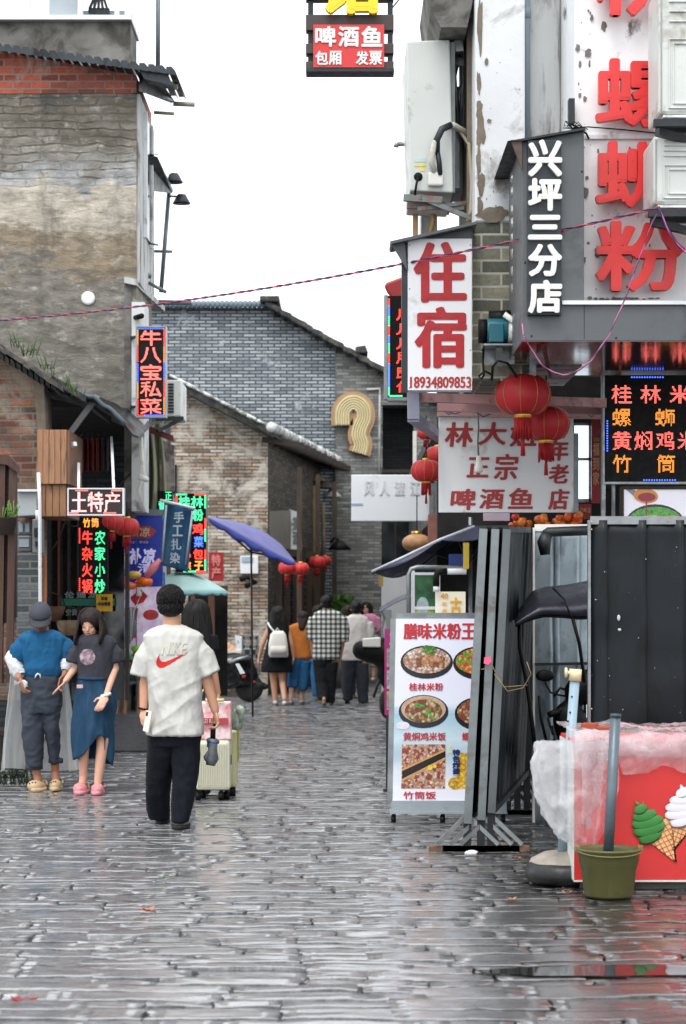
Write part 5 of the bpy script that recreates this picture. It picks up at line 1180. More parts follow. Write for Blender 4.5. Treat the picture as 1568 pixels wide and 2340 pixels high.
# shop bay with a white end on the street side
t = thing('shop_bay', 'boxed timber shop sign with a white end panel on the dark street side wall', 'sign', tuple(P(650, 1256, 36.3)))
mb = MB(); mb.add([P(613, 1168, 36.1), P(662, 1166, 37.2), P(662, 1256, 37.2), P(613, 1246, 36.1)], [(0,3,2,1)]); mb.build('panel', mat('greyed_boards', (112, 108, 98), .75, .25, 4, .3, an=(12, 12, .6)), t, solid=.05)
mb = MB(); mb.prism([(661, 1164), (688, 1172), (690, 1256), (661, 1254)], 37.2, 37.4); mb.build('end_panel', M_white, t)
mb = MB(); mb.vtext('茶酒', 670, 682, 1180, 1246, 37.19, bold=1.2); mb.build('lettering', mat('soft_grey_text', (120, 122, 124), .6), t)
for i, (x, y, yy, r) in enumerate(((657, 1298, 34, .155), (687, 1300, 34.6, .15), (724, 1285, 38, .16), (742, 1281, 39, .13))):
    lantern(['red lantern furthest left of the four beneath the boxed timber sign', 'red lantern close behind the leftmost one beneath the boxed timber sign', 'red lantern hanging further down the street beside the timber posts', 'red lantern farthest away along the timber posts'][i], x, y, yy, r, 'small red lanterns along the brown brick house')
t = thing('wall_lamp', 'black gooseneck wall lamp on the timber posts near the street end', 'lamp', tuple(P(778, 1250, 40)))
mb = MB(); mb.tube([P(756, 1240, 40), P(764, 1228, 40), P(774, 1234, 40), P(776, 1244, 40)], .03, 6); mb.build('arm', M_black, t)
mb = MB(); mb.lathe([(.06, .1), (.12, .04), (.24, -.08), (.22, -.09)], c=P(776, 1246, 40), n=14); mb.build('shade', M_black, t)
t = thing('hanging_hats', 'cluster of woven hats and ornaments under the far eave', 'ornament', tuple(P(735, 1140, 41.5)))
for i, (x, y, r) in enumerate(((722, 1100, .24), (742, 1116, .28), (760, 1136, .2), (700, 1126, .18))):
    mb = MB(); mb.lathe([(r, 0), (r*.9, .03), (r*.45, .12), (.02, .2)], c=P(x, y, 41.3), n=14); mb.build('hat', mat('woven_%d' % i, [(90, 80, 66), (62, 56, 50), (150, 146, 140), (70, 60, 48)][i], .8, .3, 14, .4), t)
mb = MB()
for x, y0, y1 in ((700, 1080, 1300), (716, 1110, 1420), (738, 1150, 1330)): mb.tube([P(x, y0, 41), P(x+2, y1, 41)], .04, 6)
mb.build('cord', mat('straw_cord', (120, 100, 76), .8, .3), t)
t = thing('potted_plant', 'bushy green plant in front of the far grey brick corner', 'plant', (X_(782, 39), 39, 0))
mb = MB(); mb.lathe([(.22, 0), (.3, .5), (.3, .55)], c=(X_(782, 39), 39, 0), n=14); mb.build('pot', M_conc, t)
mb = MB()
for i in range(420):
    r_ = rnd; p = P(r_.gauss(780, 12), r_.gauss(1400, 14), 39+r_.gauss(0, .2)); d = Vector((r_.uniform(-1, 1), r_.uniform(-1, .3), r_.uniform(-.2, 1))).normalized()*.14; s_ = d.cross(Vector((.3, 1, .2))).normalized()*.04
    mb.add([p, p+d*.5+s_, p+d, p+d*.5-s_], [(0,1,2,3)])
mb.tube([(X_(782,39), 39, .5), P(782, 1400, 39)], .04, 6); mb.build('foliage', M_leaf, t)
# white faded sign
t = thing('blank_sign', 'wide white sign board with faded ghost lettering at the street end', 'sign', tuple(P(890, 1192, 30)))
mb = MB(); mb.pb(803, 982, 1085, 1191, 30, .12); mb.build('panel', mat('faded_board', (224, 227, 230), .5, .03, 2, .03, dirt=(196, 198, 200), dirt_amt=.08), t, bevel=.01)
mb = MB(); mb.row('风人渡江', 826, 966, 1100, 1132, 29.995, fill=.6, bold=1); mb.build('lettering', mat('ghost_text', (206, 209, 212), .5, .05), t)
mb = MB(); mb.pb(803, 829, 1150, 1154, 29.99, .01); mb.build('strip', mat('tape_blue', (150, 176, 196), .5), t)
mb = MB(); mb.bar(P(982, 1100, 30.06), P(1012, 1100, 30.06), .05); mb.bar(P(982, 1180, 30.06), P(1012, 1180, 30.06), .05); mb.build('bracket', M_dsteel, t, split=True)
# right hand row of shops further away
t = thing('grey_shop_house', 'dim grey shop house on the right behind the parasol and food cart', 'house', (2.0, 30, 0))
mb = MB(); mb.bx(1.36, 7, 24, 41.5, 2.9, 3.95); mb.bx(1.36, 7, 24, 24.3, 0, 2.9); mb.bx(1.7, 7, 27, 41.5, 0, 2.9); mb.build('wall', brick('shop_grey_brick', [(66, 68, 70), (88, 90, 92), (104, 104, 104)], (80, 80, 80), .26, .07, .01), t)
mb = MB(); mb.bx(1.2, 1.6, 23.9, 41, 3.86, 4.0); mb.build('eave', M_tile, t)
mb = MB(); mb.pb(872, 934, 1302, 1600, 31.5, .05); mb.build('screen', mat('pale_screen', (186, 188, 190), .6, .06), t)
mb = MB(); mb.pb(978, 1068, 1176, 1258, 21.5, .06); mb.disp(.008, 5); mb.build('carved_board', mat('terracotta_board', (132, 84, 72), .7, .25, 9, .3), t)
mb = MB(); mb.pb(944, 952, 985, 1085, 25, .1); mb.build('pale_post', M_offwhite, t)
mb = MB(); mb.pb(866, 876, 1296, 1340, 31, .1); mb.build('brass_lamp', mat('brass', (176, 150, 84), .4, .2, metal=.6), t)
mb = MB(); mb.pb(1105, 1165, 1172, 1190, 19, .03); mb.build('notice', mat('mauve_notice', (196, 178, 190), .6, .1), t)
c = P(953, 1241, 25.5)
t = thing('lantern', 'dusty golden lantern hanging above the dark blue parasol', 'lantern', tuple(c))
mb = MB(); mb.ell(c, (.19, .19, .12), 20); mb.build('shade', mat('dusty_gold', (176, 132, 92), .6, .25, 10, .2), t)
mb = MB(); mb.lathe([(.07, .1), (.07, .15)], c=c, n=14); mb.lathe([(.06, -.15), (.07, -.1)], c=c, n=14); mb.build('rim', M_gold, t, split=True)
mb = MB(); mb.tube([c+Vector((0, 0, .12)), c+Vector((0, 0, .6))], .008, 5); mb.build('cord', M_black, t)
# dark blue parasol
Yq = 20.0; a = P(1082, 1196, Yq+.2)
t = thing('parasol', 'dark blue tilted parasol with white piping over the noodle cart', 'parasol', (a.x, a.y, 0))
A0, B0, C0 = P(851, 1306, 19.7), P(1070, 1205, 19.3), P(1120, 1200, 20.6)
ribs = [A0, P(940, 1308, 21), P(1050, 1300, 21.4), P(1180, 1262, 20.8), P(1160, 1208, 19.3), P(1006, 1234, 19.2)]
apx = P(1075, 1200, 20.2)
mb = MB()
for i in range(6):
    p, q = ribs[i], ribs[(i+1) % 6]
    mb.grid(lambda u, v, p=p, q=q: apx.lerp(p.lerp(q, u), max(v, .001))-Vector((0, 0, .06*math.sin(u*3.14)*v)), 6, 8)
mb.build('canopy', mat('navy_canvas', (38, 42, 66), .65, .12, 4, .15), t, solid=.008)
mb = MB(); mb.tube([A0, P(925, 1272, 19.5), P(1006, 1233, 19.15), P(1085, 1203, 19.2)], .014, 6); mb.build('piping', mat('piping_white', (196, 200, 210), .5), t)
mb = MB()
for p in ribs: mb.tube([apx-Vector((0, 0, .03)), p-Vector((0, 0, .02))], .01, 5); mb.tube([apx.lerp(p, .5)-Vector((0, 0, .03)), P(1070, 1290, 20.2)], .008, 5)
mb.build('rib', M_dsteel, t)
mb = MB(); mb.tube([(apx.x, apx.y, 0), apx+Vector((0, 0, .08))], .022, 8); mb.build('pole', M_steel, t)
# noodle cart
Yq = 18.6
t = thing('food_cart', 'white framed noodle cart with a green picture panel under the dark parasol', 'food cart', (X_(1000, Yq), Yq, 0))
mb = MB(); mb.pb(948, 1003, 1314, 1406, Yq+.02, .02); mb.build('picture', glowpic('leafy_picture', (44, 110, 60), .25, .6, 7, (18, 52, 30)), t)
mb = MB(); mb.pb(948, 1003, 1393, 1406, Yq+.01, .01); mb.build('picture_band', glowpic('green_band', (60, 130, 70), .25, .3, 9, (190, 190, 60)), t)
mb = MB(); flat(mb, el(966, 1386, 14, 22), Yq+.005); mb.build('picture_disc', glowpic('pale_disc', (160, 180, 184), .25), t)
mb = MB()
for q in ((940, 948, 1304, 1412), (1003, 1006, 1308, 1412), (948, 1003, 1308, 1314), (948, 1003, 1406, 1412), (948, 1003, 1386, 1393)): mb.pb(*q, Yq, .05)
mb.build('frame', M_white, t)
mb = MB(); mb.tube([P(934, 1420, Yq-.1), P(934, 1312, Yq-.1), P(940, 1300, Yq-.1), P(954, 1296, Yq-.1), P(1064, 1297, Yq-.1)], .02, 8); mb.build('rail', M_steel, t)
mb = MB(); mb.tube([P(997, 1340, Yq-.2), P(997, 1318, Yq-.2), P(1000, 1309, Yq-.2), P(1008, 1306, Yq-.2), P(1022, 1306, Yq-.2)], .03, 10); mb.build('grip', M_black, t)
mb = MB(); mb.tube([P(1022, 1306, Yq-.2), P(1066, 1306, Yq-.2)], .028, 10); mb.tube([P(997, 1340, Yq-.2), P(997, 1352, Yq-.2)], .028, 10); mb.build('handle', M_white, t, split=True)
mb = MB(); mb.pb(995, 1064, 1352, 1440, Yq-.15, .03); mb.build('board', glowpic('cream_board', (236, 234, 226), .3, .04, 3, (240, 228, 170)), t)
mb = MB(); mb.row('40', 1007, 1024, 1356, 1368, Yq-.16, bold=.5); mb.text('年', 1009, 1022, 1374, 1386, Yq-.16); mb.text('老', 1009, 1022, 1390, 1402, Yq-.16); mb.text('店', 1009, 1022, 1405, 1417, Yq-.16); mb.text('古', 1030, 1054, 1366, 1408, Yq-.16, bold=1.2); mb.build('lettering', mat('amber_text', (232, 176, 66), .5, .1), t)
mb = MB(); mb.bx(X_(930, Yq), X_(1180, Yq), Yq+.2, Yq+1, .35, 1.3); mb.build('body', mat('cart_steel', (150, 152, 154), .4, .1, metal=.3), t, bevel=.02)
for x in (950, 1150):
    mb = MB(); mb.tube([(X_(x, Yq), Yq+.3, .2), (X_(x, Yq), Yq+.4, .2)], .2, 18); mb.build('wheel', M_rubber, t)
mb = MB(); mb.pb(1028, 1058, 1266, 1294, Yq+.3, .2); mb.build('crate', mat('cobalt_crate', (24, 56, 120), .5, .1), t)
mb = MB(); mb.pb(1060, 1072, 1240, 1300, 18.2, .1); mb.build('box', mat('mustard_box', (196, 168, 56), .5, .1), t)
# magenta standing menu
Yq = 17.4
t = thing('standing_menu', 'narrow magenta standing menu on thin black feet behind the white menu light box', 'menu board', (X_(893, Yq), Yq, 0))
mb = MB(); mb.pb(879, 930, 1437, 1634, Yq, .03); mb.build('panel', glowpic('magenta_panel', (150, 32, 104), .18, .12, 3), t)
mb = MB(); mb.row('王', 890, 908, 1449, 1472, Yq-.005, bold=1.2); mb.build('lettering', mat('pink_white', (226, 190, 214), .5), t)
for i, y in enumerate((1482, 1532, 1580)):
    mb = MB(); mb.pb(884, 928, y, y+42, Yq-.004, .003); mb.build('picture', glowpic('dish_card_%d' % i, [(160, 140, 136), (178, 170, 160), (170, 160, 60)][i], .2, .4, 26, (90, 96, 110)), t)
mb = MB(); mb.bar(P(886, 1634, Yq+.02), (X_(886, Yq), Yq+.02, .01), .03); mb.bar((X_(878, Yq), Yq-.1, .012), (X_(896, Yq), Yq+.15, .012), .024); mb.build('stand', M_dsteel, t)
# ================================================================ right: near ground objects
Yq = 14.7
t = thing('menu_light_box', 'large lit white menu board on castors with bowls of noodles and red dish names', 'menu board', (X_(1020, Yq), Yq, 0))
sh = -9/442.0
def lb(px, py): return px - (py-1413)*.018
mb = MB(); mb.prism([(905, 1414), (1160, 1414), (1152, 1830), (897.5, 1830)], Yq, Yq+.12)
def lbmat():
    m, n, b = new('lit_menu_film'); v = coords(n)
    sx = nd(n, 'ShaderNodeSeparateXYZ'); n.links.new(v, sx.inputs[0])
    c = ramp(n, math_(n, 'ADD', sx.outputs[2], math_(n, 'MULTIPLY', math_(n, 'SUBTRACT', nz(n, coords(n, (1, 1, 3)), 2.2, 4), .5), .25)), [(.30, lin((226, 228, 238))), (.52, lin((168, 190, 204))), (.62, lin((196, 214, 224))), (.80, lin((158, 190, 206))), (.88, lin((222, 226, 240))), (1, lin((222, 224, 240)))])
    n.links.new(c, b.inputs['Base Color']); n.links.new(c, b.inputs['Emission Color']); b.inputs['Emission Strength'].default_value = .10; b.inputs['Roughness'].default_value = .2; return m
mb.build('panel', lbmat(), t)
mb = MB(); mb.prism([(897, 1830), (1158, 1830), (1158, 1856), (894, 1856)], Yq-.02, Yq+.16); mb.prism([(892, 1856), (1160, 1856), (1160, 1860), (892, 1860)], Yq-.05, Yq+.2); mb.build('base', mat('box_base', (158, 168, 174), .35, .08, metal=.2), t)
mb = MB()
for a, b in (((905, 1413), (897.5, 1830)), ((1160, 1413), (1152, 1830)), ((905, 1413), (1160, 1413)), ((897, 1831), (1154, 1831))): mb.bar(P(*a, Yq+.03), P(*b, Yq+.03), .012, .08)
mb.build('frame', M_steel, t)
for x in (900, 1012, 1150):
    mb = MB(); mb.tube([P(x-6, 1872, Yq-.02), P(x+5, 1872, Yq-.02)], .026, 14); mb.bar(P(x, 1860, Yq), P(x, 1872, Yq), .03); mb.build('castor', M_black, t)
def lbtext(items, mm, **k):
    mb = MB()
    for s_, x0, x1, y0, y1 in items: mb.row(s_, lb(x0, y0), lb(x1, y0), y0, y1, Yq-.002, fill=.9, dep=.002, **k)
    mb.build('lettering', mm, sub(t, 'panel'))
mred2 = mat('menu_red', (196, 52, 60), .5, .05)
lbtext([('膳味米粉王', 922, 1088, 1425, 1460)], mred2, bold=.7, boldx=1.7)
lbtext([('桂林米粉', 937, 1016, 1561, 1578), ('黄焖鸡米饭', 926, 1024, 1674, 1692), ('竹筒饭', 928, 1004, 1809, 1826), ('螺蛳粉', 1060, 1120, 1674, 1692), ('炸蛋', 1086, 1130, 1806, 1824)], mred2, bold=.3, boldx=.7)
def bowl(cx, cy, rx, ry, cont, side=True, mb_=None):
    cx = lb(cx, cy)
    mb = MB(); flat(mb, el(cx, cy+3, rx+3, ry+5), Yq-.0025)
    mb.build('bowl_picture', glowpic('glaze_%d' % int(cx*7+cy), (36, 34, 40), .15, .3, 9), sub(t, 'panel'))
    mb = MB(); flat(mb, el(cx, cy-1, rx-3, ry-3), Yq-.0035); mb.build('food_picture', cont, sub(t, 'panel'))
def food(name, cols, scale=42, s=.35):
    m, n, b = new(name); v = coords(n, (1, 1, 1)); vo = nd(n, 'ShaderNodeTexVoronoi', i_Scale=scale, i_Randomness=1.0); wv = n.nodes.new('ShaderNodeVectorMath'); wv.operation = 'MULTIPLY_ADD'; wv.inputs[1].default_value = (.02, .02, .02)
    wn = nd(n, 'ShaderNodeTexNoise', i_Scale=scale*.7); n.links.new(v, wn.inputs['Vector']); n.links.new(wn.outputs['Color'], wv.inputs[0]); n.links.new(v, wv.inputs[2]); n.links.new(wv.outputs[0], vo.inputs['Vector'])
    k = len(cols); c = ramp(n, vo.outputs['Color'], [(i/k+.08, lin(q)) for i, q in enumerate(cols)], 'CONSTANT')
    c = mixc(n, .8, c, ramp(n, nz(n, v, scale*2.2, 4, .7), [(.3, g(.22)), (.7, g(.8))]), 'OVERLAY'); c = mixc(n, ramp(n, vo.outputs['Distance'], [(.3, g(0)), (.6, g(.45))]), c, lin((60, 34, 26)))
    n.links.new(c, b.inputs['Base Color']); n.links.new(c, b.inputs['Emission Color']); b.inputs['Emission Strength'].default_value = s*.25; b.inputs['Roughness'].default_value = .3; return m
F_noodle = food('noodle_broth', [(196, 168, 150), (222, 206, 196), (176, 128, 104), (216, 190, 170)], 50)
F_stew = food('chicken_stew', [(170, 120, 84), (112, 76, 54), (202, 170, 140), (150, 60, 50), (120, 150, 60), (190, 140, 96)], 46)
F_rice = food('bamboo_rice', [(206, 178, 160), (150, 66, 54), (190, 140, 110), (226, 206, 186), (128, 52, 44)], 52)
F_egg = food('fried_egg', [(222, 172, 44), (236, 196, 80), (206, 150, 40)], 40)
F_veg = food('greens_dish', [(90, 160, 60), (206, 90, 50), (226, 190, 90), (120, 60, 40)], 44)
bowl(977, 1510, 57, 33, F_noodle); bowl(1096, 1512, 56, 33, F_veg)
mb = MB()
for i in range(9):
    x = 948+i*7.5; flat(mb, [(x, 1520+abs(i-4)*1.5), (x+4, 1493+abs(i-4)*2), (x+10, 1494+abs(i-4)*2), (x+8, 1526)], Yq-.004-.0002*i)
mb.build('meat_picture', food('roast_slices', [(176, 116, 78), (206, 150, 110), (140, 86, 58), (96, 62, 46)], 36), sub(t, 'panel'))
mb = MB(); flat(mb, el(982, 1485, 16, 10), Yq-.0064); flat(mb, el(975, 1480, 8, 6), Yq-.0068); mb.build('herb_picture', food('coriander', [(90, 150, 56), (60, 120, 40), (130, 180, 84)], 70), sub(t, 'panel'))
mb = MB(); flat(mb, el(968, 1626, 57, 38), Yq-.0024); mb.build('bowl_picture', glowpic('clay_pot', (40, 40, 56), .15), sub(t, 'panel'))
mb = MB(); flat(mb, el(968, 1621, 51, 31), Yq-.0028); mb.build('rim_picture', glowpic('clay_rim', (200, 170, 140), .25), sub(t, 'panel'))
mb = MB(); flat(mb, el(968, 1625, 43, 27), Yq-.0034); mb.build('food_picture', F_stew, sub(t, 'panel'))
mb = MB()
for x, y, r_ in ((955, 1613, 30), (978, 1627, -60), (986, 1637, 70), (962, 1612, 10)): flat(mb, el(x, y, 9, 2.6, 10, rot=r_), Yq-.004)
mb.build('chilli_picture', glowpic('chilli_green', (70, 170, 50), .3), sub(t, 'panel'))
mb = MB(); flat(mb, el(921, 1658, 15, 9), Yq-.0036); mb.build('rice_picture', glowpic('rice_white', (226, 226, 236), .4), sub(t, 'panel'))
bowl(1092, 1628, 46, 32, F_stew)
mb = MB(); flat(mb, [(lb(924, 1701), 1701), (lb(1024, 1701), 1701), (lb(1024, 1802), 1802), (lb(924, 1802), 1802)], Yq-.0026); mb.build('food_picture', F_rice, sub(t, 'panel'))
mb = MB(); flat(mb, [(919, 1762), (1018, 1716), (1018, 1730), (919, 1780)], Yq-.0034); mb.build('bamboo_picture', glowpic('bamboo_edge', (26, 22, 24), .1), sub(t, 'panel'))
mb = MB(); flat(mb, [(919, 1757), (1018, 1711), (1018, 1716), (919, 1762)], Yq-.0035); flat(mb, [(919, 1780), (1018, 1730), (1018, 1736), (919, 1786)], Yq-.0035); mb.build('bamboo_picture', glowpic('bamboo_pale', (210, 160, 96), .2), sub(t, 'panel'))
mb = MB(); flat(mb, el(983, 1754, 6, 6), Yq-.004); flat(mb, el(994, 1751, 4, 4), Yq-.004); mb.build('corn_picture', glowpic('corn_yellow', (240, 204, 50), .4), sub(t, 'panel'))
mb = MB(); flat(mb, [(1050, 1720), (1140, 1720), (1140, 1802), (1040, 1802)], Yq-.0026); flat(mb, el(1040, 1790, 16, 14), Yq-.003); mb.build('food_picture', F_egg, sub(t, 'panel'))
mb = MB(); mb.vtext('特色炸蛋', lb(1040, 1710), lb(1056, 1710), 1712, 1770, Yq-.004, bold=.8); mb.build('lettering', glowpic('ink_blue', (30, 50, 110), .2), t)
mb = MB(); flat(mb, [(1026, 1706), (1031, 1703), (1032, 1712)], Yq-.004); flat(mb, [(1024, 1717), (1024, 1722), (1032, 1720)], Yq-.004); mb.build('spark_picture', glowpic('spark_yellow', (236, 220, 60), .4), sub(t, 'panel'))
# hoarding panels stacked edge-on
def hoarding(label, top, bot, far_top, far_bot, post_col, seed, foot=True):
    Y0, Y1 = 13.1, 15.4
    a, b = P(*bot, Y0), P(*top, Y0); c, d = P(*far_bot, Y1), P(*far_top, Y1)
    t = thing('hoarding_panel', label, 'hoarding', (a.x, a.y, 0), 'steel hoarding panels stacked edge-on')
    mb = MB(); n = 44; vs = []; dirv = (c-a); nrm = Vector((-dirv.y, dirv.x, 0)).normalized()
    for i in range(n+1):
        u = i/n; k = [0, 0, 1, 1][i % 4]*.022
        vs += [a.lerp(c, u)+nrm*k, b.lerp(d, u)+nrm*k]
    mb.add(vs, [(2*i, 2*i+2, 2*i+3, 2*i+1) for i in range(n)]); mb.build('sheet', M_corr, t, solid=.003)
    mb = MB(); mb.bar(a-Vector((0, .03, 0))+Vector((0, 0, -.25*0)), b+Vector((0, -.03, 0)), .05); mb.build('post', post_col, t)
    mb = MB(); mb.bar(c, d, .05); mb.build('post', M_dsteel, t); mb = MB(); mb.bar(Vector((a.x, a.y, .04)), a, .05); mb.bar(Vector((c.x, c.y, .03)), c, .05); mb.build('post_foot', M_dsteel, t, split=True)
    mb = MB(); mb.bar(b, d, .04); mb.bar(a, c, .04); mb.build('rail', M_dsteel, t, split=True)
    for e in (a, c):
        top_ = Vector((e.x, e.y, .24)); mb = MB(); ax = Vector((1, 0, 0))
        for s_ in (-1, 1): mb.bar(top_, Vector((e.x+s_*.20, e.y-.03, .05)), .026)
        mb.build('foot_brace', M_steel if e is a else M_dsteel, t)
        mb = MB(); mb.bx(e.x-.25, e.x+.25, e.y-.03, e.y+.03, .004, .036); mb.build('foot_plank', mat('rusty_angle_%d_%d' % (seed, int(e.y)), (112, 84, 68), .85, .3, 8, .4), t)
    return t
mpost = mat('zinc_post', (122, 130, 132), .4, .15, 6, .1, metal=.4, dirt=(100, 96, 92), dirt_amt=.2)
hoarding('leftmost hoarding panel of the stack, its bright post beside the menu board', (1104, 1209), (1068, 1880), (1176, 1206), (1160, 1760), mpost, 1)
t2 = hoarding('middle hoarding panel of the stack with a pink sticker on its post', (1131, 1210), (1099, 1872), (1200, 1210), (1182, 1760), mpost, 2)
hoarding('rightmost hoarding panel of the stack showing its dark ribbed sheet', (1157, 1210), (1122, 1856), (1232, 1212), (1204, 1764), mat('shade_post', (98, 104, 106), .45, .15, metal=.3), 3)
mb = MB(); mb.prism([(1107, 1502), (1122, 1500), (1123, 1512), (1116, 1520), (1106, 1516)], 13.02, 13.03); mb.build('sticker', mat('pink_sticker', (226, 96, 130), .5, .1), t2)
mb = MB()
for k, (pts) in enumerate((((1100, 1530), (1126, 1524), (1150, 1570), (1180, 1568), (1206, 1566)), ((1130, 1540), (1160, 1580), (1196, 1572), (1214, 1540), (1204, 1512)))): mb.tube([P(a, b, 13.0-.02*k) for a, b in pts], .004, 5)
mb.build('wire_tie', mat('brass_wire', (120, 106, 76), .5, metal=.5), t2)
mb = MB(); mb.ell(P(1076, 1949, 12.95), (.045, .03, .02), 8); mb.disp(.012, 30, 3); tag(mb.build('crumpled_tissue', M_white), 'crumpled white tissue by the foot plank of the hoarding stack', 'litter')
# upright dark sheet panels behind the ice cream counter
def sheetpanel(label, x0, x1, y0, y1, Yq, mm, ribs, mtrim):
    t = thing('sheet_steel_panel', label, 'hoarding', (X_((x0+x1)/2, Yq), Yq, 0))
    mb = MB(); prof = []; X0, X1 = X_(x0, Yq), X_(x1, Yq); zt = Z_(y0, Yq); zb = max(0.03, Z_(y1, Yq))
    xs = [(X0, 0)]
    for r_, w_ in ribs:
        xr = X_(r_, Yq); wq = w_/F*Yq
        xs += [(xr-wq, 0), (xr-wq*.35, -.028), (xr+wq*.35, -.028), (xr+wq*.5, .012), (xr+wq, 0)]
    xs += [(X1, 0)]
    nz_ = 26; vs = []
    for j in range(nz_+1):
        z = zb+(zt-zb)*j/nz_
        for x, o in xs: vs.append(Vector((x+.004*noise.noise(Vector((x*3, z*4, 0))), Yq+o+.022*noise.noise(Vector((x*2.2, z*1.7, 3)))+.010*noise.noise(Vector((x*7, z*6, 5))), z)))
    k = len(xs)
    mb.add(vs, [(j*k+i, j*k+i+1, (j+1)*k+i+1, (j+1)*k+i) for j in range(nz_) for i in range(k-1)], True)
    o = mb.build('sheet', mm, t, solid=.004)
    mb = MB(); mb.bar((X0-.008, Yq, zb), (X0-.008, Yq, zt), .016, .05); mb.bar((X0, Yq, zt), (X1, Yq, zt), .02, .05); mb.build('edge_trim', mtrim, t)
    return t
t = sheetpanel('dark blue grey sheet steel hoarding standing behind the ice cream counter', 1349, 1760, 1189, 2000, 12.6, M_corr, ((1381, 16), (1470, 16), (1556, 16), (1640, 16)), M_steel)
r_ = random.Random(9); mb = MB()
for i in range(24):
    x, y, s_ = r_.uniform(1352, 1566), r_.uniform(1200, 1650), r_.choice([.5, .8, 1.2]); c = P(x, y, 12.565); mb.ell(c, (.0025*s_, .004, .003*s_), 6)
for x, y, a, b in ((1414, 1412, .011, .02), (1416, 1439, .012, .009)): mb.ell(P(x, y, 12.58), (a, .006, b), 8)
mb.build('paint_fleck', mat('chalk_fleck', (190, 194, 196), .6), t)
mb = MB()
for x, y in ((1352, 1193), (1528, 1190), (1352, 1210), (1352, 1620)): mb.ell(P(x, y, 12.56), (.006, .006, .006), 6)
mb.build('screw', M_gold, t, split=True)
t = sheetpanel('silver grey sheet steel hoarding in the shade between the stack and the dark panels', 1222, 1352, 1206, 1900, 14.6, M_corrg, ((1258, 9), (1275, 9), (1320, 9)), M_offwhite)
mb = MB(); mb.bar(P(1222, 1518, 14.55), P(1352, 1516, 14.55), .02); mb.build('rail', M_dsteel, t)
mb = MB(); mb.tube([P(1246, 1222, 14.4), P(1252, 1216, 14.4), P(1300, 1214, 14.4), P(1350, 1212, 14.4)], .035, 10); mb.tube([P(1250, 1220, 14.4), P(1243, 1240, 14.4), P(1246, 1268, 14.4)], [.04, .05, .035], 10); tag(mb.build('rolled_awning', M_tarp), 'black rolled plastic awning tied along the top of the silver sheet hoarding', 'awning')
mb = MB(); mb.pb(1250, 1348, 1204, 1212, 15.5, .2); tag(mb.build('plank', mat('green_teal_board', (40, 100, 96), .5, .2)), 'teal edged board lying on top of the silver hoarding', 'board')
# scooter with rain canopy in the gap
Yq = 13.9
t = thing('scooter', 'black scooter with a dark rain canopy in the gap between the hoardings', 'scooter', (X_(1290, Yq), Yq, 0))
mb = MB()
def cano(u, v):
    p0 = [(1176, 1412), (1190, 1386), (1216, 1352), (1246, 1342), (1300, 1336), (1352, 1326)]
    p1 = [(1178, 1430), (1206, 1418), (1240, 1408), (1290, 1410), (1320, 1414), (1352, 1412)]
    k = u*5; i = min(4, int(k)); f = k-i
    a = [p0[i][j]+(p0[i+1][j]-p0[i][j])*f for j in (0, 1)]; b = [p1[i][j]+(p1[i+1][j]-p1[i][j])*f for j in (0, 1)]
    return P(a[0]+(b[0]-a[0])*v, a[1]+(b[1]-a[1])*v, Yq+.25-.5*math.sin(v*2.0)+.1*u)
mb.grid(cano, 24, 8); mb.build('rain_canopy', mat('canopy_vinyl', (42, 42, 52), .35, .2, 4, .15), t, solid=.006)
mb = MB(); mb.tube([cano(i/12, 1)-Vector((0, .01, 0)) for i in range(13)], .008, 6); mb.tube([P(1309, 1414, Yq-.2), P(1324, 1470, Yq-.2), P(1334, 1540, Yq-.1), P(1340, 1650, Yq)], .012, 6); mb.tube([P(1186, 1400, Yq-.1), P(1188, 1480, Yq-.1), P(1204, 1560, Yq-.1), P(1216, 1650, Yq-.1), P(1224, 1720, Yq-.1)], .014, 6); mb.tube([P(1264, 1344, Yq), P(1290, 1370, Yq-.2), P(1306, 1412, Yq-.24)], .007, 5); mb.build('canopy_frame', M_black, t)
mb = MB(); mb.limb([P(1300, 1640, Yq), P(1330, 1700, Yq), P(1300, 1850, Yq)], [.12, .16, .14]); mb.limb([P(1330, 1700, Yq+.3), P(1330, 1740, Yq+1.0)], [.16, .14]); mb.limb([P(1320, 1580, Yq), P(1345, 1560, Yq)], [.1, .1]); fuse(mb, 'body', M_black, t, .02, 3)
mb = MB(); mb.tube([P(1262, 1632, Yq-.1), P(1290, 1618, Yq-.05), P(1330, 1600, Yq), P(1380, 1622, Yq-.05)], .016, 8); mb.tube([P(1254, 1634, Yq-.1), P(1278, 1624, Yq-.08)], .022, 8); mb.tube([P(1300, 1592, Yq), P(1276, 1588, Yq-.02), P(1258, 1582, Yq-.02), P(1246, 1560, Yq-.04)], .007, 6); mb.tube([P(1266, 1592, Yq), P(1280, 1572, Yq), P(1306, 1580, Yq)], .009, 6); mb.tube([P(1252, 1640, Yq), P(1264, 1680, Yq), P(1262, 1658, Yq)], .008, 6); mb.tube([P(1232, 1590, Yq), P(1236, 1640, Yq), P(1250, 1700, Yq)], .01, 6); mb.build('handlebar', M_black, t)
mb = MB(); mb.ell(P(1246, 1544, Yq-.05), (.065, .02, .042), 14); mb.build('mirror', M_black, t)
mb = MB(); M_ = Matrix.Translation((X_(1300, Yq), Yq-.05, .24)) @ Matrix.Rotation(R(90), 4, 'Y'); mb.lathe([(.14, -.05), (.22, -.06), (.245, 0), (.22, .06), (.14, .05)], n=24, M=M_); mb.build('wheel', M_rubber, t)
mb = MB(); mb.pb(1340, 1350, 1610, 1640, Yq-.14, .01); mb.build('paper_tag', M_white, t)
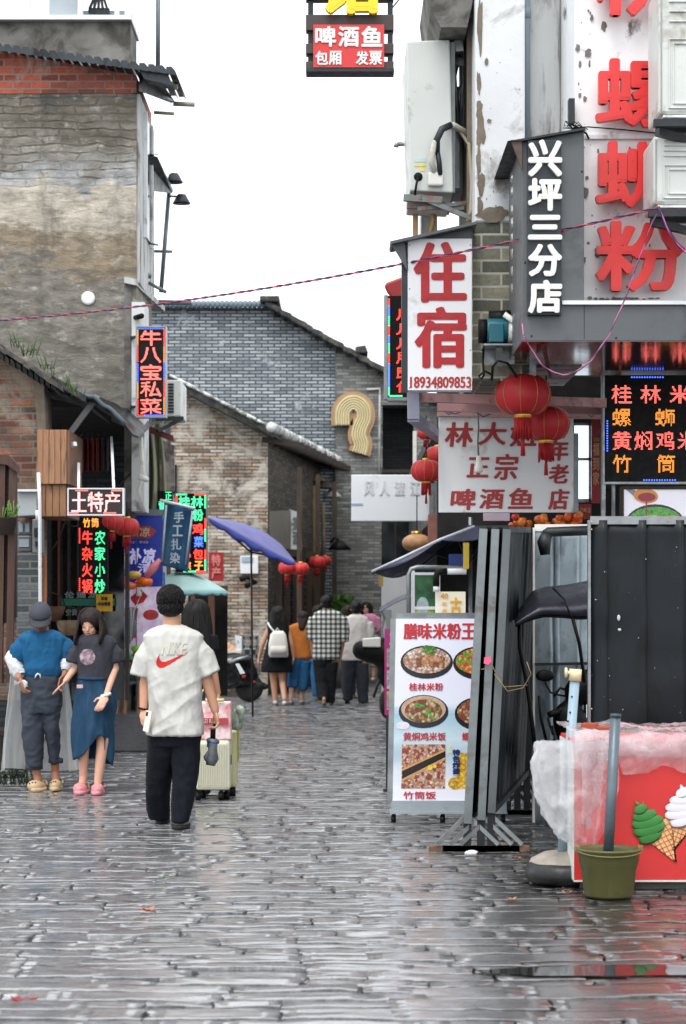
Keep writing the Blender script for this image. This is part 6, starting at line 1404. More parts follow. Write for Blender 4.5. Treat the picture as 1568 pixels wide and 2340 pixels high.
# ice cream counter
Yi = 11.3
t = thing('ice_cream_counter', 'red ice cream counter printed with two soft serve cones', 'counter', (X_(1500, Yi), Yi, 0))
mb = MB(); mb.bx(X_(1312, Yi), X_(1800, Yi), Yi, Yi+.7, Z_(2012, Yi), Z_(1692, Yi)); mb.build('body', M_red, t, bevel=.006)
mb = MB(); mb.bx(X_(1312, Yi)-.004, X_(1800, Yi), Yi-.006, Yi-.0005, Z_(2015, Yi), Z_(2011, Yi)); mb.bx(X_(1312, Yi)-.005, X_(1312, Yi)-.0005, Yi-.006, Yi+.7, Z_(2012, Yi), Z_(1700, Yi)); mb.build('edge_trim', M_offwhite, t)
mb = MB(); mb.bx(X_(1330, Yi), X_(1800, Yi), Yi+.08, Yi+.62, 0, Z_(2013, Yi)); mb.build('plinth', M_conc, t)
Ya = Yi-.004
def cone(cx0, cy0, cx1, cy1, wd, mm, name, dz):
    d = Vector((cx1-cx0, cy1-cy0)); nn = Vector((-d.y, d.x)).normalized()*wd
    mb = MB(); flat(mb, [(cx0+nn.x, cy0+nn.y), (cx1+3, cy1), (cx1-2, cy1-3), (cx0-nn.x, cy0-nn.y)], Ya-dz); cp_ = mb.build(name, mm, sub(t, 'body'))
    mb = MB()
    for k in range(1, 9):
        u = k/9; p = Vector((cx0, cy0))+d*u; w2 = nn*(1-u)
        mb.tube([P(p.x+w2.x, p.y+w2.y, Ya-dz-.001), P(p.x-w2.x+d.x*.03, p.y-w2.y+d.y*.03, Ya-dz-.001)], .0022, 4)
    for k in range(-3, 4):
        u = k/4; mb.tube([P(cx0+nn.x*u, cy0+nn.y*u, Ya-dz-.001), P(cx0+nn.x*u+d.x*(1-abs(u))*.98, cy0+nn.y*u+d.y*(1-abs(u))*.98-nn.y*0, Ya-dz-.001)], .002, 4)
    mb.build('waffle_line', mat('waffle_brown', (176, 112, 66), .5, .1) if 'waffle_brown' not in bpy.data.materials else bpy.data.materials['waffle_brown'], sub(t, 'body'))
mwaf = mat('waffle_cone', (228, 172, 120), .5, .12, 12, .05)
cone(1560, 1866, 1502, 1912, 30, mwaf, 'cone_print', .001) if False else None
cone(1562, 1862, 1534, 1950, 36, mwaf, 'cone_print', .0012)
cone(1496, 1884, 1544, 1972, 42, mat('waffle_cone_front', (236, 180, 126), .5, .12, 12, .05), 'cone_print', .003)
def swirl(cx, cy, w_, h_, mm, name, dz, lean=0):
    mb = MB()
    for k in range(5):
        u = k/4; y = cy+h_*.5-h_*u; rr = w_*(.70, 1.0, .98, .74, .38)[k]; pts = []
        for i in range(13):
            s_ = -1+2*i/12; pts.append(P(cx+rr*s_+lean*u*u, y+(-s_*11)*(1-u*.5)+5*(1-s_*s_), Ya-dz-.004*math.sqrt(max(0, 1-s_*s_))-.001*k))
        mb.tube(pts, [(.010+.029*math.sqrt(max(0, 1-(-1+2*i/12)**2)))*(1-.3*u) for i in range(13)], 8, sq=.10)
    mb.tube([P(cx+lean, cy-h_*.5, Ya-dz), P(cx+lean*1.3-4, cy-h_*.72, Ya-dz)], [.018, .003], 8, sq=.25); mb.build(name, mm, sub(t, 'body'))
swirl(1485, 1876, 36, 62, mat('matcha_green', (52, 122, 52), .35, .2, 9, .05), 'soft_serve_print', .008, -22)
swirl(1560, 1838, 40, 62, mat('vanilla_white', (232, 226, 232), .35, .06, 9, .05), 'soft_serve_print', .006, 0)
mb = MB()
for x, y, a in ((1482, 1836, 80), (1478, 1846, 0), (1480, 1856, 10), (1482, 1866, 80), (1470, 1883, 20), (1480, 1886, -40), (1486, 1900, -20), (1494, 1904, -60), (1500, 1912, 70)):
    x -= 12; c, s_ = math.cos(R(a))*4, math.sin(R(a))*4; mb.tube([P(x-c, y-s_, Ya), P(x, y-1.5, Ya), P(x+c, y+s_, Ya)], .0022, 4)
mb.build('spark_print', mat('spark_gold', (222, 150, 70), .5), sub(t, 'body'))
# plastic sheet over the counter
t = thing('plastic_sheet', 'crumpled translucent plastic sheet thrown over the red ice cream counter', 'plastic sheet', (X_(1450, Yi), Yi, .85))
def plastic(nm, f0, f1):
    m, n, b = new(nm); v = coords(n)
    f = nz(n, v, 3.5, 6, .6, .6)
    out = n.nodes['Material Output']
    tr = n.nodes.new('ShaderNodeBsdfTransparent'); tr.inputs[0].default_value = (.96, .96, .97, 1)
    tl = n.nodes.new('ShaderNodeBsdfTranslucent'); tl.inputs[0].default_value = (.92, .92, .94, 1)
    b.inputs['Base Color'].default_value = (.88, .89, .91, 1); b.inputs['Roughness'].default_value = .14
    m1 = n.nodes.new('ShaderNodeMixShader'); m1.inputs[0].default_value = .4; n.links.new(b.outputs[0], m1.inputs[1]); n.links.new(tl.outputs[0], m1.inputs[2])
    m2 = n.nodes.new('ShaderNodeMixShader'); n.links.new(ramp(n, f, [(.3, g(f0)), (.7, g(f1))]), m2.inputs[0]); n.links.new(tr.outputs[0], m2.inputs[1]); n.links.new(m1.outputs[0], m2.inputs[2])
    n.links.new(m2.outputs[0], out.inputs[0])
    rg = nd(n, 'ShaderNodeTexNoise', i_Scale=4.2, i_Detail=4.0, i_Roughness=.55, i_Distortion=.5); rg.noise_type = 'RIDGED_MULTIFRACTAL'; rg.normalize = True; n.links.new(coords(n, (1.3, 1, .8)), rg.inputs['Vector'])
    rr = ramp(n, rg.outputs['Fac'], [(.62, g(0)), (.92, g(.5))]); n.links.new(math_(n, 'ADD', ramp(n, f, [(.3, g(f0)), (.7, g(f1))]), rr, True), m2.inputs[0])  # crease highlights put into the opacity as whiter ridges
    bump(n, b, math_(n, 'ADD', rg.outputs['Fac'], math_(n, 'MULTIPLY', nz(n, v, 22, 4, .6, 1.0), .25)), .9, .05); return m
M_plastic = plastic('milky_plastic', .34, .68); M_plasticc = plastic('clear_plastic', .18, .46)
def cr(p, amp, s_, seed):
    q = Vector(p)*s_+Vector((seed, 0, 0)); return amp*(1-2.2*abs(noise.noise(q)))+amp*.5*(1-2*abs(noise.noise(q*2.3)))
ztop = Z_(1690, Yi)+.02
mb = MB()
def topsheet(u, v):     # lies over the top and hangs down the front
    x = 1300+470*u; L = v*1.35
    if L < .75: y_ = Yi+.74-L*1.0; z = ztop+.02
    else: y_ = Yi-.012-.02*math.sin((L-.75)*5); z = ztop+.02-(L-.75)*(.30+.10*noise.noise(Vector((u*7, 1, 0)))+ .16*noise.noise(Vector((u*3.3, 4, 0)))+.10*(u > .25))
    p = Vector((X_(x, Yi), y_, z)); w_ = cr(Vector((p.x*1.7, p.y, p.z*.7)), .014, 7, 2)
    return p+Vector((.01*noise.noise(p*9), -abs(w_)-.004, w_*.9+.012*noise.noise(p*4)+.025*max(0, noise.noise(Vector((u*5, v*2, 9))))))
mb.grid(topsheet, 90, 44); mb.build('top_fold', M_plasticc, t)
mb = MB()     # heavy double fold along the front edge
def fold(u, v):
    x = 1312+450*u; th = v*math.pi*1.5; r_ = .055+.02*noise.noise(Vector((u*9, 0, 2)))
    p = Vector((X_(x, Yi), Yi+.02-r_*1.0*math.sin(th), ztop-.045+r_*1.2*math.cos(th)-.035*u+.02*noise.noise(Vector((u*6, 7, 1)))))
    w_ = cr(p, .012, 12, 5); return p+Vector((0, -abs(w_), w_))
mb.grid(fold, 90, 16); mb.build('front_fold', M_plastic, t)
mb = MB()     # bunched tail hanging at the left end
def tail(u, v):
    cx = 1312+22*v-18*math.sin(v*2.4); hw = (78+10*math.sin(v*3))*(1-.62*v**2.2); a = u*2*math.pi
    px = cx+hw*math.cos(a); py = 1692+258*v+16*noise.noise(Vector((u*3, v*2, 1)))*v-30*math.cos(a)*.0-60*v*(math.cos(a) < 0)*abs(math.cos(a))*.55
    p = P(px, py, Yi+.12+.20*math.sin(a)*(1-.5*v)); w_ = cr(Vector((p.x*2.4, p.y*2.2, p.z*.55)), .026, 8, 8); d = Vector((math.cos(a), math.sin(a), 0))
    return p+d*w_+Vector((0, 0, .01*noise.noise(p*12)))
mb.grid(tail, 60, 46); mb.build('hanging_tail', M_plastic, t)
mb = MB()
def tail2(u, v):
    px = 1330+75*u+10*math.sin(v*4)*u; py = 1720+230*v*(1-.35*abs(u-.35)*1.6); p = P(px, py, Yi-.05-.04*math.sin(u*12+v*3)); w_ = cr(Vector((p.x*1.8, p.y, p.z*.6)), .022, 9, 15)
    return p+Vector((0, -w_, 0))
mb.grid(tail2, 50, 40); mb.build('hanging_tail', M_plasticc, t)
for i, (x0, x1, y0, y1, rz) in enumerate(((1330, 1366, 1654, 1672, -.25), (1390-26, 1398, 1662, 1680, .05))):
    c = P((x0+x1)/2, (y0+y1)/2, Yi+.18-.1*i)
    mb = MB(); mb.box((c.x, c.y, c.z+.004), ((x1-x0)/F*Yi, .11, (y1-y0)/F*Yi), rz); tag(mb.build('brick', [M_hb if False else mat('fired_clay_%d' % i, (150, 66, 42), .85, .2, 12, .5)][0], bevel=.004), ['worn red brick weighing down the plastic sheet, further back', 'worn red brick weighing down the plastic sheet beside the steel pipe'][i], 'brick', 'bricks on the plastic sheet')
# bucket, pipe, blue pole in its tyre base
Yb_ = GY(2060)
t = thing('bucket', 'olive green plastic bucket before the red counter', 'bucket', (X_(1391, Yb_+.15), Yb_+.15, 0))
c = (X_(1391, Yb_+.15), Yb_+.15, 0); s_ = F/(Yb_+.15)
mb = MB(); mb.lathe([(.002, .012), (.112, .012), (.125, .006), (.134, .02), (.152, .16), (.156, .165), (.160, .19), (.164, .195), (.170, .256), (.178, .262), (.178, .272), (.166, .272), (.160, .25), (.128, .03), (.002, .026)], c=c, n=40, cap=False); mb.build('body', mat('olive_plastic', (88, 87, 48), .42, .1, 4, .08, 20, dirt=(74, 74, 46), dirt_amt=.2), t)
mb = MB()
for s_ in (-1, 1): mb.box((c[0]+s_*.172, c[1], .268), (.028, .03, .034))
mb.tube([Vector((c[0]+.176*math.cos(a), c[1]-.176*math.sin(a)*1.02, .262-.02*math.sin(a))) for a in np.linspace(0, math.pi, 15)], .004, 6); mb.build('handle', mat('olive_handle', (116, 112, 66), .45, .1), t, bevel=.003)
t = thing('steel_pipe', 'plain grey steel pipe standing in the olive bucket', 'pipe', (c[0], c[1], .03))
mb = MB(); mb.tube([(c[0]-.01, c[1]+.02, .03), P(1407, 1632, Yb_+.2)], .029, 16); mb.build('tube', mat('pipe_steel', (92, 104, 112), .38, .15, 6, .08, metal=.6), t)
mb = MB(); mb.tube([P(1406.8, 1640, Yb_+.198), P(1407.05, 1631, Yb_+.2)], .0305, 16); mb.build('end_cap', mat('pipe_end', (70, 80, 86), .5, metal=.5), t)
Yp_ = 11.62; bx_ = X_(1283, Yp_)
t = thing('umbrella_stand', 'pale blue stand pole in a concrete filled tyre left of the red counter', 'umbrella stand', (bx_, Yp_, 0))
mb = MB(); mb.tube([P(1283, 1975, Yp_), P(1314, 1552, Yp_)], .028, 16); mb.build('pole', mat('pale_blue_paint', (138, 162, 176), .45, .08, 5, .08, dirt=(112, 100, 90), dirt_amt=.14), t)
mb = MB(); mb.tube([P(1313.6, 1556, Yp_), P(1315.6, 1529, Yp_)], .036, 16); mb.tube([P(1284+10, 1537, Yp_), P(1308, 1539, Yp_)], .012, 8); mb.tube([P(1281+10, 1537, Yp_), P(1286+10, 1537, Yp_)], .03, 12); mb.build('clamp', mat('cream_clamp', (212, 200, 160), .4, .06), t)
mb = MB()
for x, y in ((1307, 1592), (1303, 1628), (1298, 1648)): mb.ell(P(x, y, Yp_-.027), (.006, .004, .006), 6)
mb.build('hole', M_black, t, split=True)
mb = MB(); cc = (X_(1296, Yp_), Yp_, 0)
mb.lathe([(.20, .0), (.235, .025), (.245, .06), (.235, .10), (.21, .125), (.19, .12)], c=cc, n=40); mb.disp(.010, 6, 2); mb.build('tyre', mat('tyre_black', (20, 20, 21), .45, .4, 6, .5, 18), t)
mb = MB(); mb.lathe([(.215, .10), (.20, .14), (.14, .172), (.06, .185), (.0, .19)], c=cc, n=40, cap=False); mb.disp(.016, 7, 4); mb.build('concrete_fill', mat('rough_concrete', (150, 142, 132), .9, .22, 8, .7, 30), t)
# puddle
t = None
mb = MB(); pts = []
n_ = 48
for i in range(n_):
    a = 2*math.pi*i/n_; k = 1+.25*noise.noise(Vector((math.cos(a)*2, math.sin(a)*2, 4)))+.08*noise.noise(Vector((math.cos(a)*7, math.sin(a)*7, 1)))
    cx_, cy_ = X_(1420, 8.75), 8.78; pts.append(Vector((cx_+.62*k*math.cos(a), cy_+.13*k*math.sin(a)+.03*math.cos(a), .0095)))
mb.add(pts, [tuple(range(n_))])
m, n, b = new('puddle_water'); b.inputs['Base Color'].default_value = (.02, .019, .018, 1); b.inputs['Roughness'].default_value = .03; b.inputs['Specular IOR Level'].default_value = .6
mb.build('puddle', m, kind='structure')
# litter
def litter(name, label, px, py, c, s_, seed):
    Yg = GY(py); mb = MB(); q = random.Random(seed); p = Vector((X_(px, Yg), Yg, .012))
    for k in range(4):
        a = q.random()*6.28; d = Vector((math.cos(a), math.sin(a)*.6, .25+.3*q.random()))*s_; e = Vector((-d.y, d.x, .1*s_)).normalized()*s_*.35
        mb.add([p, p+d*.5+e, p+d, p+d*.5-e], [(0,1,2,3)])
    tag(mb.build(name, mat(name+str(seed), c, .6, .2), solid=.002), label, 'litter')
litter('fallen_leaf', 'crisp orange leaf lying on the wet paving in the foreground', 338, 2088, (206, 110, 70), .05, 1)
litter('scrap', 'tiny green and yellow wrapper on the wet paving behind the orange leaf', 370, 2012, (110, 150, 50), .035, 2)
litter('scrap', 'longer dark red scrap at the near left corner of the paving', 40, 2296, (130, 30, 34), .045, 3)
litter('scrap', 'rounder dark red scrap at the near left corner of the paving', 74, 2292, (150, 30, 36), .03, 4)
litter('scrap', 'orange peel strip in front of the hoarding foot plank', 1180, 1966, (206, 120, 80), .03, 5)
litter('scrap', 'orange peel strip on the tarred ground left of the bucket', 1296, 2045, (206, 120, 80), .03, 6)
litter('scrap', 'orange peel strip farther left on the tarred ground towards the paving', 1170, 2060, (206, 120, 84), .03, 7)
# hanging beer fish sign
Yq = 14.0
t = thing('hanging_sign', 'dark slatted hanging sign with a red panel of white characters over the street', 'sign', tuple(P(800, 162, Yq)))
mb = MB()
for y0, y1 in ((-300, -266), (-235, -200), (-170, -132), (-102, -66), (-36, -2), (33, 69), (99, 122), (140, 158)): mb.pb(699, 900, y0, y1, Yq, .1)
mb.build('slat', mat('brown_slat', (62, 54, 52), .6, .1, 5, .1), t, bevel=.004)
mb = MB(); mb.pb(704, 716, -300, 158, Yq+.03, .05); mb.pb(886, 898, -300, 158, Yq+.03, .05); mb.pb(699, 901, 156, 163, Yq-.02, .16); mb.build('frame', M_dsteel, t)
mb = MB(); mb.pb(716, 878, 56, 154, Yq-.02, .018); mb.build('panel', M_red, t)
mb = MB(); mb.row('啤酒鱼', 718, 876, 62, 106, Yq-.021, fill=.86, bold=1.5); mb.row('包厢 发票', 720, 874, 118, 148, Yq-.021, fill=.9, bold=.9); mb.build('lettering', mat('sign_letter_white', (232, 228, 226), .5, .03), t)
mb = MB(); mb.text('馆', 738, 862, -96, 30, Yq-.022, dep=.05, bold=6); mb.build('letter', mat('yellow_acrylic', (238, 206, 30), .4, .06), t)
mb = MB(); mb.bar(P(690, -280, Yq+.1), P(1020, -280, Yq+.6), .06); mb.bar(P(895, 20, Yq+.06), P(960, -60, Yq+.5), .008); mb.build('arm', M_dsteel, t)
# twisted red and blue cable across the street
def sag(a, b, s_, n=60): return [Vector(a).lerp(Vector(b), i/n)-Vector((0, 0, s_*4*(i/n)*(1-i/n))) for i in range(n+1)]
def twist(name, label, pts, r, cols, turn):
    t = thing(name, label, 'cable', tuple(pts[0])); L = [0]
    for i in range(1, len(pts)): L.append(L[-1]+(pts[i]-pts[i-1]).length)
    N = int(L[-1]/.03)
    for k, mm in enumerate(cols):
        out = []; j = 0
        for i in range(N+1):
            l = L[-1]*i/N
            while j < len(L)-2 and L[j+1] < l: j += 1
            f = (l-L[j])/max(1e-6, L[j+1]-L[j]); p = pts[j].lerp(pts[j+1], f); a = l*turn+math.pi*k
            out.append(p+Vector((0, math.cos(a), math.sin(a)))*r)
        MB().tube(out, r, 5).build('strand', mm, t)
mcr = mat('cable_red', (176, 70, 92), .5, .1); mcb = mat('cable_navy', (34, 36, 84), .5, .1)
twist('twisted_cable', 'red and navy twisted cable strung right across the street', sag(P(-60, 736, 19.0), P(1508, 474, 13.4), .12), .0055, (mcr, mcb), 28)
lp = [P(1508, 474, 13.4)]
lp = [Vector(p) for p in [P(1193, 735, 13.7), P(1196, 765, 13.6), P(1215, 800, 13.6), P(1240, 835, 13.6), P(1265, 852, 13.6), P(1290, 857, 13.6), P(1320, 848, 13.6), P(1350, 825, 13.6), P(1390, 770, 13.6), P(1430, 680, 13.6), P(1465, 580, 13.55), P(1490, 510, 13.5), P(1508, 474, 13.4)]]
twist('looped_cable', 'pink and violet cable looping under the grey canopy edge', lp, .004, (mat('cable_pink', (186, 104, 150), .5), mat('cable_violet', (92, 50, 84), .5)), 30)
twist('drooping_cable', 'magenta cable drooping from the lower air conditioner bracket', [P(1506, 476, 13.35), P(1524, 520, 13.35), P(1548, 560, 13.35), P(1600, 610, 13.35)], .005, (mat('cable_magenta', (176, 84, 160), .5), mcb), 28)
# white line dropping beside the canopy edge
# ================================================================ people
M_skin = mat('skin', (196, 146, 118), .5, .08, 5, .06, 60, sss=.08); M_skin2 = mat('tanned_skin', (164, 112, 86), .5, .1, 5, .06, 60, sss=.08); M_skinp = mat('fair_skin', (214, 166, 142), .5, .07, 5, .05, 60, sss=.08)
def hairmat(name, c):
    m, n, b = new(name); v = coords(n, (1, 1, .12)); f = nz(n, v, 60, 4, .7)
    c = lin(c); n.links.new(ramp(n, f, [(.3, tuple(x*.5 for x in c)), (.7, tuple(x*1.6 for x in c))]), b.inputs['Base Color']); b.inputs['Roughness'].default_value = .6; b.inputs['Specular IOR Level'].default_value = .3
    bump(n, b, f, .5, .01); return m
M_hair = hairmat('black_hair', (13, 11, 11)); M_hairb = hairmat('brown_black_hair', (30, 19, 16))
def cloth(name, c, bs=55, rough=.85, var=.08, **k): return mat(name, c, rough, var, 6, .12, bs, spec=.25, **k)
M_tee = cloth('white_cotton', (190, 189, 184), var=.03); M_blue = cloth('blue_cotton', (24, 84, 124)); M_char = cloth('charcoal_cotton', (56, 56, 64)); M_blk = cloth('black_cotton', (18, 20, 24)); M_navyc = cloth('navy_black_denim', (16, 20, 28)); M_gpants = cloth('slate_jogger', (58, 64, 74))
M_denim = mat('denim', (30, 62, 88), .8, .22, 7, .2, 90, spec=.25, an=(3, 3, .8), dirt=(50, 84, 110), dirt_amt=.06)
M_clear = None
class PM:
    """pixel mapper for one figure: photo crop coordinates -> world, at the figure's own distance"""
    def __init__(s, Y, ox, oy, k): s.Y, s.ox, s.oy, s.k = Y, ox, oy, k
    def __call__(s, x, y, d=0): return P(s.ox+s.k*x, s.oy+s.k*y, s.Y) + Vector((0, d, 0))
    def w(s, px): return px*s.k/F*s.Y
def sil(mb, m, rows, n=28, pw=2.2):       # rows: (y, xleft, xright, half depth, depth offset)
    rings = []
    for r in rows:
        y, a, b, ry = r[:4]; d = r[4] if len(r) > 4 else 0
        rings.append((m((a+b)/2, y, d), m.w(b-a)/2, ry))
    mb.loft(rings, n, True, pw); return mb
def hand(mb, wrist, tip, side, palm_n, k=1.0, curl=.5):
    """palm, four jointed fingers and a thumb; side points towards the thumb, palm_n out of the palm"""
    w_, t_ = Vector(wrist), Vector(tip); ax = (t_-w_).normalized(); side = (Vector(side)-ax*ax.dot(side)).normalized(); pn = Vector(palm_n); pn = (pn-ax*ax.dot(pn)).normalized()
    L = .18*k; M = Matrix((side, pn, ax)).transposed()
    mb.ell(w_+ax*L*.28, (.040*k, .018*k, .055*k), 12, M)
    for i, (o, ln) in enumerate(((.028, .90), (.010, 1.0), (-.010, .94), (-.028, .76))):
        a = w_+ax*L*.48+side*o*k; f1 = ax*math.cos(curl*.6)+pn*math.sin(curl*.6); f2 = ax*math.cos(curl*1.5)+pn*math.sin(curl*1.5); f3 = ax*math.cos(curl*2.3)+pn*math.sin(curl*2.3)
        b = a+f1*.040*ln*k; c = b+f2*.027*ln*k; d = c+f3*.022*ln*k; mb.limb([a, b, c, d], [.0095*k, .009*k, .008*k, .007*k], 8)
    a = w_+ax*L*.18+side*.030*k; b = a+(ax*.55+side*.7+pn*.25).normalized()*.040*k; c = b+(ax*.9+side*.15+pn*.4).normalized()*.034*k; mb.limb([a, b, c], [.012*k, .0105*k, .008*k], 8)
def head(mb, c, k, fwd, down=0.0, ears=True):
    """skull, jaw, nose and ears; fwd is a unit vector in plan, down tips the face"""
    f = Vector((fwd[0], fwd[1], 0)).normalized(); r = Vector((f.y, -f.x, 0)); u = Vector((0, 0, 1))
    f2 = (f*math.cos(down)-u*math.sin(down)); u2 = (u*math.cos(down)+f*math.sin(down)); c = Vector(c)
    M = Matrix((r, f2, u2)).transposed()
    mb.ell(c+u2*.025*k, (.076*k, .094*k, .098*k), 18, M); mb.ell(c-u2*.045*k+f2*.022*k, (.058*k, .066*k, .072*k), 16, M); mb.ell(c-u2*.092*k+f2*.062*k, (.026*k, .022*k, .018*k), 10, M)
    mb.ell(c-u2*.022*k+f2*.094*k, (.012*k, .016*k, .013*k), 8, M); mb.limb([c+u2*.014*k+f2*.086*k, c-u2*.020*k+f2*.098*k], [.007*k, .011*k], 8)
    for s_ in (-1, 1):
        if ears: mb.ell(c+r*s_*.078*k-u2*.005*k-f2*.005*k, (.012*k, .022*k, .032*k), 10, M)
        mb.ell(c+r*s_*.034*k-u2*.028*k+f2*.062*k, (.022*k, .02*k, .022*k), 10, M)
    return c, r, f2, u2
def face(t, c, r, f, u, k, closed=True, lips=(150, 78, 74)):
    mb = MB()
    for s_ in (-1, 1):
        a = c+r*s_*.033*k+f*.0815*k+u*.002*k
        mb.tube([a+r*-.015*k-f*.004, a-u*.004*k, a+r*.015*k-f*.004], [.0016, .0036, .0016], 6)
    mb.build('eye', M_hair, t, split=True)
    mb = MB()
    for s_ in (-1, 1):
        a = c+r*s_*.034*k+f*.083*k+u*.026*k; mb.tube([a-r*.018*k-f*.003-u*.002, a+u*.002, a+r*.018*k-f*.005-u*.001], [.002, .0036, .0018], 6)
    mb.build('eyebrow', M_hairb, t, split=True)
    mb = MB(); a = c+f*.087*k-u*.056*k; mb.tube([a-r*.020*k-f*.006, a-r*.008*k+u*.002, a+r*.008*k+u*.002, a+r*.020*k-f*.006], [.002, .005, .005, .002], 6); mb.build('mouth', mat('lips_%d_%d_%d' % lips, lips, .4, .08) if 'lips_%d_%d_%d' % lips not in bpy.data.materials else bpy.data.materials['lips_%d_%d_%d' % lips], t)
def hairfall(t, c, k, fwd, L, mm, n=260, seed=1, side=.05, part=0.0):
    q = random.Random(seed); f = Vector((fwd[0], fwd[1], 0)).normalized(); r = Vector((f.y, -f.x, 0)); u = Vector((0, 0, 1)); mb = MB(); o = c+u*.030*k
    for i in range(n):
        ph = q.uniform(-152, 152); sg = 1 if ph > 0 else -1; lay = q.uniform(.97, 1.06); pts = []; fr = abs(ph) > 118
        for j in range(6):
            th = R(8+82*j/5); a = ph if not fr else sg*(abs(ph)-(abs(ph)-104)*(j/5)**.8)
            d = -f*math.cos(R(a))+r*math.sin(R(a)); pts.append(o+(d*math.sin(th)*(.100 if not fr else .098)+u*math.cos(th)*.106)*k*lay+r*part*(1-j/5))
        e = pts[-1]; LL = L*q.uniform(.86, 1.04)*(1 if abs(ph) < 95 else .96); fwd_ = side*max(0, (abs(ph)-70)/60)
        for j in range(1, 6):
            v = j/5; pts.append(e-u*LL*v+f*fwd_*v*1.1+d*(.012*math.sin(v*3)+.010*v)+Vector((q.uniform(-.003, .003), q.uniform(-.003, .003), 0)))
        rr = .0085*k; mb.tube(pts, [rr*.5]+[rr]*(len(pts)-3)+[rr*.7, rr*.15], 5)
    return mb.build('hair_strand', mm, sub(t, 'hair'))
def tufts(t, c, rad, n, ln, mm, seed=2, lo=-.25):
    q = random.Random(seed); mb = MB()
    for i in range(n):
        z = q.uniform(lo, 1); a = q.uniform(0, 6.283); s_ = math.sqrt(max(0, 1-z*z)); d = Vector((s_*math.cos(a), s_*math.sin(a), z)); p = c+Vector((d.x*rad[0], d.y*rad[1], d.z*rad[2]))
        w_ = Vector((q.uniform(-.5, .5), -.35, -1)); w_ = (w_-d*w_.dot(d)).normalized(); l = ln*q.uniform(.6, 1.2)
        mb.tube([p-w_*l*.5-d*.003, p+d*.004, p+w_*l*.6+d*.006*q.random()], [.0028, .0042, .0006], 4)
    return mb.build('hair_strand', mm, sub(t, 'hair'))
from mathutils.bvhtree import BVHTree
def onto(mb, o, off=.003):                # lay a print on the near face of a garment
    me = o.data; o0 = ORG[o.name] if o.name in ORG else o.matrix_world.translation
    bv = BVHTree.FromPolygons([v.co+o0 for v in me.vertices], [list(p.vertices) for p in me.polygons])
    y0 = max(p.y for p in mb.v)
    for i, p in enumerate(mb.v):
        h = bv.ray_cast(Vector((p.x, y0-1.5, p.z)), Vector((0, 1, 0)))
        if h[0]: mb.v[i] = Vector((p.x, h[0].y-off+(p.y-y0), p.z))
    return mb
WR = lambda s_=1, sd=0: [(.011*s_, 5.5, (1, 1, .8), 3+sd), (.007*s_, 11, (1.5, 1, .6), 9+sd), (.003*s_, 24, (1, 1, .8), 5+sd)]
# ---------------------------------------------------------------- man in the white t-shirt, walking away
m = PM(14.46, 0, 1313.8, .3279)
t = thing('person', 'man seen from behind in an oversized white t-shirt and wide black trousers, phone in hand', 'person', tuple(P(390, 1893, 14.46)))
mb = MB(); hc, hr, hf, hu = head(mb, m(1192, 205), 1.08, (-.1, 1)); mb.limb([m(1195, 260), m(1197, 385)], [.060, .068], 16)
sil(mb, m, [(385, 1120, 1275, .06), (440, 1060, 1345, .08), (600, 1060, 1370, .10), (900, 1070, 1375, .10), (1150, 1060, 1380, .11)])
mb.limb([m(1082, 492), m(1012, 760), m(1004, 930, -.03)], [.052, .042, .029]); mb.limb([m(1338, 492), m(1450, 765), m(1500, 945)], [.052, .043, .030])
mb.limb([m(1120, 1120), m(1090, 1420, .12), m(1085, 1690, .3)], [.085, .06, .04]); mb.limb([m(1295, 1120), m(1285, 1420), m(1245, 1700)], [.085, .06, .04])
hand(mb, m(1004, 935, -.03), m(1020, 1050, -.12), (.75, -.6, .1), (.6, .7, 0), 1.0, .6)
hand(mb, m(1500, 950), m(1520, 1050), (-.3, 1, 0), (-1, -.1, 0), 1.0, 1.0)
fuse(mb, 'body', M_skin, t, .0062, 3)
mb = MB(); mb.ell(m(1190, 168, -.005), (.094, .104, .100), 20); mb.ell(m(1190, 225, -.035), (.087, .075, .062), 16); mb.ell(m(1196, 262, -.05), (.066, .05, .03), 14)
for i in range(60):
    a = rnd.uniform(0, 6.28); b = rnd.uniform(.15, 1.45); d = Vector((math.cos(a)*math.cos(b), math.sin(a)*math.cos(b), math.sin(b))); p = m(1190, 168)+Vector((d.x*.092, d.y*.102, d.z*.097))
    mb.tube([p-d*.01, p+d*.006+Vector((.008, 0, -.012)), p+d*.006+Vector((.012, .0, -.030))], [.011, .008, .001], 5)
def keepfront(o): pass
fuse(mb, 'hair', M_hair, t, .006, 1, [(.004, 30, (1, 1, .25), 2)])
tufts(t, m(1190, 170, -.005), (.097, .107, .104), 900, .034, M_hair); tufts(t, m(1192, 225, -.035), (.089, .077, .064), 350, .024, M_hair, 5, -.7)
mb = MB(); sil(mb, m, [(354, 1128, 1268, .068), (368, 1100, 1298, .088), (392, 1042, 1360, .108), (425, 1004, 1412, .125), (500, 1014, 1408, .142), (600, 1028, 1402, .146), (750, 1040, 1402, .150), (900, 1044, 1404, .152), (1020, 1038, 1410, .158), (1080, 1030, 1414, .160), (1108, 1028, 1415, .160)], 40, 2.5)
mb.tube([m(1078, 482), m(1016, 580), m(986, 702)], [.074, .080, .076], 18); mb.tube([m(1340, 482), m(1412, 575), m(1466, 690)], [.074, .082, .076], 18)
def drop(o):
    for i, p in enumerate(o.v):      # long soft folds falling from the shoulders, gathered at the right hip
        q = noise.noise(Vector((p.x*9+p.z*3.0, p.y*3, p.z*1.6))); r2 = noise.noise(Vector((p.x*5-p.z*7, 2, p.z*4)))
        o.v[i] = p+Vector((0, -(.020*(1-2.4*abs(q))+.014*(1-2*abs(r2)))*min(1, max(.15, (1.45-p.z)*2)), 0))
shirt = fuse(mb, 'shirt', M_tee, t, .0072, 3, WR(.7), post=drop)
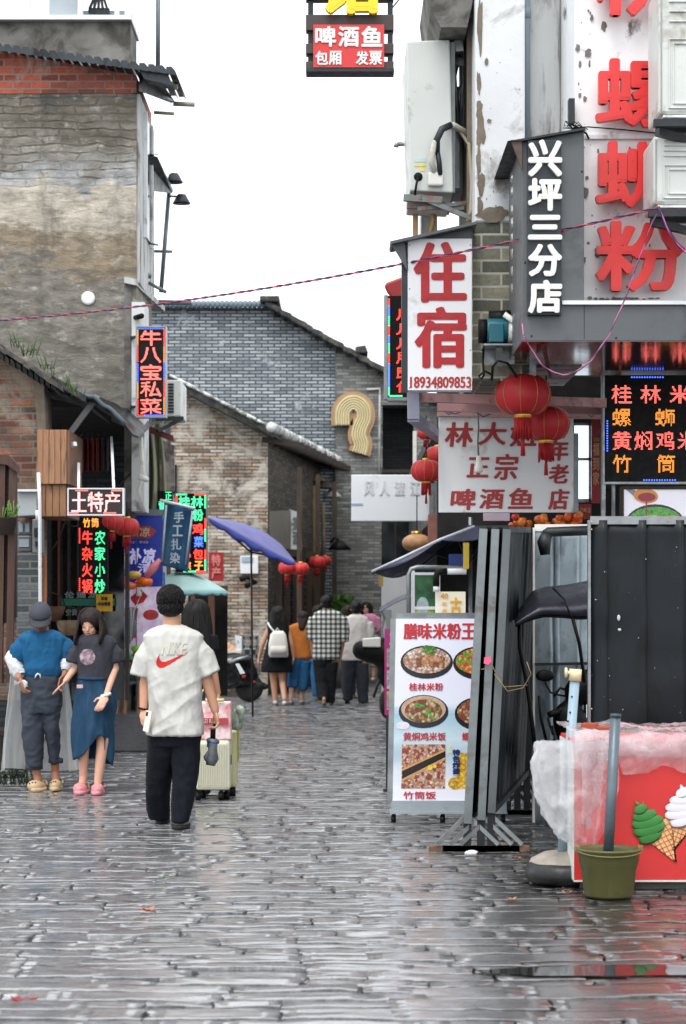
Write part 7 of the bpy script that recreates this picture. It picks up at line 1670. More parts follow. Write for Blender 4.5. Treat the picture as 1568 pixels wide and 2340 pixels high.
mb = MB(); mb.loft([(m(1197, 352), m.w(72), .070), (m(1197, 362), m.w(80), .078), (m(1197, 372), m.w(92), .088)], 28); mb.build('collar', M_tee, sub(t, 'shirt'))
mb = MB()
up = [(1128, 543), (1124, 566), (1128, 586), (1142, 600), (1166, 601), (1200, 588), (1240, 570), (1282, 551), (1325, 532)]
lo = [(1124, 550), (1108, 582), (1101, 606), (1106, 628), (1126, 643), (1156, 640), (1200, 616), (1260, 578), (1325, 533.5)]
n_ = 8
for k in range(len(up)-1):
    for q in range(4):
        f0, f1 = q/4, (q+1)/4; A = lambda f, K: Vector(up[K]).lerp(Vector(lo[K]), f)
        pts = [A(f0, k), A(f0, k+1), A(f1, k+1), A(f1, k)]; mb.add([m(a.x, a.y) for a in pts], [(0, 3, 2, 1)])
onto(mb, shirt, .004); mb.build('curved_tick_print', cloth('print_red', (196, 44, 40), 30), sub(t, 'shirt'))
mb = MB(); q0 = m(1150, 470); q1 = m(1312, 552)
d0 = (m.k*1152, 1313.8+m.k*468); d1 = (m.k*1306, 1313.8+m.k*552)
mb.text('NIKE', d0[0]-2, d1[0], d0[1], d1[1], 14.46, dep=.002, bold=.6, boldx=1.2, shear=.16); onto(mb, shirt, .002); mb.build('lettering', cloth('print_cream', (192, 190, 180), 30), sub(t, 'shirt'))
mb = MB(); sil(mb, m, [(1080, 1026, 1220, .115), (1250, 1030, 1206, .105, .03), (1400, 1018, 1188, .10, .10), (1550, 1006, 1160, .09, .18), (1660, 1002, 1154, .088, .26), (1732, 1016, 1152, .088, .30)], 26, 2.4); sil(mb, m, [(1080, 1190, 1394, .115), (1250, 1198, 1388, .105), (1400, 1206, 1376, .095), (1550, 1200, 1352, .09), (1660, 1196, 1328, .085), (1718, 1198, 1314, .082)], 26, 2.4); sil(mb, m, [(1060, 1040, 1400, .125), (1190, 1034, 1390, .12)], 26, 2.4)
fuse(mb, 'trousers', M_navyc, t, .0085, 3, [(.008, 6, (1.4, 1, .5), 5), (.004, 14, (1.2, 1, .8), 1)])
for nm, x0, x1, y0, y1, d in (('shoe', 1190, 1322, 1706, 1772, 0.0), ('shoe', 1050, 1150, 1700, 1752, .34)):
    mb = MB(); c = m((x0+x1)/2, y1-24, d); c.z = .055; mb.ell(c+Vector((0, .08, 0)), (m.w(x1-x0)/2, .15, .055), 16); mb.ell(c+Vector((0, -.01, .02)), (m.w(x1-x0)/2*.9, .07, .06), 12); s_ = fuse(mb, nm, mat('sneaker_%d' % int(x0), (176, 172, 164), .7, .15), t, .008, 2)
    mb = MB(); mb.loft([(Vector((c.x, c.y+.06, .001)), m.w(x1-x0)/2*.98, .165), (Vector((c.x, c.y+.06, .028)), m.w(x1-x0)/2*1.02, .17)], 24); mb.build('sole', M_rubber, sub(t, 'shoe'))
mb = MB(); p = m(1004, 932, -.03)
for i in range(14):
    a = 2*math.pi*i/14; mb.ell(p+Vector((.037*math.cos(a), .034*math.sin(a), -.006*math.cos(a))), (.0085, .0085, .0085), 8)
mb.build('bead_bracelet', M_black, t)
tt = thing('phone', 'pale smartphone held upright in the left hand of the man in white', 'phone', tuple(m(1048, 1090, -.05)))
M_ = Matrix.Translation(m(1046, 1012, -.165)) @ Matrix.Rotation(.18, 4, 'Y') @ Matrix.Rotation(-.9, 4, 'Z')
mb = MB(); mb.bx(-.036, .036, -.0045, .0045, -.075, .075, M_); mb.build('body', mat('phone_gold', (206, 196, 176), .3, .05, metal=.3), tt, bevel=.003)
mb = MB(); mb.bx(-.034, .034, -.0055, -.0047, -.072, .072, M_); mb.build('back_glass', mat('phone_ivory', (222, 222, 214), .15, .03), tt)
mb = MB(); mb.bx(-.03, -.005, -.008, -.0057, .035, .066, M_); mb.build('camera_bump', M_black, tt, bevel=.002)
tt = thing('folded_umbrella', 'short folded umbrella in grey plastic hanging from the hand of the man in white', 'umbrella', tuple(m(1478, 1330)))
mb = MB(); mb.tube([m(1502, 1040), m(1486, 1062), m(1484, 1140)], [.012, .019, .019], 12); mb.build('handle', M_black, tt)
mb = MB(); mb.tube([m(1488, 1140), m(1484, 1160), m(1482, 1220), m(1478, 1280), m(1470, 1325)], [.034, .030, .034, .042, .030], 14); mb.tube([m(1448, 1150), m(1488, 1165), m(1530, 1160)], [.018, .03, .012], 8); mb.tube([m(1470, 1240), m(1436, 1280), m(1428, 1296)], [.03, .022, .008], 8); mb.disp(.010, 24, 2); mb.build('wrapper', mat('grey_film', (88, 92, 96), .3, .25, 18, .4), tt)
mb = MB(); mb.tube([m(1450, 1152, -.02), m(1490, 1168, -.03), m(1528, 1164, -.01)], .006, 6); mb.tube([m(1448, 1150), m(1446, 1200)], .005, 6); mb.build('strap', mat('strap_blue', (40, 84, 130), .6), tt)
# ---------------------------------------------------------------- man in the blue shirt with a raincoat round his elbows
Yh = 17.4
m = PM(Yh, 0, 1313.8, .3279)
t = thing('person', 'man in a blue top and grey cap looking down, clear raincoat slipped to his elbows', 'person', tuple(P(104, 1806, Yh)))
mb = MB(); hc, hr, hf, hu = head(mb, m(288, 300, -.04), 1.04, (.05, -1), .55); mb.limb([m(288, 335, .02), m(288, 410, .04)], [.056, .066], 14)
sil(mb, m, [(400, 220, 355, .06), (440, 180, 410, .08), (560, 180, 430, .1), (690, 195, 420, .1), (800, 180, 425, .1)])
mb.limb([m(194, 478), m(112, 610, .02), m(150, 715, -.12)], [.05, .04, .028]); mb.limb([m(406, 478), m(478, 600, .02), m(462, 690, -.10)], [.05, .04, .028])
mb.limb([m(230, 850), m(235, 1110, -.05), m(258, 1390, 0), m(268, 1462, -.01)], [.085, .056, .035, .034]); mb.limb([m(345, 850), m(365, 1100, 0), m(375, 1370, .1), m(380, 1445, .08)], [.085, .056, .035, .034])
hand(mb, m(152, 720, -.12), m(180, 790, -.15), (.5, -.8, .3), (.5, .3, .6), 1.0, .5); hand(mb, m(460, 692, -.1), m(412, 800, -.12), (-.4, -.9, 0), (.8, -.2, -.4), 1.0, .6)
fuse(mb, 'body', M_skin2, t, .0075, 3); face(t, hc, hr, hf, hu, 1.04)
mb = MB(); sil(mb, m, [(398, 214, 372, .08, .03), (406, 176, 412, .095, .02), (422, 150, 440, .115), (446, 134, 466, .125), (500, 150, 458, .13), (580, 166, 446, .135), (650, 178, 440, .145), (690, 186, 434, .135), (706, 196, 420, .12)], 34, 2.3)
mb.tube([m(188, 470), m(140, 525), m(130, 592)], [.070, .078, .072], 16); mb.tube([m(412, 470), m(460, 520), m(472, 584)], [.070, .076, .07], 16)
fuse(mb, 'shirt', M_blue, t, .009, 3, WR(1.1, 4))
oc = hc+hu*.040-hf*.004
def dome(u, v):
    a = 2*math.pi*u; e = v*math.pi/2; return oc+hr*(.094*math.cos(a)*math.cos(e))+hf*(.112*math.sin(a)*math.cos(e))+hu*(.100*math.sin(e)**.9-.016*(1-v)**3*(math.sin(a) < .2))
mb = MB(); mb.grid(dome, 40, 14); mb.build('cap_crown', cloth('graphite_cap', (70, 72, 80), 40), t, solid=.005)
mb = MB()
def brim(u, v):
    a = -1.2+2.4*u; return oc+hr*(math.sin(a)*(.094+.004*v))+hf*(math.cos(a)*.112+.078*v*math.cos(a*.8))-hu*(.004+.018*v+.026*math.sin(a)**2*(.3+v*.7))
mb.grid(brim, 24, 6); mb.build('cap_brim', cloth('graphite_brim', (62, 64, 72), 40), sub(t, 'cap_crown'), solid=.006)
mb = MB(); sil(mb, m, [(686, 190, 428, .125), (740, 170, 428, .13), (850, 158, 430, .135), (960, 160, 414, .13)], 30, 2.3); sil(mb, m, [(930, 160, 306, .105), (1060, 166, 304, .095, -.03), (1180, 176, 294, .085, -.02), (1290, 186, 288, .075), (1330, 188, 288, .072)], 24); sil(mb, m, [(930, 286, 416, .105), (1060, 312, 408, .092), (1180, 338, 404, .08, .03), (1280, 352, 402, .07, .07), (1312, 356, 404, .07, .08)], 24)
fuse(mb, 'trousers', M_gpants, t, .0095, 3, [(.014, 6, (1.3, 1, .6), 8), (.008, 12, (1, 1, 1.3), 3)])
mb = MB()
for c, r_ in ((m(238, 1338), .072), (m(380, 1300, .08), .06)): mb.lathe([(r_*.9, -.022), (r_*1.06, -.018), (r_*1.06, .018), (r_*.95, .022)], c=c, n=22)
mb.disp(.006, 12); mb.build('cuff', M_gpants, sub(t, 'trousers'))
mb = MB(); mb.tube([m(262, 714, -.14), m(275, 690, -.15), m(296, 688, -.15), m(300, 716, -.14)], .008, 6); mb.tube([m(284, 690, -.15), m(288, 682, -.15)], .013, 6); mb.build('drawstring', M_white, sub(t, 'trousers'))
def clog(t, m, x0, x1, y0, y1, d, mm, toe, nm='clog', charms=None):
    wx = m.w(x1-x0)/2; c = m((x0+x1)/2, y1, d); c.z = 0
    mb = MB(); mb.ell(c+Vector((toe*.25*wx, -.07, .048)), (wx*.92, .085, .052), 16); mb.ell(c+Vector((0, .02, .04)), (wx*.8, .11, .045), 16); mb.loft([(c+Vector((0, -.02, .002)), wx*.96, .15), (c+Vector((0, -.02, .028)), wx, .155)], 24); fuse(mb, nm, mm, t, .007, 2)
    mb = MB()
    for i in range(7):
        a = -1.0+2*(i % 4)/3*1.0; p = c+Vector((toe*.25*wx+a*wx*.5, -.115-.02*(i//4), .075+.012*(i//4)-.012*abs(a))); mb.ell(p, (.007, .006, .006), 6)
    mb.build('vent_hole', M_black if not charms else mat('charm_mix', (220, 200, 120), .4, .5, 60), sub(t, nm))
    mb = MB(); mb.tube([c+Vector((-wx*.9, .02, .06)), c+Vector((-wx*.6, .13, .075)), c+Vector((wx*.6, .13, .075)), c+Vector((wx*.9, .02, .06))], .010, 6); mb.build('heel_strap', mm, sub(t, nm))
M_clogt = mat('tan_clog', (190, 164, 128), .55, .08); M_clogp = mat('pink_clog', (212, 138, 146), .5, .08)
clog(t, m, 208, 330, 1415, 1504, 0, M_clogt, -1); clog(t, m, 338, 430, 1380, 1488, .08, M_clogt, .2)
def veil():
    m_, n, b = new('clear_raincoat'); v = coords(n); out = n.nodes['Material Output']
    tr = n.nodes.new('ShaderNodeBsdfTransparent'); tl = n.nodes.new('ShaderNodeBsdfTranslucent'); tl.inputs[0].default_value = (.8, .82, .83, 1)
    b.inputs['Base Color'].default_value = (.80, .82, .83, 1); b.inputs['Roughness'].default_value = .35
    a = n.nodes.new('ShaderNodeMixShader'); a.inputs[0].default_value = .5; n.links.new(b.outputs[0], a.inputs[1]); n.links.new(tl.outputs[0], a.inputs[2])
    c = n.nodes.new('ShaderNodeMixShader'); n.links.new(ramp(n, nz(n, coords(n, (5, 5, .6)), 3, 4), [(.3, g(.42)), (.7, g(.66))]), c.inputs[0]); n.links.new(tr.outputs[0], c.inputs[1]); n.links.new(a.outputs[0], c.inputs[2]); n.links.new(c.outputs[0], out.inputs[0])
    bump(n, b, nz(n, coords(n, (6, 6, .8)), 6, 4), .4, .02); return m_
M_veil = veil()
mb = MB()
def coat(u, v):
    th = math.pi*(1.12-1.28*u); y = 600+90*math.sin(math.pi*u)*(1-v)+770*v*(1-.02*math.sin(u*9)) ; rx = (.24+.085*v); fold = .018*math.sin(u*34+2*v)*(.3+v)+.02*noise.noise(Vector((u*8, v*2, 1)))
    p = m(285, y); return p+Vector(((rx+fold)*math.cos(th)-.012, (.20+.05*v+fold)*math.sin(th)+.02, 0))
mb.grid(coat, 90, 26); mb.build('raincoat', M_veil, t)
msl = mat('white_film', (214, 218, 220), .4, .06, 12, .5, 22)
for pts, rr in (([m(95, 540, .02), m(100, 600, -.02), m(130, 655, -.04), m(160, 700, -.09)], [.06, .072, .06, .04]), ([m(492, 530, .03), m(484, 590, -.02), m(476, 640, -.04), m(465, 672, -.08)], [.05, .066, .06, .042])):
    mb = MB(); mb.tube([pts[0].lerp(pts[-1], i/12)+(pts[1]-pts[0].lerp(pts[-1], .35))*math.sin(i/12*math.pi)*.9 for i in range(13)], [np.interp(i/12, (0, .35, .7, 1), rr)*(1+.10*math.sin(i*2.6)) for i in range(13)], 18, False); mb.disp(.022, 12, 5); mb.build('sleeve', msl, sub(t, 'raincoat'))
tt = thing('paper_napkin', 'crumpled white napkin in the hand of the man in the blue top', 'napkin', tuple(m(176, 780, -.19)))
mb = MB(); mb.grid(lambda u, v: m(128+94*u, 735+38*v+9*math.sin(u*7+v*3), -.20+.05*math.sin(u*5)+.04*v), 14, 8); mb.disp(.010, 30, 1); mb.build('paper', M_white, tt, solid=.004)
# ---------------------------------------------------------------- woman in the denim skirt
Yw = 17.15
m = PM(Yw, 0, 1313.8, .3279)
t = thing('person', 'woman in a charcoal t-shirt lifting the hem of her long denim skirt, pink clogs', 'person', tuple(P(208, 1810, Yw)))
mb = MB(); hc, hr, hf, hu = head(mb, m(631, 345, -.03), .98, (-.12, -1), .28, ears=False); mb.limb([m(640, 395, .02), m(655, 450, .03)], [.046, .056], 14)
sil(mb, m, [(445, 600, 715, .06), (485, 572, 765, .08), (560, 575, 770, .095), (700, 580, 755, .09), (850, 545, 785, .11), (950, 560, 780, .1)])
mb.limb([m(580, 512), m(528, 640, .02), m(462, 738, -.05)], [.042, .034, .024]); mb.limb([m(764, 512), m(802, 650, .0), m(757, 832, -.17)], [.042, .035, .024])
mb.limb([m(600, 950), m(590, 1180, -.06), m(583, 1400, -.02), m(574, 1472, -.03)], [.08, .052, .033, .032]); mb.limb([m(725, 950), m(722, 1160, -.06), m(690, 1445, -.08), m(690, 1492, -.07)], [.08, .054, .033, .032])
hand(mb, m(462, 738, -.06), m(408, 800, -.15), (.7, 0, .7), (-.3, .9, -.3), 1.0, .6); hand(mb, m(755, 836, -.17), m(726, 905, -.25), (-.9, -.2, 0), (-.1, .8, .1), 1.0, .6)
fuse(mb, 'body', M_skinp, t, .0065, 3); face(t, hc, hr, hf, hu, .98)
def longhair(m, cx, cy, k, back, rows, mm, t, fr=True):
    mb = MB(); c = m(cx, cy, -.03)
    mb.ell(c+Vector((0, back*.004*k, .034*k)), (.097*k, .112*k, .104*k), 20)
    sil(mb, m, rows, 26)
    return mb
mb = longhair(m, 637, 338, 1.0, 1, [(300, 560, 722, .07, .045), (380, 556, 745, .07, .055), (440, 560, 765, .06, .06), (480, 575, 768, .05, .05), (492, 590, 760, .04, .05)], M_hairb, t)
def cutface(o):      # part the fringe so that the face shows
    for i, p in enumerate(o.v):
        d = p-(hc-hu*.03+hf*.05); a, b, c_ = d.dot(hr), d.dot(hf), d.dot(hu)
        if b > 0 and (a/.052)**2+((c_-.002)/.076)**2 < 1: o.v[i] = p-hf*(b+.03)
fuse(mb, 'hair', M_hairb, t, .0065, 2, [(.003, 40, (1, 1, .2), 4)], post=cutface)
hairfall(t, m(636, 342, -.03), 1.0, (-.12, -1), .215, M_hairb, 330, 3, .075, .012)
mb = MB(); sil(mb, m, [(418, 582, 722, .085, .01), (440, 548, 788, .10), (470, 530, 812, .115), (540, 540, 800, .125), (620, 550, 786, .125), (690, 555, 776, .12), (722, 552, 772, .118)], 32, 2.3); mb.tube([m(580, 505), m(530, 555), m(516, 608)], [.058, .062, .060], 16); mb.tube([m(766, 505), m(808, 550), m(818, 604)], [.058, .064, .062], 16)
tee = fuse(mb, 'shirt', M_char, t, .008, 3, WR(.8, 11))
mb = MB(); mb.grid(lambda u, v: m(622+56*v*math.cos(u*6.283), 570+56*v*math.sin(u*6.283)), 28, 7); onto(mb, tee, .003); mb.build('shirt_print', mat('faded_pink_print', (176, 150, 160), .8, .2, 26, .1, dirt=(70, 64, 74), dirt_amt=.42), t)
mb = MB()
def skirt(u, v):
    th = 2*math.pi*u; fx, fy = math.cos(th), math.sin(th)             # fy<0 is the near side
    near = max(0, -fy)
    hem = float(np.interp(fx, (-1, -.6, -.2, .1, .32, .5, .62, .8, 1), (1288, 1272, 1226, 1160, 1108, 1100, 1130, 1250, 1330))) if fy < 0 else 1290+40*max(0, fx)
    y = 706+(hem-706)*v; s_ = v*(hem-706)
    cx = 662-.03*s_+.0; hw = 112+.20*min(s_, 150)+.012*max(0, s_-150)-.045*max(0, s_-330)
    if fx > 0: hw += 16*math.exp(-((s_-200)/70)**2)
    fold = .012*math.sin(th*9+v*4)*v+.014*math.sin(th*5-v*6+1)*v
    p = m(cx+hw*fx, y); ry = .118+.05*v
    lift = .07*math.exp(-((s_-185)/55)**2)*math.exp(-((fx-.55)/.3)**2)*near
    return p+Vector((fold*fx, (ry+fold)*fy-lift, .010*math.sin(s_*.05+th*3)*near*v))
mb.grid(skirt, 96, 44); sk = mb.build('skirt', M_denim, t, solid=.006)
mb = MB(); mb.tube([m(553, 716, -.05), m(600, 719, -.115), m(660, 721, -.13), m(720, 719, -.115), m(772, 714, -.05)], .014, 6); mb.build('waistband', M_denim, sub(t, 'skirt'))
mb = MB(); c = m(754, 832, -.165)
for i in range(16):
    a = 2*math.pi*i/16; mb.ell(c+Vector((.034*math.cos(a), .030*math.sin(a), .012*math.cos(a))), (.013, .012, .014+.004*math.sin(i*2.5)), 8)
mb.build('scrunchie', M_white, t)
clog(t, m, 518, 624, 1395, 1506, -.02, M_clogp, -.3, charms=1); clog(t, m, 642, 738, 1440, 1520, -.06, M_clogp, .3, charms=1)
mb = MB(); mb.pb(.3279*535, .3279*578, 1313.8+.3279*765, 1313.8+.3279*790, Yw-.16, .012); mb.build('pocket_phone', mat('pale_pink_case', (206, 160, 160), .4, .1), t, bevel=.003)
# ---------------------------------------------------------------- generic walkers further off
def walker(label, Yg, m, hd, k, fwd, skin, arms, legs, core, tops, hairf, vox=.014, down=0, wr=1.0, foot=(40, 36, 36), grp=None, hairL=0):
    base = m(core[0], core[1]); t = thing('person', label, 'person', (base.x, Yg, 0), grp)
    mb = MB(); hc, hr, hf, hu = head(mb, m(*hd), k, fwd, down); mb.limb([m(hd[0], hd[1])-Vector((0, 0, .06*k)), m(core[2][0][1]*.5+core[2][0][2]*.5, core[2][0][0]+2)], [.052*k, .058*k], 12)
    sil(mb, m, core[2], 22)
    for a in arms:
        mb.limb([m(*a[0])+Vector((.03 if a[0][0] < hd[0] else -.03, 0, -.05)), m(*a[1]), m(*a[2])], [.044*k, .038*k, .027*k], 12)
        if len(a) > 3: hand(mb, m(*a[2]), m(*a[3]), (0, -1, .1), (1 if a[2][0] < hd[0] else -1, .2, 0), k, .7)
    for l in legs: mb.limb([m(*p) for p in l[:3]], [.08*k, .054*k, .036*k], 12)
    fuse(mb, 'body', skin, t, vox*.75, 2)
    for i, l in enumerate(legs):
        a = m(*l[2]); mb = MB(); f = Vector((fwd[0], fwd[1], 0)).normalized(); z = max(.045, a.z-.06)
        mb.ell(Vector((a.x, a.y, z))+f*.05, (.045, .045, .04), 12); mb.ell(Vector((a.x, a.y, z-.012))+f*.10, (.046, .08, .032), 12); mb.ell(Vector((a.x, a.y, z))-f*.02, (.04, .05, .04), 12); fuse(mb, 'shoe', mat('shoe_%s_%d' % (t.name, i), foot, .6, .15), t, .014, 1)
    for nm, mm, parts in tops:
        mb = MB()
        for q in parts:
            if q[0] == 'sil': sil(mb, m, q[1], 26, 2.3)
            else: mb.tube([m(*p) for p in q[1]], [x*k for x in q[2]], 14)
        fuse(mb, nm, mm, t, vox, 2, [(.008*wr, 6, (1.2, 1, .7), len(label)), (.004*wr, 14, (1, 1, 1), 3)])
    if hairf: hairf(t, m, hc, k)
    if hairL: hairfall(t, hc, k, fwd, hairL, M_hair, 170, int(hd[0]), .03)
    return t
def shorthair(mm, k2=1.0):
    def f(t, m, c, k):
        mb = MB(); mb.ell(c+Vector((0, -.008, .038*k)), (.090*k*k2, .102*k, .092*k), 16); mb.ell(c+Vector((0, -.045, -.02*k)), (.080*k, .055*k, .055*k), 14); fuse(mb, 'hair', mm, t, .012, 1, [(.006, 26, (1, 1, .4), 2)])
    return f
def flowhair(mm, rows):
    def f(t, m, c, k):
        mb = MB(); mb.ell(c+Vector((0, -.01, .036*k)), (.092*k, .104*k, .094*k), 16); sil(mb, m, rows, 22); fuse(mb, 'hair', mm, t, .012, 2, [(.005, 30, (1, 1, .2), 3)])
    return f
# woman with the suitcase, behind the man in white
Yk = 16.9; m = PM(Yk, 0, 0, 1.0)
walker('long haired woman in black seen from behind pulling a cream suitcase', Yk, m, (450, 1408), 1.0, (.1, 1), M_skin,
    [((428, 1455), (424, 1520), (430, 1570, .05), (432, 1590, .05)), ((478, 1458), (487, 1530), (497, 1585, .05), (500, 1606, .05))], [((440, 1600), (440, 1690), (441, 1790)), ((466, 1600), (466, 1690), (466, 1790))],
    (454, 1805, [(1442, 440, 468, .06), (1458, 426, 482, .08), (1530, 432, 478, .085), (1600, 428, 484, .1)]),
    [('top', M_blk, [('sil', [(1440, 436, 472, .08), (1452, 422, 486, .105), (1500, 426, 484, .115), (1560, 430, 482, .115), (1580, 428, 484, .12)]), ('t', [(428, 1456), (424, 1486)], [.066, .062]), ('t', [(479, 1456), (484, 1486)], [.066, .062])]),
     ('trousers', M_denim, [('sil', [(1570, 428, 484, .12), (1650, 428, 460, .09), (1740, 430, 452, .07), (1790, 430, 452, .066)]), ('sil', [(1600, 452, 482, .10), (1700, 456, 478, .08), (1790, 456, 477, .066)])])],
    flowhair(M_hair, [(1390, 424, 476, .08, -.02), (1430, 422, 480, .085, -.03), (1480, 426, 484, .07, -.06), (1508, 432, 482, .05, -.08)]), .010, hairL=.30)
t = thing('suitcase', 'cream ribbed suitcase with black castors behind the man in white', 'suitcase', (X_(486, 16.6), 16.6, 0))
mb = MB(); mb.pb(446, 526, 1692, 1806, 16.5, .24); mb.build('shell', mat('cream_shell', (206, 204, 184), .4, .04), t, bevel=.028)
mb = MB()
for i in range(13): mb.pb(452+i*5.3, 454.6+i*5.3, 1702, 1796, 16.492, .02)
mb.build('rib', mat('cream_rib', (186, 184, 164), .4, .04), t, bevel=.002)
mb = MB(); mb.pb(525, 528, 1726, 1748, 16.56, .1); mb.build('lock', M_dsteel, t)
for x, y_ in ((505, 16.55), (517, 16.6), (452, 16.55), (460, 16.7)):
    mb = MB(); mb.tube([(X_(x, 16.5)-.022, y_, .035), (X_(x, 16.5)+.022, y_, .035)], .035, 14); mb.bar((X_(x, 16.5), y_, .03), (X_(x, 16.5), y_, .085), .03); mb.build('castor', M_black, t)
t = thing('suitcase', 'pale yellow suitcase standing just behind the cream one', 'suitcase', (X_(520, 16.95), 16.95, 0))
mb = MB(); mb.pb(470, 541, 1672, 1800, 16.85, .26); mb.build('shell', mat('lemon_shell', (200, 198, 150), .4, .05), t, bevel=.03)
mb = MB()
for k in range(3): mb.bx(X_(541, 16.85)-.002, X_(541, 16.85)+.012, 16.9+k*.07, 16.93+k*.07, .3, .72)
mb.build('rib', mat('lemon_rib', (170, 164, 96), .45, .05), t)
mb = MB(); mb.tube([(X_(532, 16.85)-.03, 16.9, .04), (X_(532, 16.85)+.02, 16.9, .04)], .04, 14); mb.build('castor', M_black, t)
t = thing('shopping_bag', 'pink and white patterned bag with a red band resting on the cream suitcase', 'bag', tuple(P(490, 1692, 16.6)))
mb = MB(); mb.pb(456, 527, 1604, 1691, 16.52, .2); mb.disp(.006, 8); mb.build('body', mat('floral_pink', (214, 120, 124), .6, .3, 14, .1, dirt=(232, 214, 212), dirt_amt=.5), t, bevel=.012)
mb = MB(); mb.pb(457, 521, 1641, 1655, 16.5, .01); mb.build('band', mat('rose_band', (176, 60, 66), .6, .1), t)
mb = MB(); mb.text('GEI Roma', 462, 500, 1643, 1653, 16.498, bold=.2); mb.build('lettering', mat('rose_text', (226, 170, 170), .6), t)
mb = MB(); mb.tube([P(458, 1604, 16.55), P(462, 1580, 16.55), P(474, 1568, 16.55), P(486, 1582, 16.55), P(490, 1604, 16.55)], .008, 6); mb.tube([P(470, 1600, 16.5), P(512, 1600, 16.5)], .014, 8); mb.build('handle', mat('butter_handle', (222, 210, 140), .5, .1), t)
t = thing('plastic_bundle', 'crumpled green grey plastic bag tied beside the pink bag', 'bag', tuple(P(542, 1672, 16.8)))
mb = MB(); mb.ell(P(541, 1644, 16.8), (.055, .06, .10), 14); mb.ell(P(550, 1630, 16.75), (.04, .04, .06), 12); mb.disp(.03, 14, 6); mb.build('film', mat('green_film', (132, 146, 130), .25, .3, 16, .6, 26), t)
# ---- the group walking away
KX, KY, KS = 514.1, 1085.3, .3279
def G_(Y): return PM(Y, KX, KY, KS)
GR = 'people walking away down the street'
Y1 = GY(1612); m = G_(Y1)
M_dress = cloth('black_dress', (16, 17, 22))
t = walker('long haired woman in a black dress with a small white backpack', Y1, m, (368, 975), 1.0, (.05, 1), M_skin,
    [((290, 1060), (262, 1180), (236, 1280, .05), (226, 1330, .05)), ((448, 1060), (464, 1180), (478, 1270, .03), (476, 1320, .03))], [((335, 1330), (340, 1440), (352, 1590)), ((400, 1330), (402, 1450), (418, 1560, -.2))],
    (370, 1600, [(1040, 335, 400, .06), (1065, 300, 440, .085), (1180, 310, 440, .09), (1330, 290, 450, .11)]),
    [('dress', M_dress, [('sil', [(1030, 326, 410, .08), (1052, 296, 446, .11), (1150, 300, 446, .12), (1250, 278, 460, .13), (1330, 254, 468, .15), (1372, 250, 470, .15)])])],
    flowhair(M_hair, [(960, 318, 420, .075, -.02), (1020, 312, 436, .08, -.04), (1080, 310, 440, .06, -.06), (1110, 330, 430, .04, -.07)]), foot=(200, 196, 190), grp=GR, hairL=.26)
bp = thing('backpack', 'small white backpack on the back of the woman in the black dress', 'backpack', tuple(m(375, 1270, -.18)))
mb = MB(); sil(mb, m, [(1085, 345, 408, .05, -.19), (1110, 320, 428, .07, -.19), (1180, 308, 440, .08, -.19), (1250, 306, 446, .075, -.19), (1268, 316, 440, .06, -.19)], 24, 3.2); mb.build('body', mat('white_leather', (216, 214, 206), .5, .05, 6, .1), bp)
mb = MB(); sil(mb, m, [(1190, 322, 432, .05, -.235), (1250, 320, 434, .05, -.235)], 20, 3.4); mb.build('pocket', mat('ivory_leather', (204, 202, 194), .5, .05), bp)
mb = MB(); mb.tube([m(350, 1095, -.2), m(318, 1060, -.12), m(300, 1030, -.06)], .014, 6); mb.tube([m(356, 1088, -.2), m(368, 1066, -.2), m(382, 1086, -.2)], .008, 6); mb.build('strap', M_white, bp)
m = G_(Y1+.25)
M_org = cloth('ochre_cotton', (186, 112, 50)); M_jean = mat('blue_jeans', (40, 92, 134), .8, .15, 7, .2, 60, spec=.2)
walker('woman in an ochre top and cropped blue jeans with a low ponytail', Y1+.25, m, (540, 1000), .92, (.1, 1), M_skin,
    [((470, 1070), (462, 1180), (470, 1270, .05), (474, 1310, .05)), ((595, 1070), (604, 1170), (606, 1260, .08))], [((480, 1280), (470, 1400), (462, 1560, -.15)), ((560, 1280), (548, 1420), (536, 1560))],
    (520, 1570, [(1040, 500, 575, .06), (1065, 470, 596, .08), (1180, 480, 598, .09), (1290, 462, 600, .11)]),
    [('top', M_org, [('sil', [(1032, 500, 578, .08), (1050, 462, 604, .10), (1120, 456, 606, .115), (1200, 458, 604, .12), (1278, 454, 606, .125)]), ('t', [(474, 1060), (458, 1130)], [.07, .066]), ('t', [(592, 1060), (604, 1130)], [.07, .066])]), ('trousers', M_jean, [('sil', [(1265, 452, 604, .12), (1330, 448, 535, .1), (1420, 438, 515, .085), (1475, 434, 505, .08, -.05)]), ('sil', [(1300, 520, 602, .11), (1400, 520, 590, .09), (1500, 512, 572, .08)])])],
    flowhair(M_hairb, [(960, 506, 578, .07), (1010, 508, 580, .06, -.05), (1060, 515, 560, .04, -.1), (1080, 520, 550, .03, -.11)]), foot=(150, 140, 140), grp=GR)
m = G_(Y1-.2)
def plaid():
    m_, n, b = new('checked_shirt'); v = coords(n); s_ = nd(n, 'ShaderNodeSeparateXYZ'); n.links.new(v, s_.inputs[0]); o = []
    for q in (0, 2):
        a = math_(n, 'PINGPONG', math_(n, 'MULTIPLY', s_.outputs[q], 26.0), 1.0); o.append(ramp(n, a, [(.42, g(0)), (.52, g(1))]))
    k = math_(n, 'MULTIPLY', math_(n, 'ADD', o[0], o[1]), .5)
    n.links.new(ramp(n, k, [(0, lin((34, 42, 46))), (.5, lin((112, 118, 116))), (1, lin((206, 204, 194)))]), b.inputs['Base Color']); b.inputs['Roughness'].default_value = .85; return m_
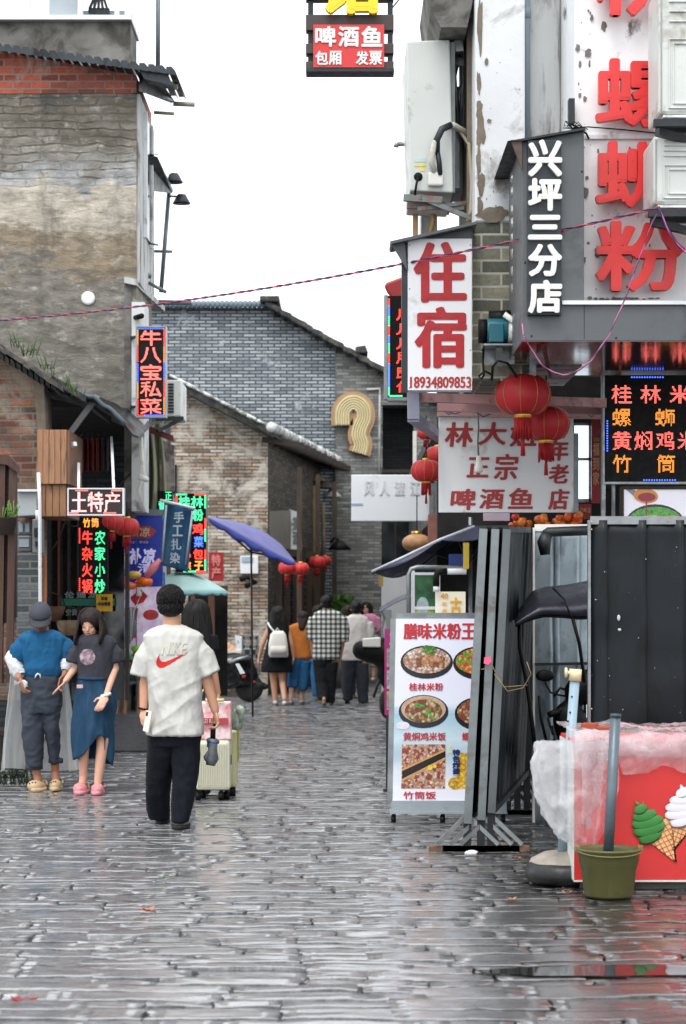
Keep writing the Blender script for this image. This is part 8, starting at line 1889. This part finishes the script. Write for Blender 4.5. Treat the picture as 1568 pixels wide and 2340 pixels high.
walker('man in a black and white checked shirt and black trousers', Y1-.2, m, (706, 895), 1.02, (.05, 1), M_skin,
    [((618, 1010), (606, 1150), (612, 1260, .1), (618, 1300, .12)), ((820, 1010), (826, 1150), (806, 1270, .05), (800, 1310, .05))], [((660, 1300), (672, 1420), (690, 1560, -.25)), ((745, 1300), (742, 1420), (738, 1590))],
    (705, 1600, [(950, 680, 745, .06), (980, 640, 800, .09), (1120, 640, 800, .1), (1290, 640, 790, .11)]),
    [('shirt', plaid(), [('sil', [(938, 676, 752, .085), (960, 630, 806, .11), (1000, 606, 832, .125), (1100, 616, 822, .14), (1200, 612, 812, .145), (1285, 606, 800, .145)]), ('t', [(624, 1000), (604, 1070), (606, 1150)], [.085, .085, .078]), ('t', [(814, 1000), (830, 1070), (828, 1160)], [.085, .085, .078])]), ('trousers', M_blk, [('sil', [(1270, 616, 790, .13), (1340, 622, 715, .1), (1450, 632, 716, .09, -.05), (1560, 650, 720, .075, -.2)]), ('sil', [(1310, 690, 788, .11), (1450, 690, 772, .09), (1585, 700, 762, .075)])])],
    shorthair(M_hair), foot=(120, 100, 80), grp=GR)
m = G_(Y1+.5)
M_gt = cloth('pale_grey_cotton', (196, 192, 190), var=.04); M_dg = cloth('dark_grey_cotton', (52, 54, 62))
walker('man in a pale grey t-shirt and dark trousers at the right of the group', Y1+.5, m, (914, 935), 1.0, (.05, 1), M_skin,
    [((830, 1030), (818, 1140), (826, 1220, .1), (832, 1260, .1)), ((1000, 1030), (1008, 1180), (996, 1280, .02), (992, 1320, .02))], [((860, 1300), (852, 1420), (850, 1560)), ((955, 1300), (960, 1420), (960, 1590))],
    (910, 1600, [(985, 885, 950, .06), (1010, 850, 985, .09), (1150, 850, 985, .1), (1290, 840, 990, .11)]),
    [('shirt', M_gt, [('sil', [(975, 880, 956, .085), (995, 840, 996, .11), (1040, 818, 1012, .125), (1140, 826, 996, .13), (1220, 822, 986, .135), (1292, 816, 988, .135)]), ('t', [(832, 1030), (816, 1090), (818, 1140)], [.08, .08, .072]), ('t', [(1000, 1030), (1012, 1090), (1012, 1140)], [.08, .08, .072])]), ('trousers', M_dg, [('sil', [(1280, 820, 990, .125), (1340, 820, 915, .1), (1450, 822, 895, .085), (1570, 826, 885, .075)]), ('sil', [(1310, 900, 1000, .105), (1450, 920, 1000, .085), (1585, 930, 996, .075)])])],
    shorthair(M_hair), foot=(30, 30, 34), grp=GR)
m = G_(Y1+1.6)
walker('dark haired walker in loose blue jeans half hidden behind the checked shirt', Y1+1.6, m, (645, 955), .9, (0, 1), M_skin, [], [((615, 1290), (628, 1420), (650, 1540)), ((680, 1290), (685, 1420), (700, 1540))],
    (645, 1540, [(1000, 620, 672, .06), (1020, 600, 700, .08), (1290, 600, 690, .1)]),
    [('top', M_char, [('sil', [(1005, 612, 680, .09), (1030, 590, 710, .11), (1280, 596, 700, .12)])]), ('trousers', M_jean, [('sil', [(1280, 594, 690, .12), (1400, 600, 655, .09), (1540, 612, 672, .08)]), ('sil', [(1300, 640, 700, .1), (1540, 680, 764, .08)])])], shorthair(M_hair, 1.05), foot=(120, 120, 116), grp=GR)
walker('young walker in cream glimpsed beside the checked shirt', Y1+2.2, G_(Y1+2.2), (855, 955), .9, (.6, .8), M_skinp, [], [((830, 1290), (835, 1420), (838, 1530)), ((880, 1290), (885, 1420), (890, 1530))],
    (855, 1530, [(1000, 832, 880, .06), (1020, 810, 905, .08), (1290, 810, 900, .1)]), [('top', cloth('cream_cotton', (214, 204, 196)), [('sil', [(995, 822, 890, .09), (1020, 798, 915, .11), (1280, 806, 905, .12)])]), ('trousers', M_dg, [('sil', [(1270, 806, 905, .12), (1400, 815, 860, .09), (1525, 818, 858, .08)]), ('sil', [(1300, 850, 905, .1), (1525, 868, 908, .08)])])], shorthair(M_hairb), foot=(150, 140, 130), grp=GR)
Y2 = 40.2; m = PM(Y2, KX, KY, KS)
t = walker('woman in a pink shirt with short curly hair facing the camera beyond the group', Y2, m, (985, 935), .95, (-.2, -1), M_skinp,
    [((955, 1010), (945, 1080), (990, 1060, -.2)), ((1050, 1010), (1062, 1080), (1030, 1050, -.2), (1005, 1040, -.22))], [((985, 1200), (985, 1300), (988, 1400)), ((1035, 1200), (1038, 1300), (1036, 1400))],
    (1005, 1420, [(985, 980, 1030, .06), (1005, 955, 1060, .09), (1100, 960, 1060, .1), (1200, 955, 1065, .11)]),
    [('shirt', cloth('pink_cotton', (214, 140, 176)), [('sil', [(968, 976, 1036, .09), (985, 948, 1064, .115), (1040, 944, 1070, .125), (1100, 950, 1068, .13)]), ('t', [(955, 1000), (944, 1060), (950, 1090)], [.085, .08, .07]), ('t', [(1056, 1000), (1070, 1060), (1060, 1090)], [.085, .08, .07])]), ('trousers', cloth('cream_trousers', (206, 196, 180)), [('sil', [(1090, 950, 1066, .13), (1200, 960, 1010, .1), (1330, 968, 1004, .08)]), ('sil', [(1120, 1000, 1066, .11), (1330, 1018, 1056, .08)])])],
    None, foot=(206, 180, 160))
c = m(985, 935); mb = MB(); mb.ell(c+Vector((0, .03, .045)), (.115, .11, .10), 16); mb.ell(c+Vector((.07, .02, -.03)), (.06, .08, .10), 12); mb.ell(c+Vector((-.075, .03, -.02)), (.04, .07, .09), 12); fuse(mb, 'hair', M_hairb, t, .015, 1, [(.012, 18, (1, 1, 1), 2)])
# ================================================================ parked scooters and racks in the middle distance
Yq = 33.5
t = thing('scooter', 'black parked scooter with a white sticker near the brown brick house', 'scooter', (X_(545, Yq), Yq, 0))
q = lambda x, y, d=0: P(399.8+.1953*x, 1428+.1953*y, Yq)+Vector((0, d, 0))
mb = MB(); mb.limb([q(490, 400), q(560, 480), q(700, 470), q(850, 430)], [.16, .22, .22, .12]); mb.limb([q(520, 560), q(640, 640), q(760, 600), q(900, 660)], [.18, .18, .2, .10]); mb.limb([q(850, 450), q(900, 600), q(930, 670)], [.1, .12, .06]); fuse(mb, 'body', mat('gloss_black', (18, 19, 22), .22, .2, 4, .02), t, .03, 3)
mb = MB(); M_ = Matrix.Translation((q(870, 730).x, Yq, .235)) @ Matrix.Rotation(R(90), 4, 'X'); mb.lathe([(.12, -.05), (.2, -.06), (.235, 0), (.2, .06), (.12, .05)], n=24, M=M_)
mb.build('wheel', M_rubber, t)
mb = MB(); M_ = Matrix.Translation((q(350, 730).x, Yq, .235)) @ Matrix.Rotation(R(90), 4, 'X'); mb.lathe([(.12, -.05), (.2, -.06), (.235, 0), (.2, .06), (.12, .05)], n=24, M=M_); mb.build('wheel', M_rubber, t)
mb = MB(); mb.add([q(716, 450, -.25), q(760, 445, -.25), q(830, 560, -.25), q(775, 570, -.25)], [(0,1,2,3)]); mb.build('sticker', M_white, t, solid=.01)
mb = MB(); mb.tube([q(640, 440, -.2), q(740, 400, -.2), q(870, 370, -.2)], .03, 8); mb.build('grab_rail', M_steel, t)
mb = MB(); mb.limb([q(920, 700), q(1050, 720)], [.09, .06]); mb.build('mudguard', mat('matte_black', (30, 30, 32), .7, .2), t)
mb = MB(); mb.ell(q(930, 665, -.1), (.03, .03, .02), 8); mb.ell(q(815, 600, -.2), (.04, .03, .03), 8); mb.build('tail_light', mat('lamp_red', (180, 50, 30), .3, .1), t, split=True)
t = thing('display_rack', 'grey tubular display rack standing behind the black scooter', 'rack', (X_(575, 34.5), 34.5, 0))
mb = MB()
for x in (556, 574, 588): mb.bar(P(x, 1452, 34.5), (X_(x, 34.5), 34.5, 0), .05)
for y in (1458, 1478, 1500, 1530): mb.bar(P(556, y, 34.5), P(588, y, 34.5), .05)
mb.build('frame', M_steel, t)
mb = MB(); mb.pb(556, 588, 1484, 1496, 34.6, .2); mb.build('stock', mat('mixed_stock', (96, 104, 116), .6, .4, 14), t)
Yq = 28.0
t = thing('scooter', 'delivery scooter with a white crate and a curved rain canopy by the magenta standing menu', 'scooter', (X_(885, Yq), Yq, 0))
q = lambda x, y, d=0: P(KX+KS*x, KY+KS*y, Yq)+Vector((0, d, 0))
mb = MB(); mb.limb([q(950, 1220), q(1040, 1240), q(1110, 1230)], [.14, .17, .2]); mb.limb([q(1110, 1230), q(1170, 1330), q(1200, 1450)], [.2, .2, .16]); mb.limb([q(1110, 1380), q(1190, 1500)], [.12, .14]); fuse(mb, 'body', M_black, t, .03, 3)
mb = MB(); mb.add([q(960, 1140, -.2), q(1085, 1130, -.2), q(1085, 1200, -.2), q(960, 1198, -.2), q(960, 1140, .2), q(1085, 1130, .2), q(1085, 1200, .2), q(960, 1198, .2)], [(0,1,2,3), (4,7,6,5), (0,4,5,1), (3,2,6,7), (1,5,6,2), (0,3,7,4)]); mb.build('crate', M_offwhite, t, bevel=.015)
mb = MB(); mb.grid(lambda u, v: P(868+76*u, 1400-34*math.sin(u*1.5)-10*v, Yq-.3+.7*v), 14, 5); mb.build('rain_canopy', mat('canopy_grey', (70, 74, 88), .4, .15), t, solid=.012)
mb = MB(); mb.tube([q(1085, 930), q(1110, 1000), q(1092, 1080), q(1110, 1200)], .02, 6); mb.grid(lambda u, v: q(1095+70*u+30*math.sin(v*2.6)*(1-u), 940+230*v, .2*u), 8, 8); mb.build('windshield', mat('clear_screen', (120, 130, 132), .12, .1, 3, 0, alpha=.45), t)
for dx in (1150,):
    mb = MB(); M_ = Matrix.Translation((q(dx, 0).x, Yq, .24)) @ Matrix.Rotation(R(60), 4, 'Z') @ Matrix.Rotation(R(90), 4, 'X'); mb.lathe([(.12, -.05), (.2, -.06), (.24, 0), (.2, .06), (.12, .05)], n=24, M=M_); mb.build('wheel', M_rubber, t)
mb = MB(); mb.tube([q(1110, 1380), q(1060, 1470), q(1036, 1550)], .02, 6); mb.build('kick_stand', M_dsteel, t)
# ================================================================ loose cables and small clutter along the left fronts
for lab, pts in (('thin black cable sagging along the left wall above the tarpaulin', ((96, 1080), (150, 1196), (200, 1182), (286, 1150))), ('thin black cable drooping behind the rose white produce sign', ((60, 1240), (110, 1262), (150, 1190), (300, 1080)))):
    P4 = [P(a, b, 19.0+.01*a) for a, b in pts]; q = []
    for i in range(3): q += sag(P4[i], P4[i+1], .06, 8)[:-1]
    tag(MB().tube(q+[P4[3]], .008, 5).build('cable', M_black), lab, 'cable')
for i, (x, y, c, lab) in enumerate(((118, 1420, (96, 70, 50), 'brown woven basket hung low in the dim shop front'), (160, 1452, (140, 120, 96), 'pale woven basket hung beside the dim shop door'))):
    t = thing('basket', lab, 'basket', tuple(P(x, y, 21.3))); mb = MB(); mb.lathe([(.08, 0), (.13, .08), (.15, .16), (.14, .16), (.1, .04)], c=P(x, y, 21.3), n=16); mb.build('bowl', mat('wicker_%d' % i, c, .8, .3, 20, .5), t)
    mb = MB(); p = P(x, y, 21.3); mb.tube([p+Vector((.14*math.cos(a), 0, .16+.14*math.sin(a))) for a in np.linspace(0, math.pi, 9)], .008, 5); mb.build('handle', M_wood, t)
for i in range(5):
    x = 190+i*13; t = thing('hanging_garment', ['maroon', 'dark red', 'brick red', 'brown', 'grey violet'][i]+' cloth hanging in the dark upper opening under the tarpaulin', 'garment', tuple(P(x, 1090, 21.9)), 'cloths hanging under the tarpaulin')
    mb = MB(); mb.grid(lambda u, v: P(x-6+12*u, 1000+76*v+4*math.sin(u*3), 21.9+.05*math.sin(u*9+i)+.02*v), 8, 8); mb.build('cloth', mat('garment_%d' % i, [(86, 34, 40), (104, 26, 34), (120, 44, 40), (74, 50, 42), (70, 62, 78)][i], .8, .2), t, solid=.006)
    mb = MB(); mb.tube([P(x-6, 998, 21.9), P(x, 990, 21.9), P(x+6, 998, 21.9)], .008, 5); mb.build('hanger', M_dsteel, t)
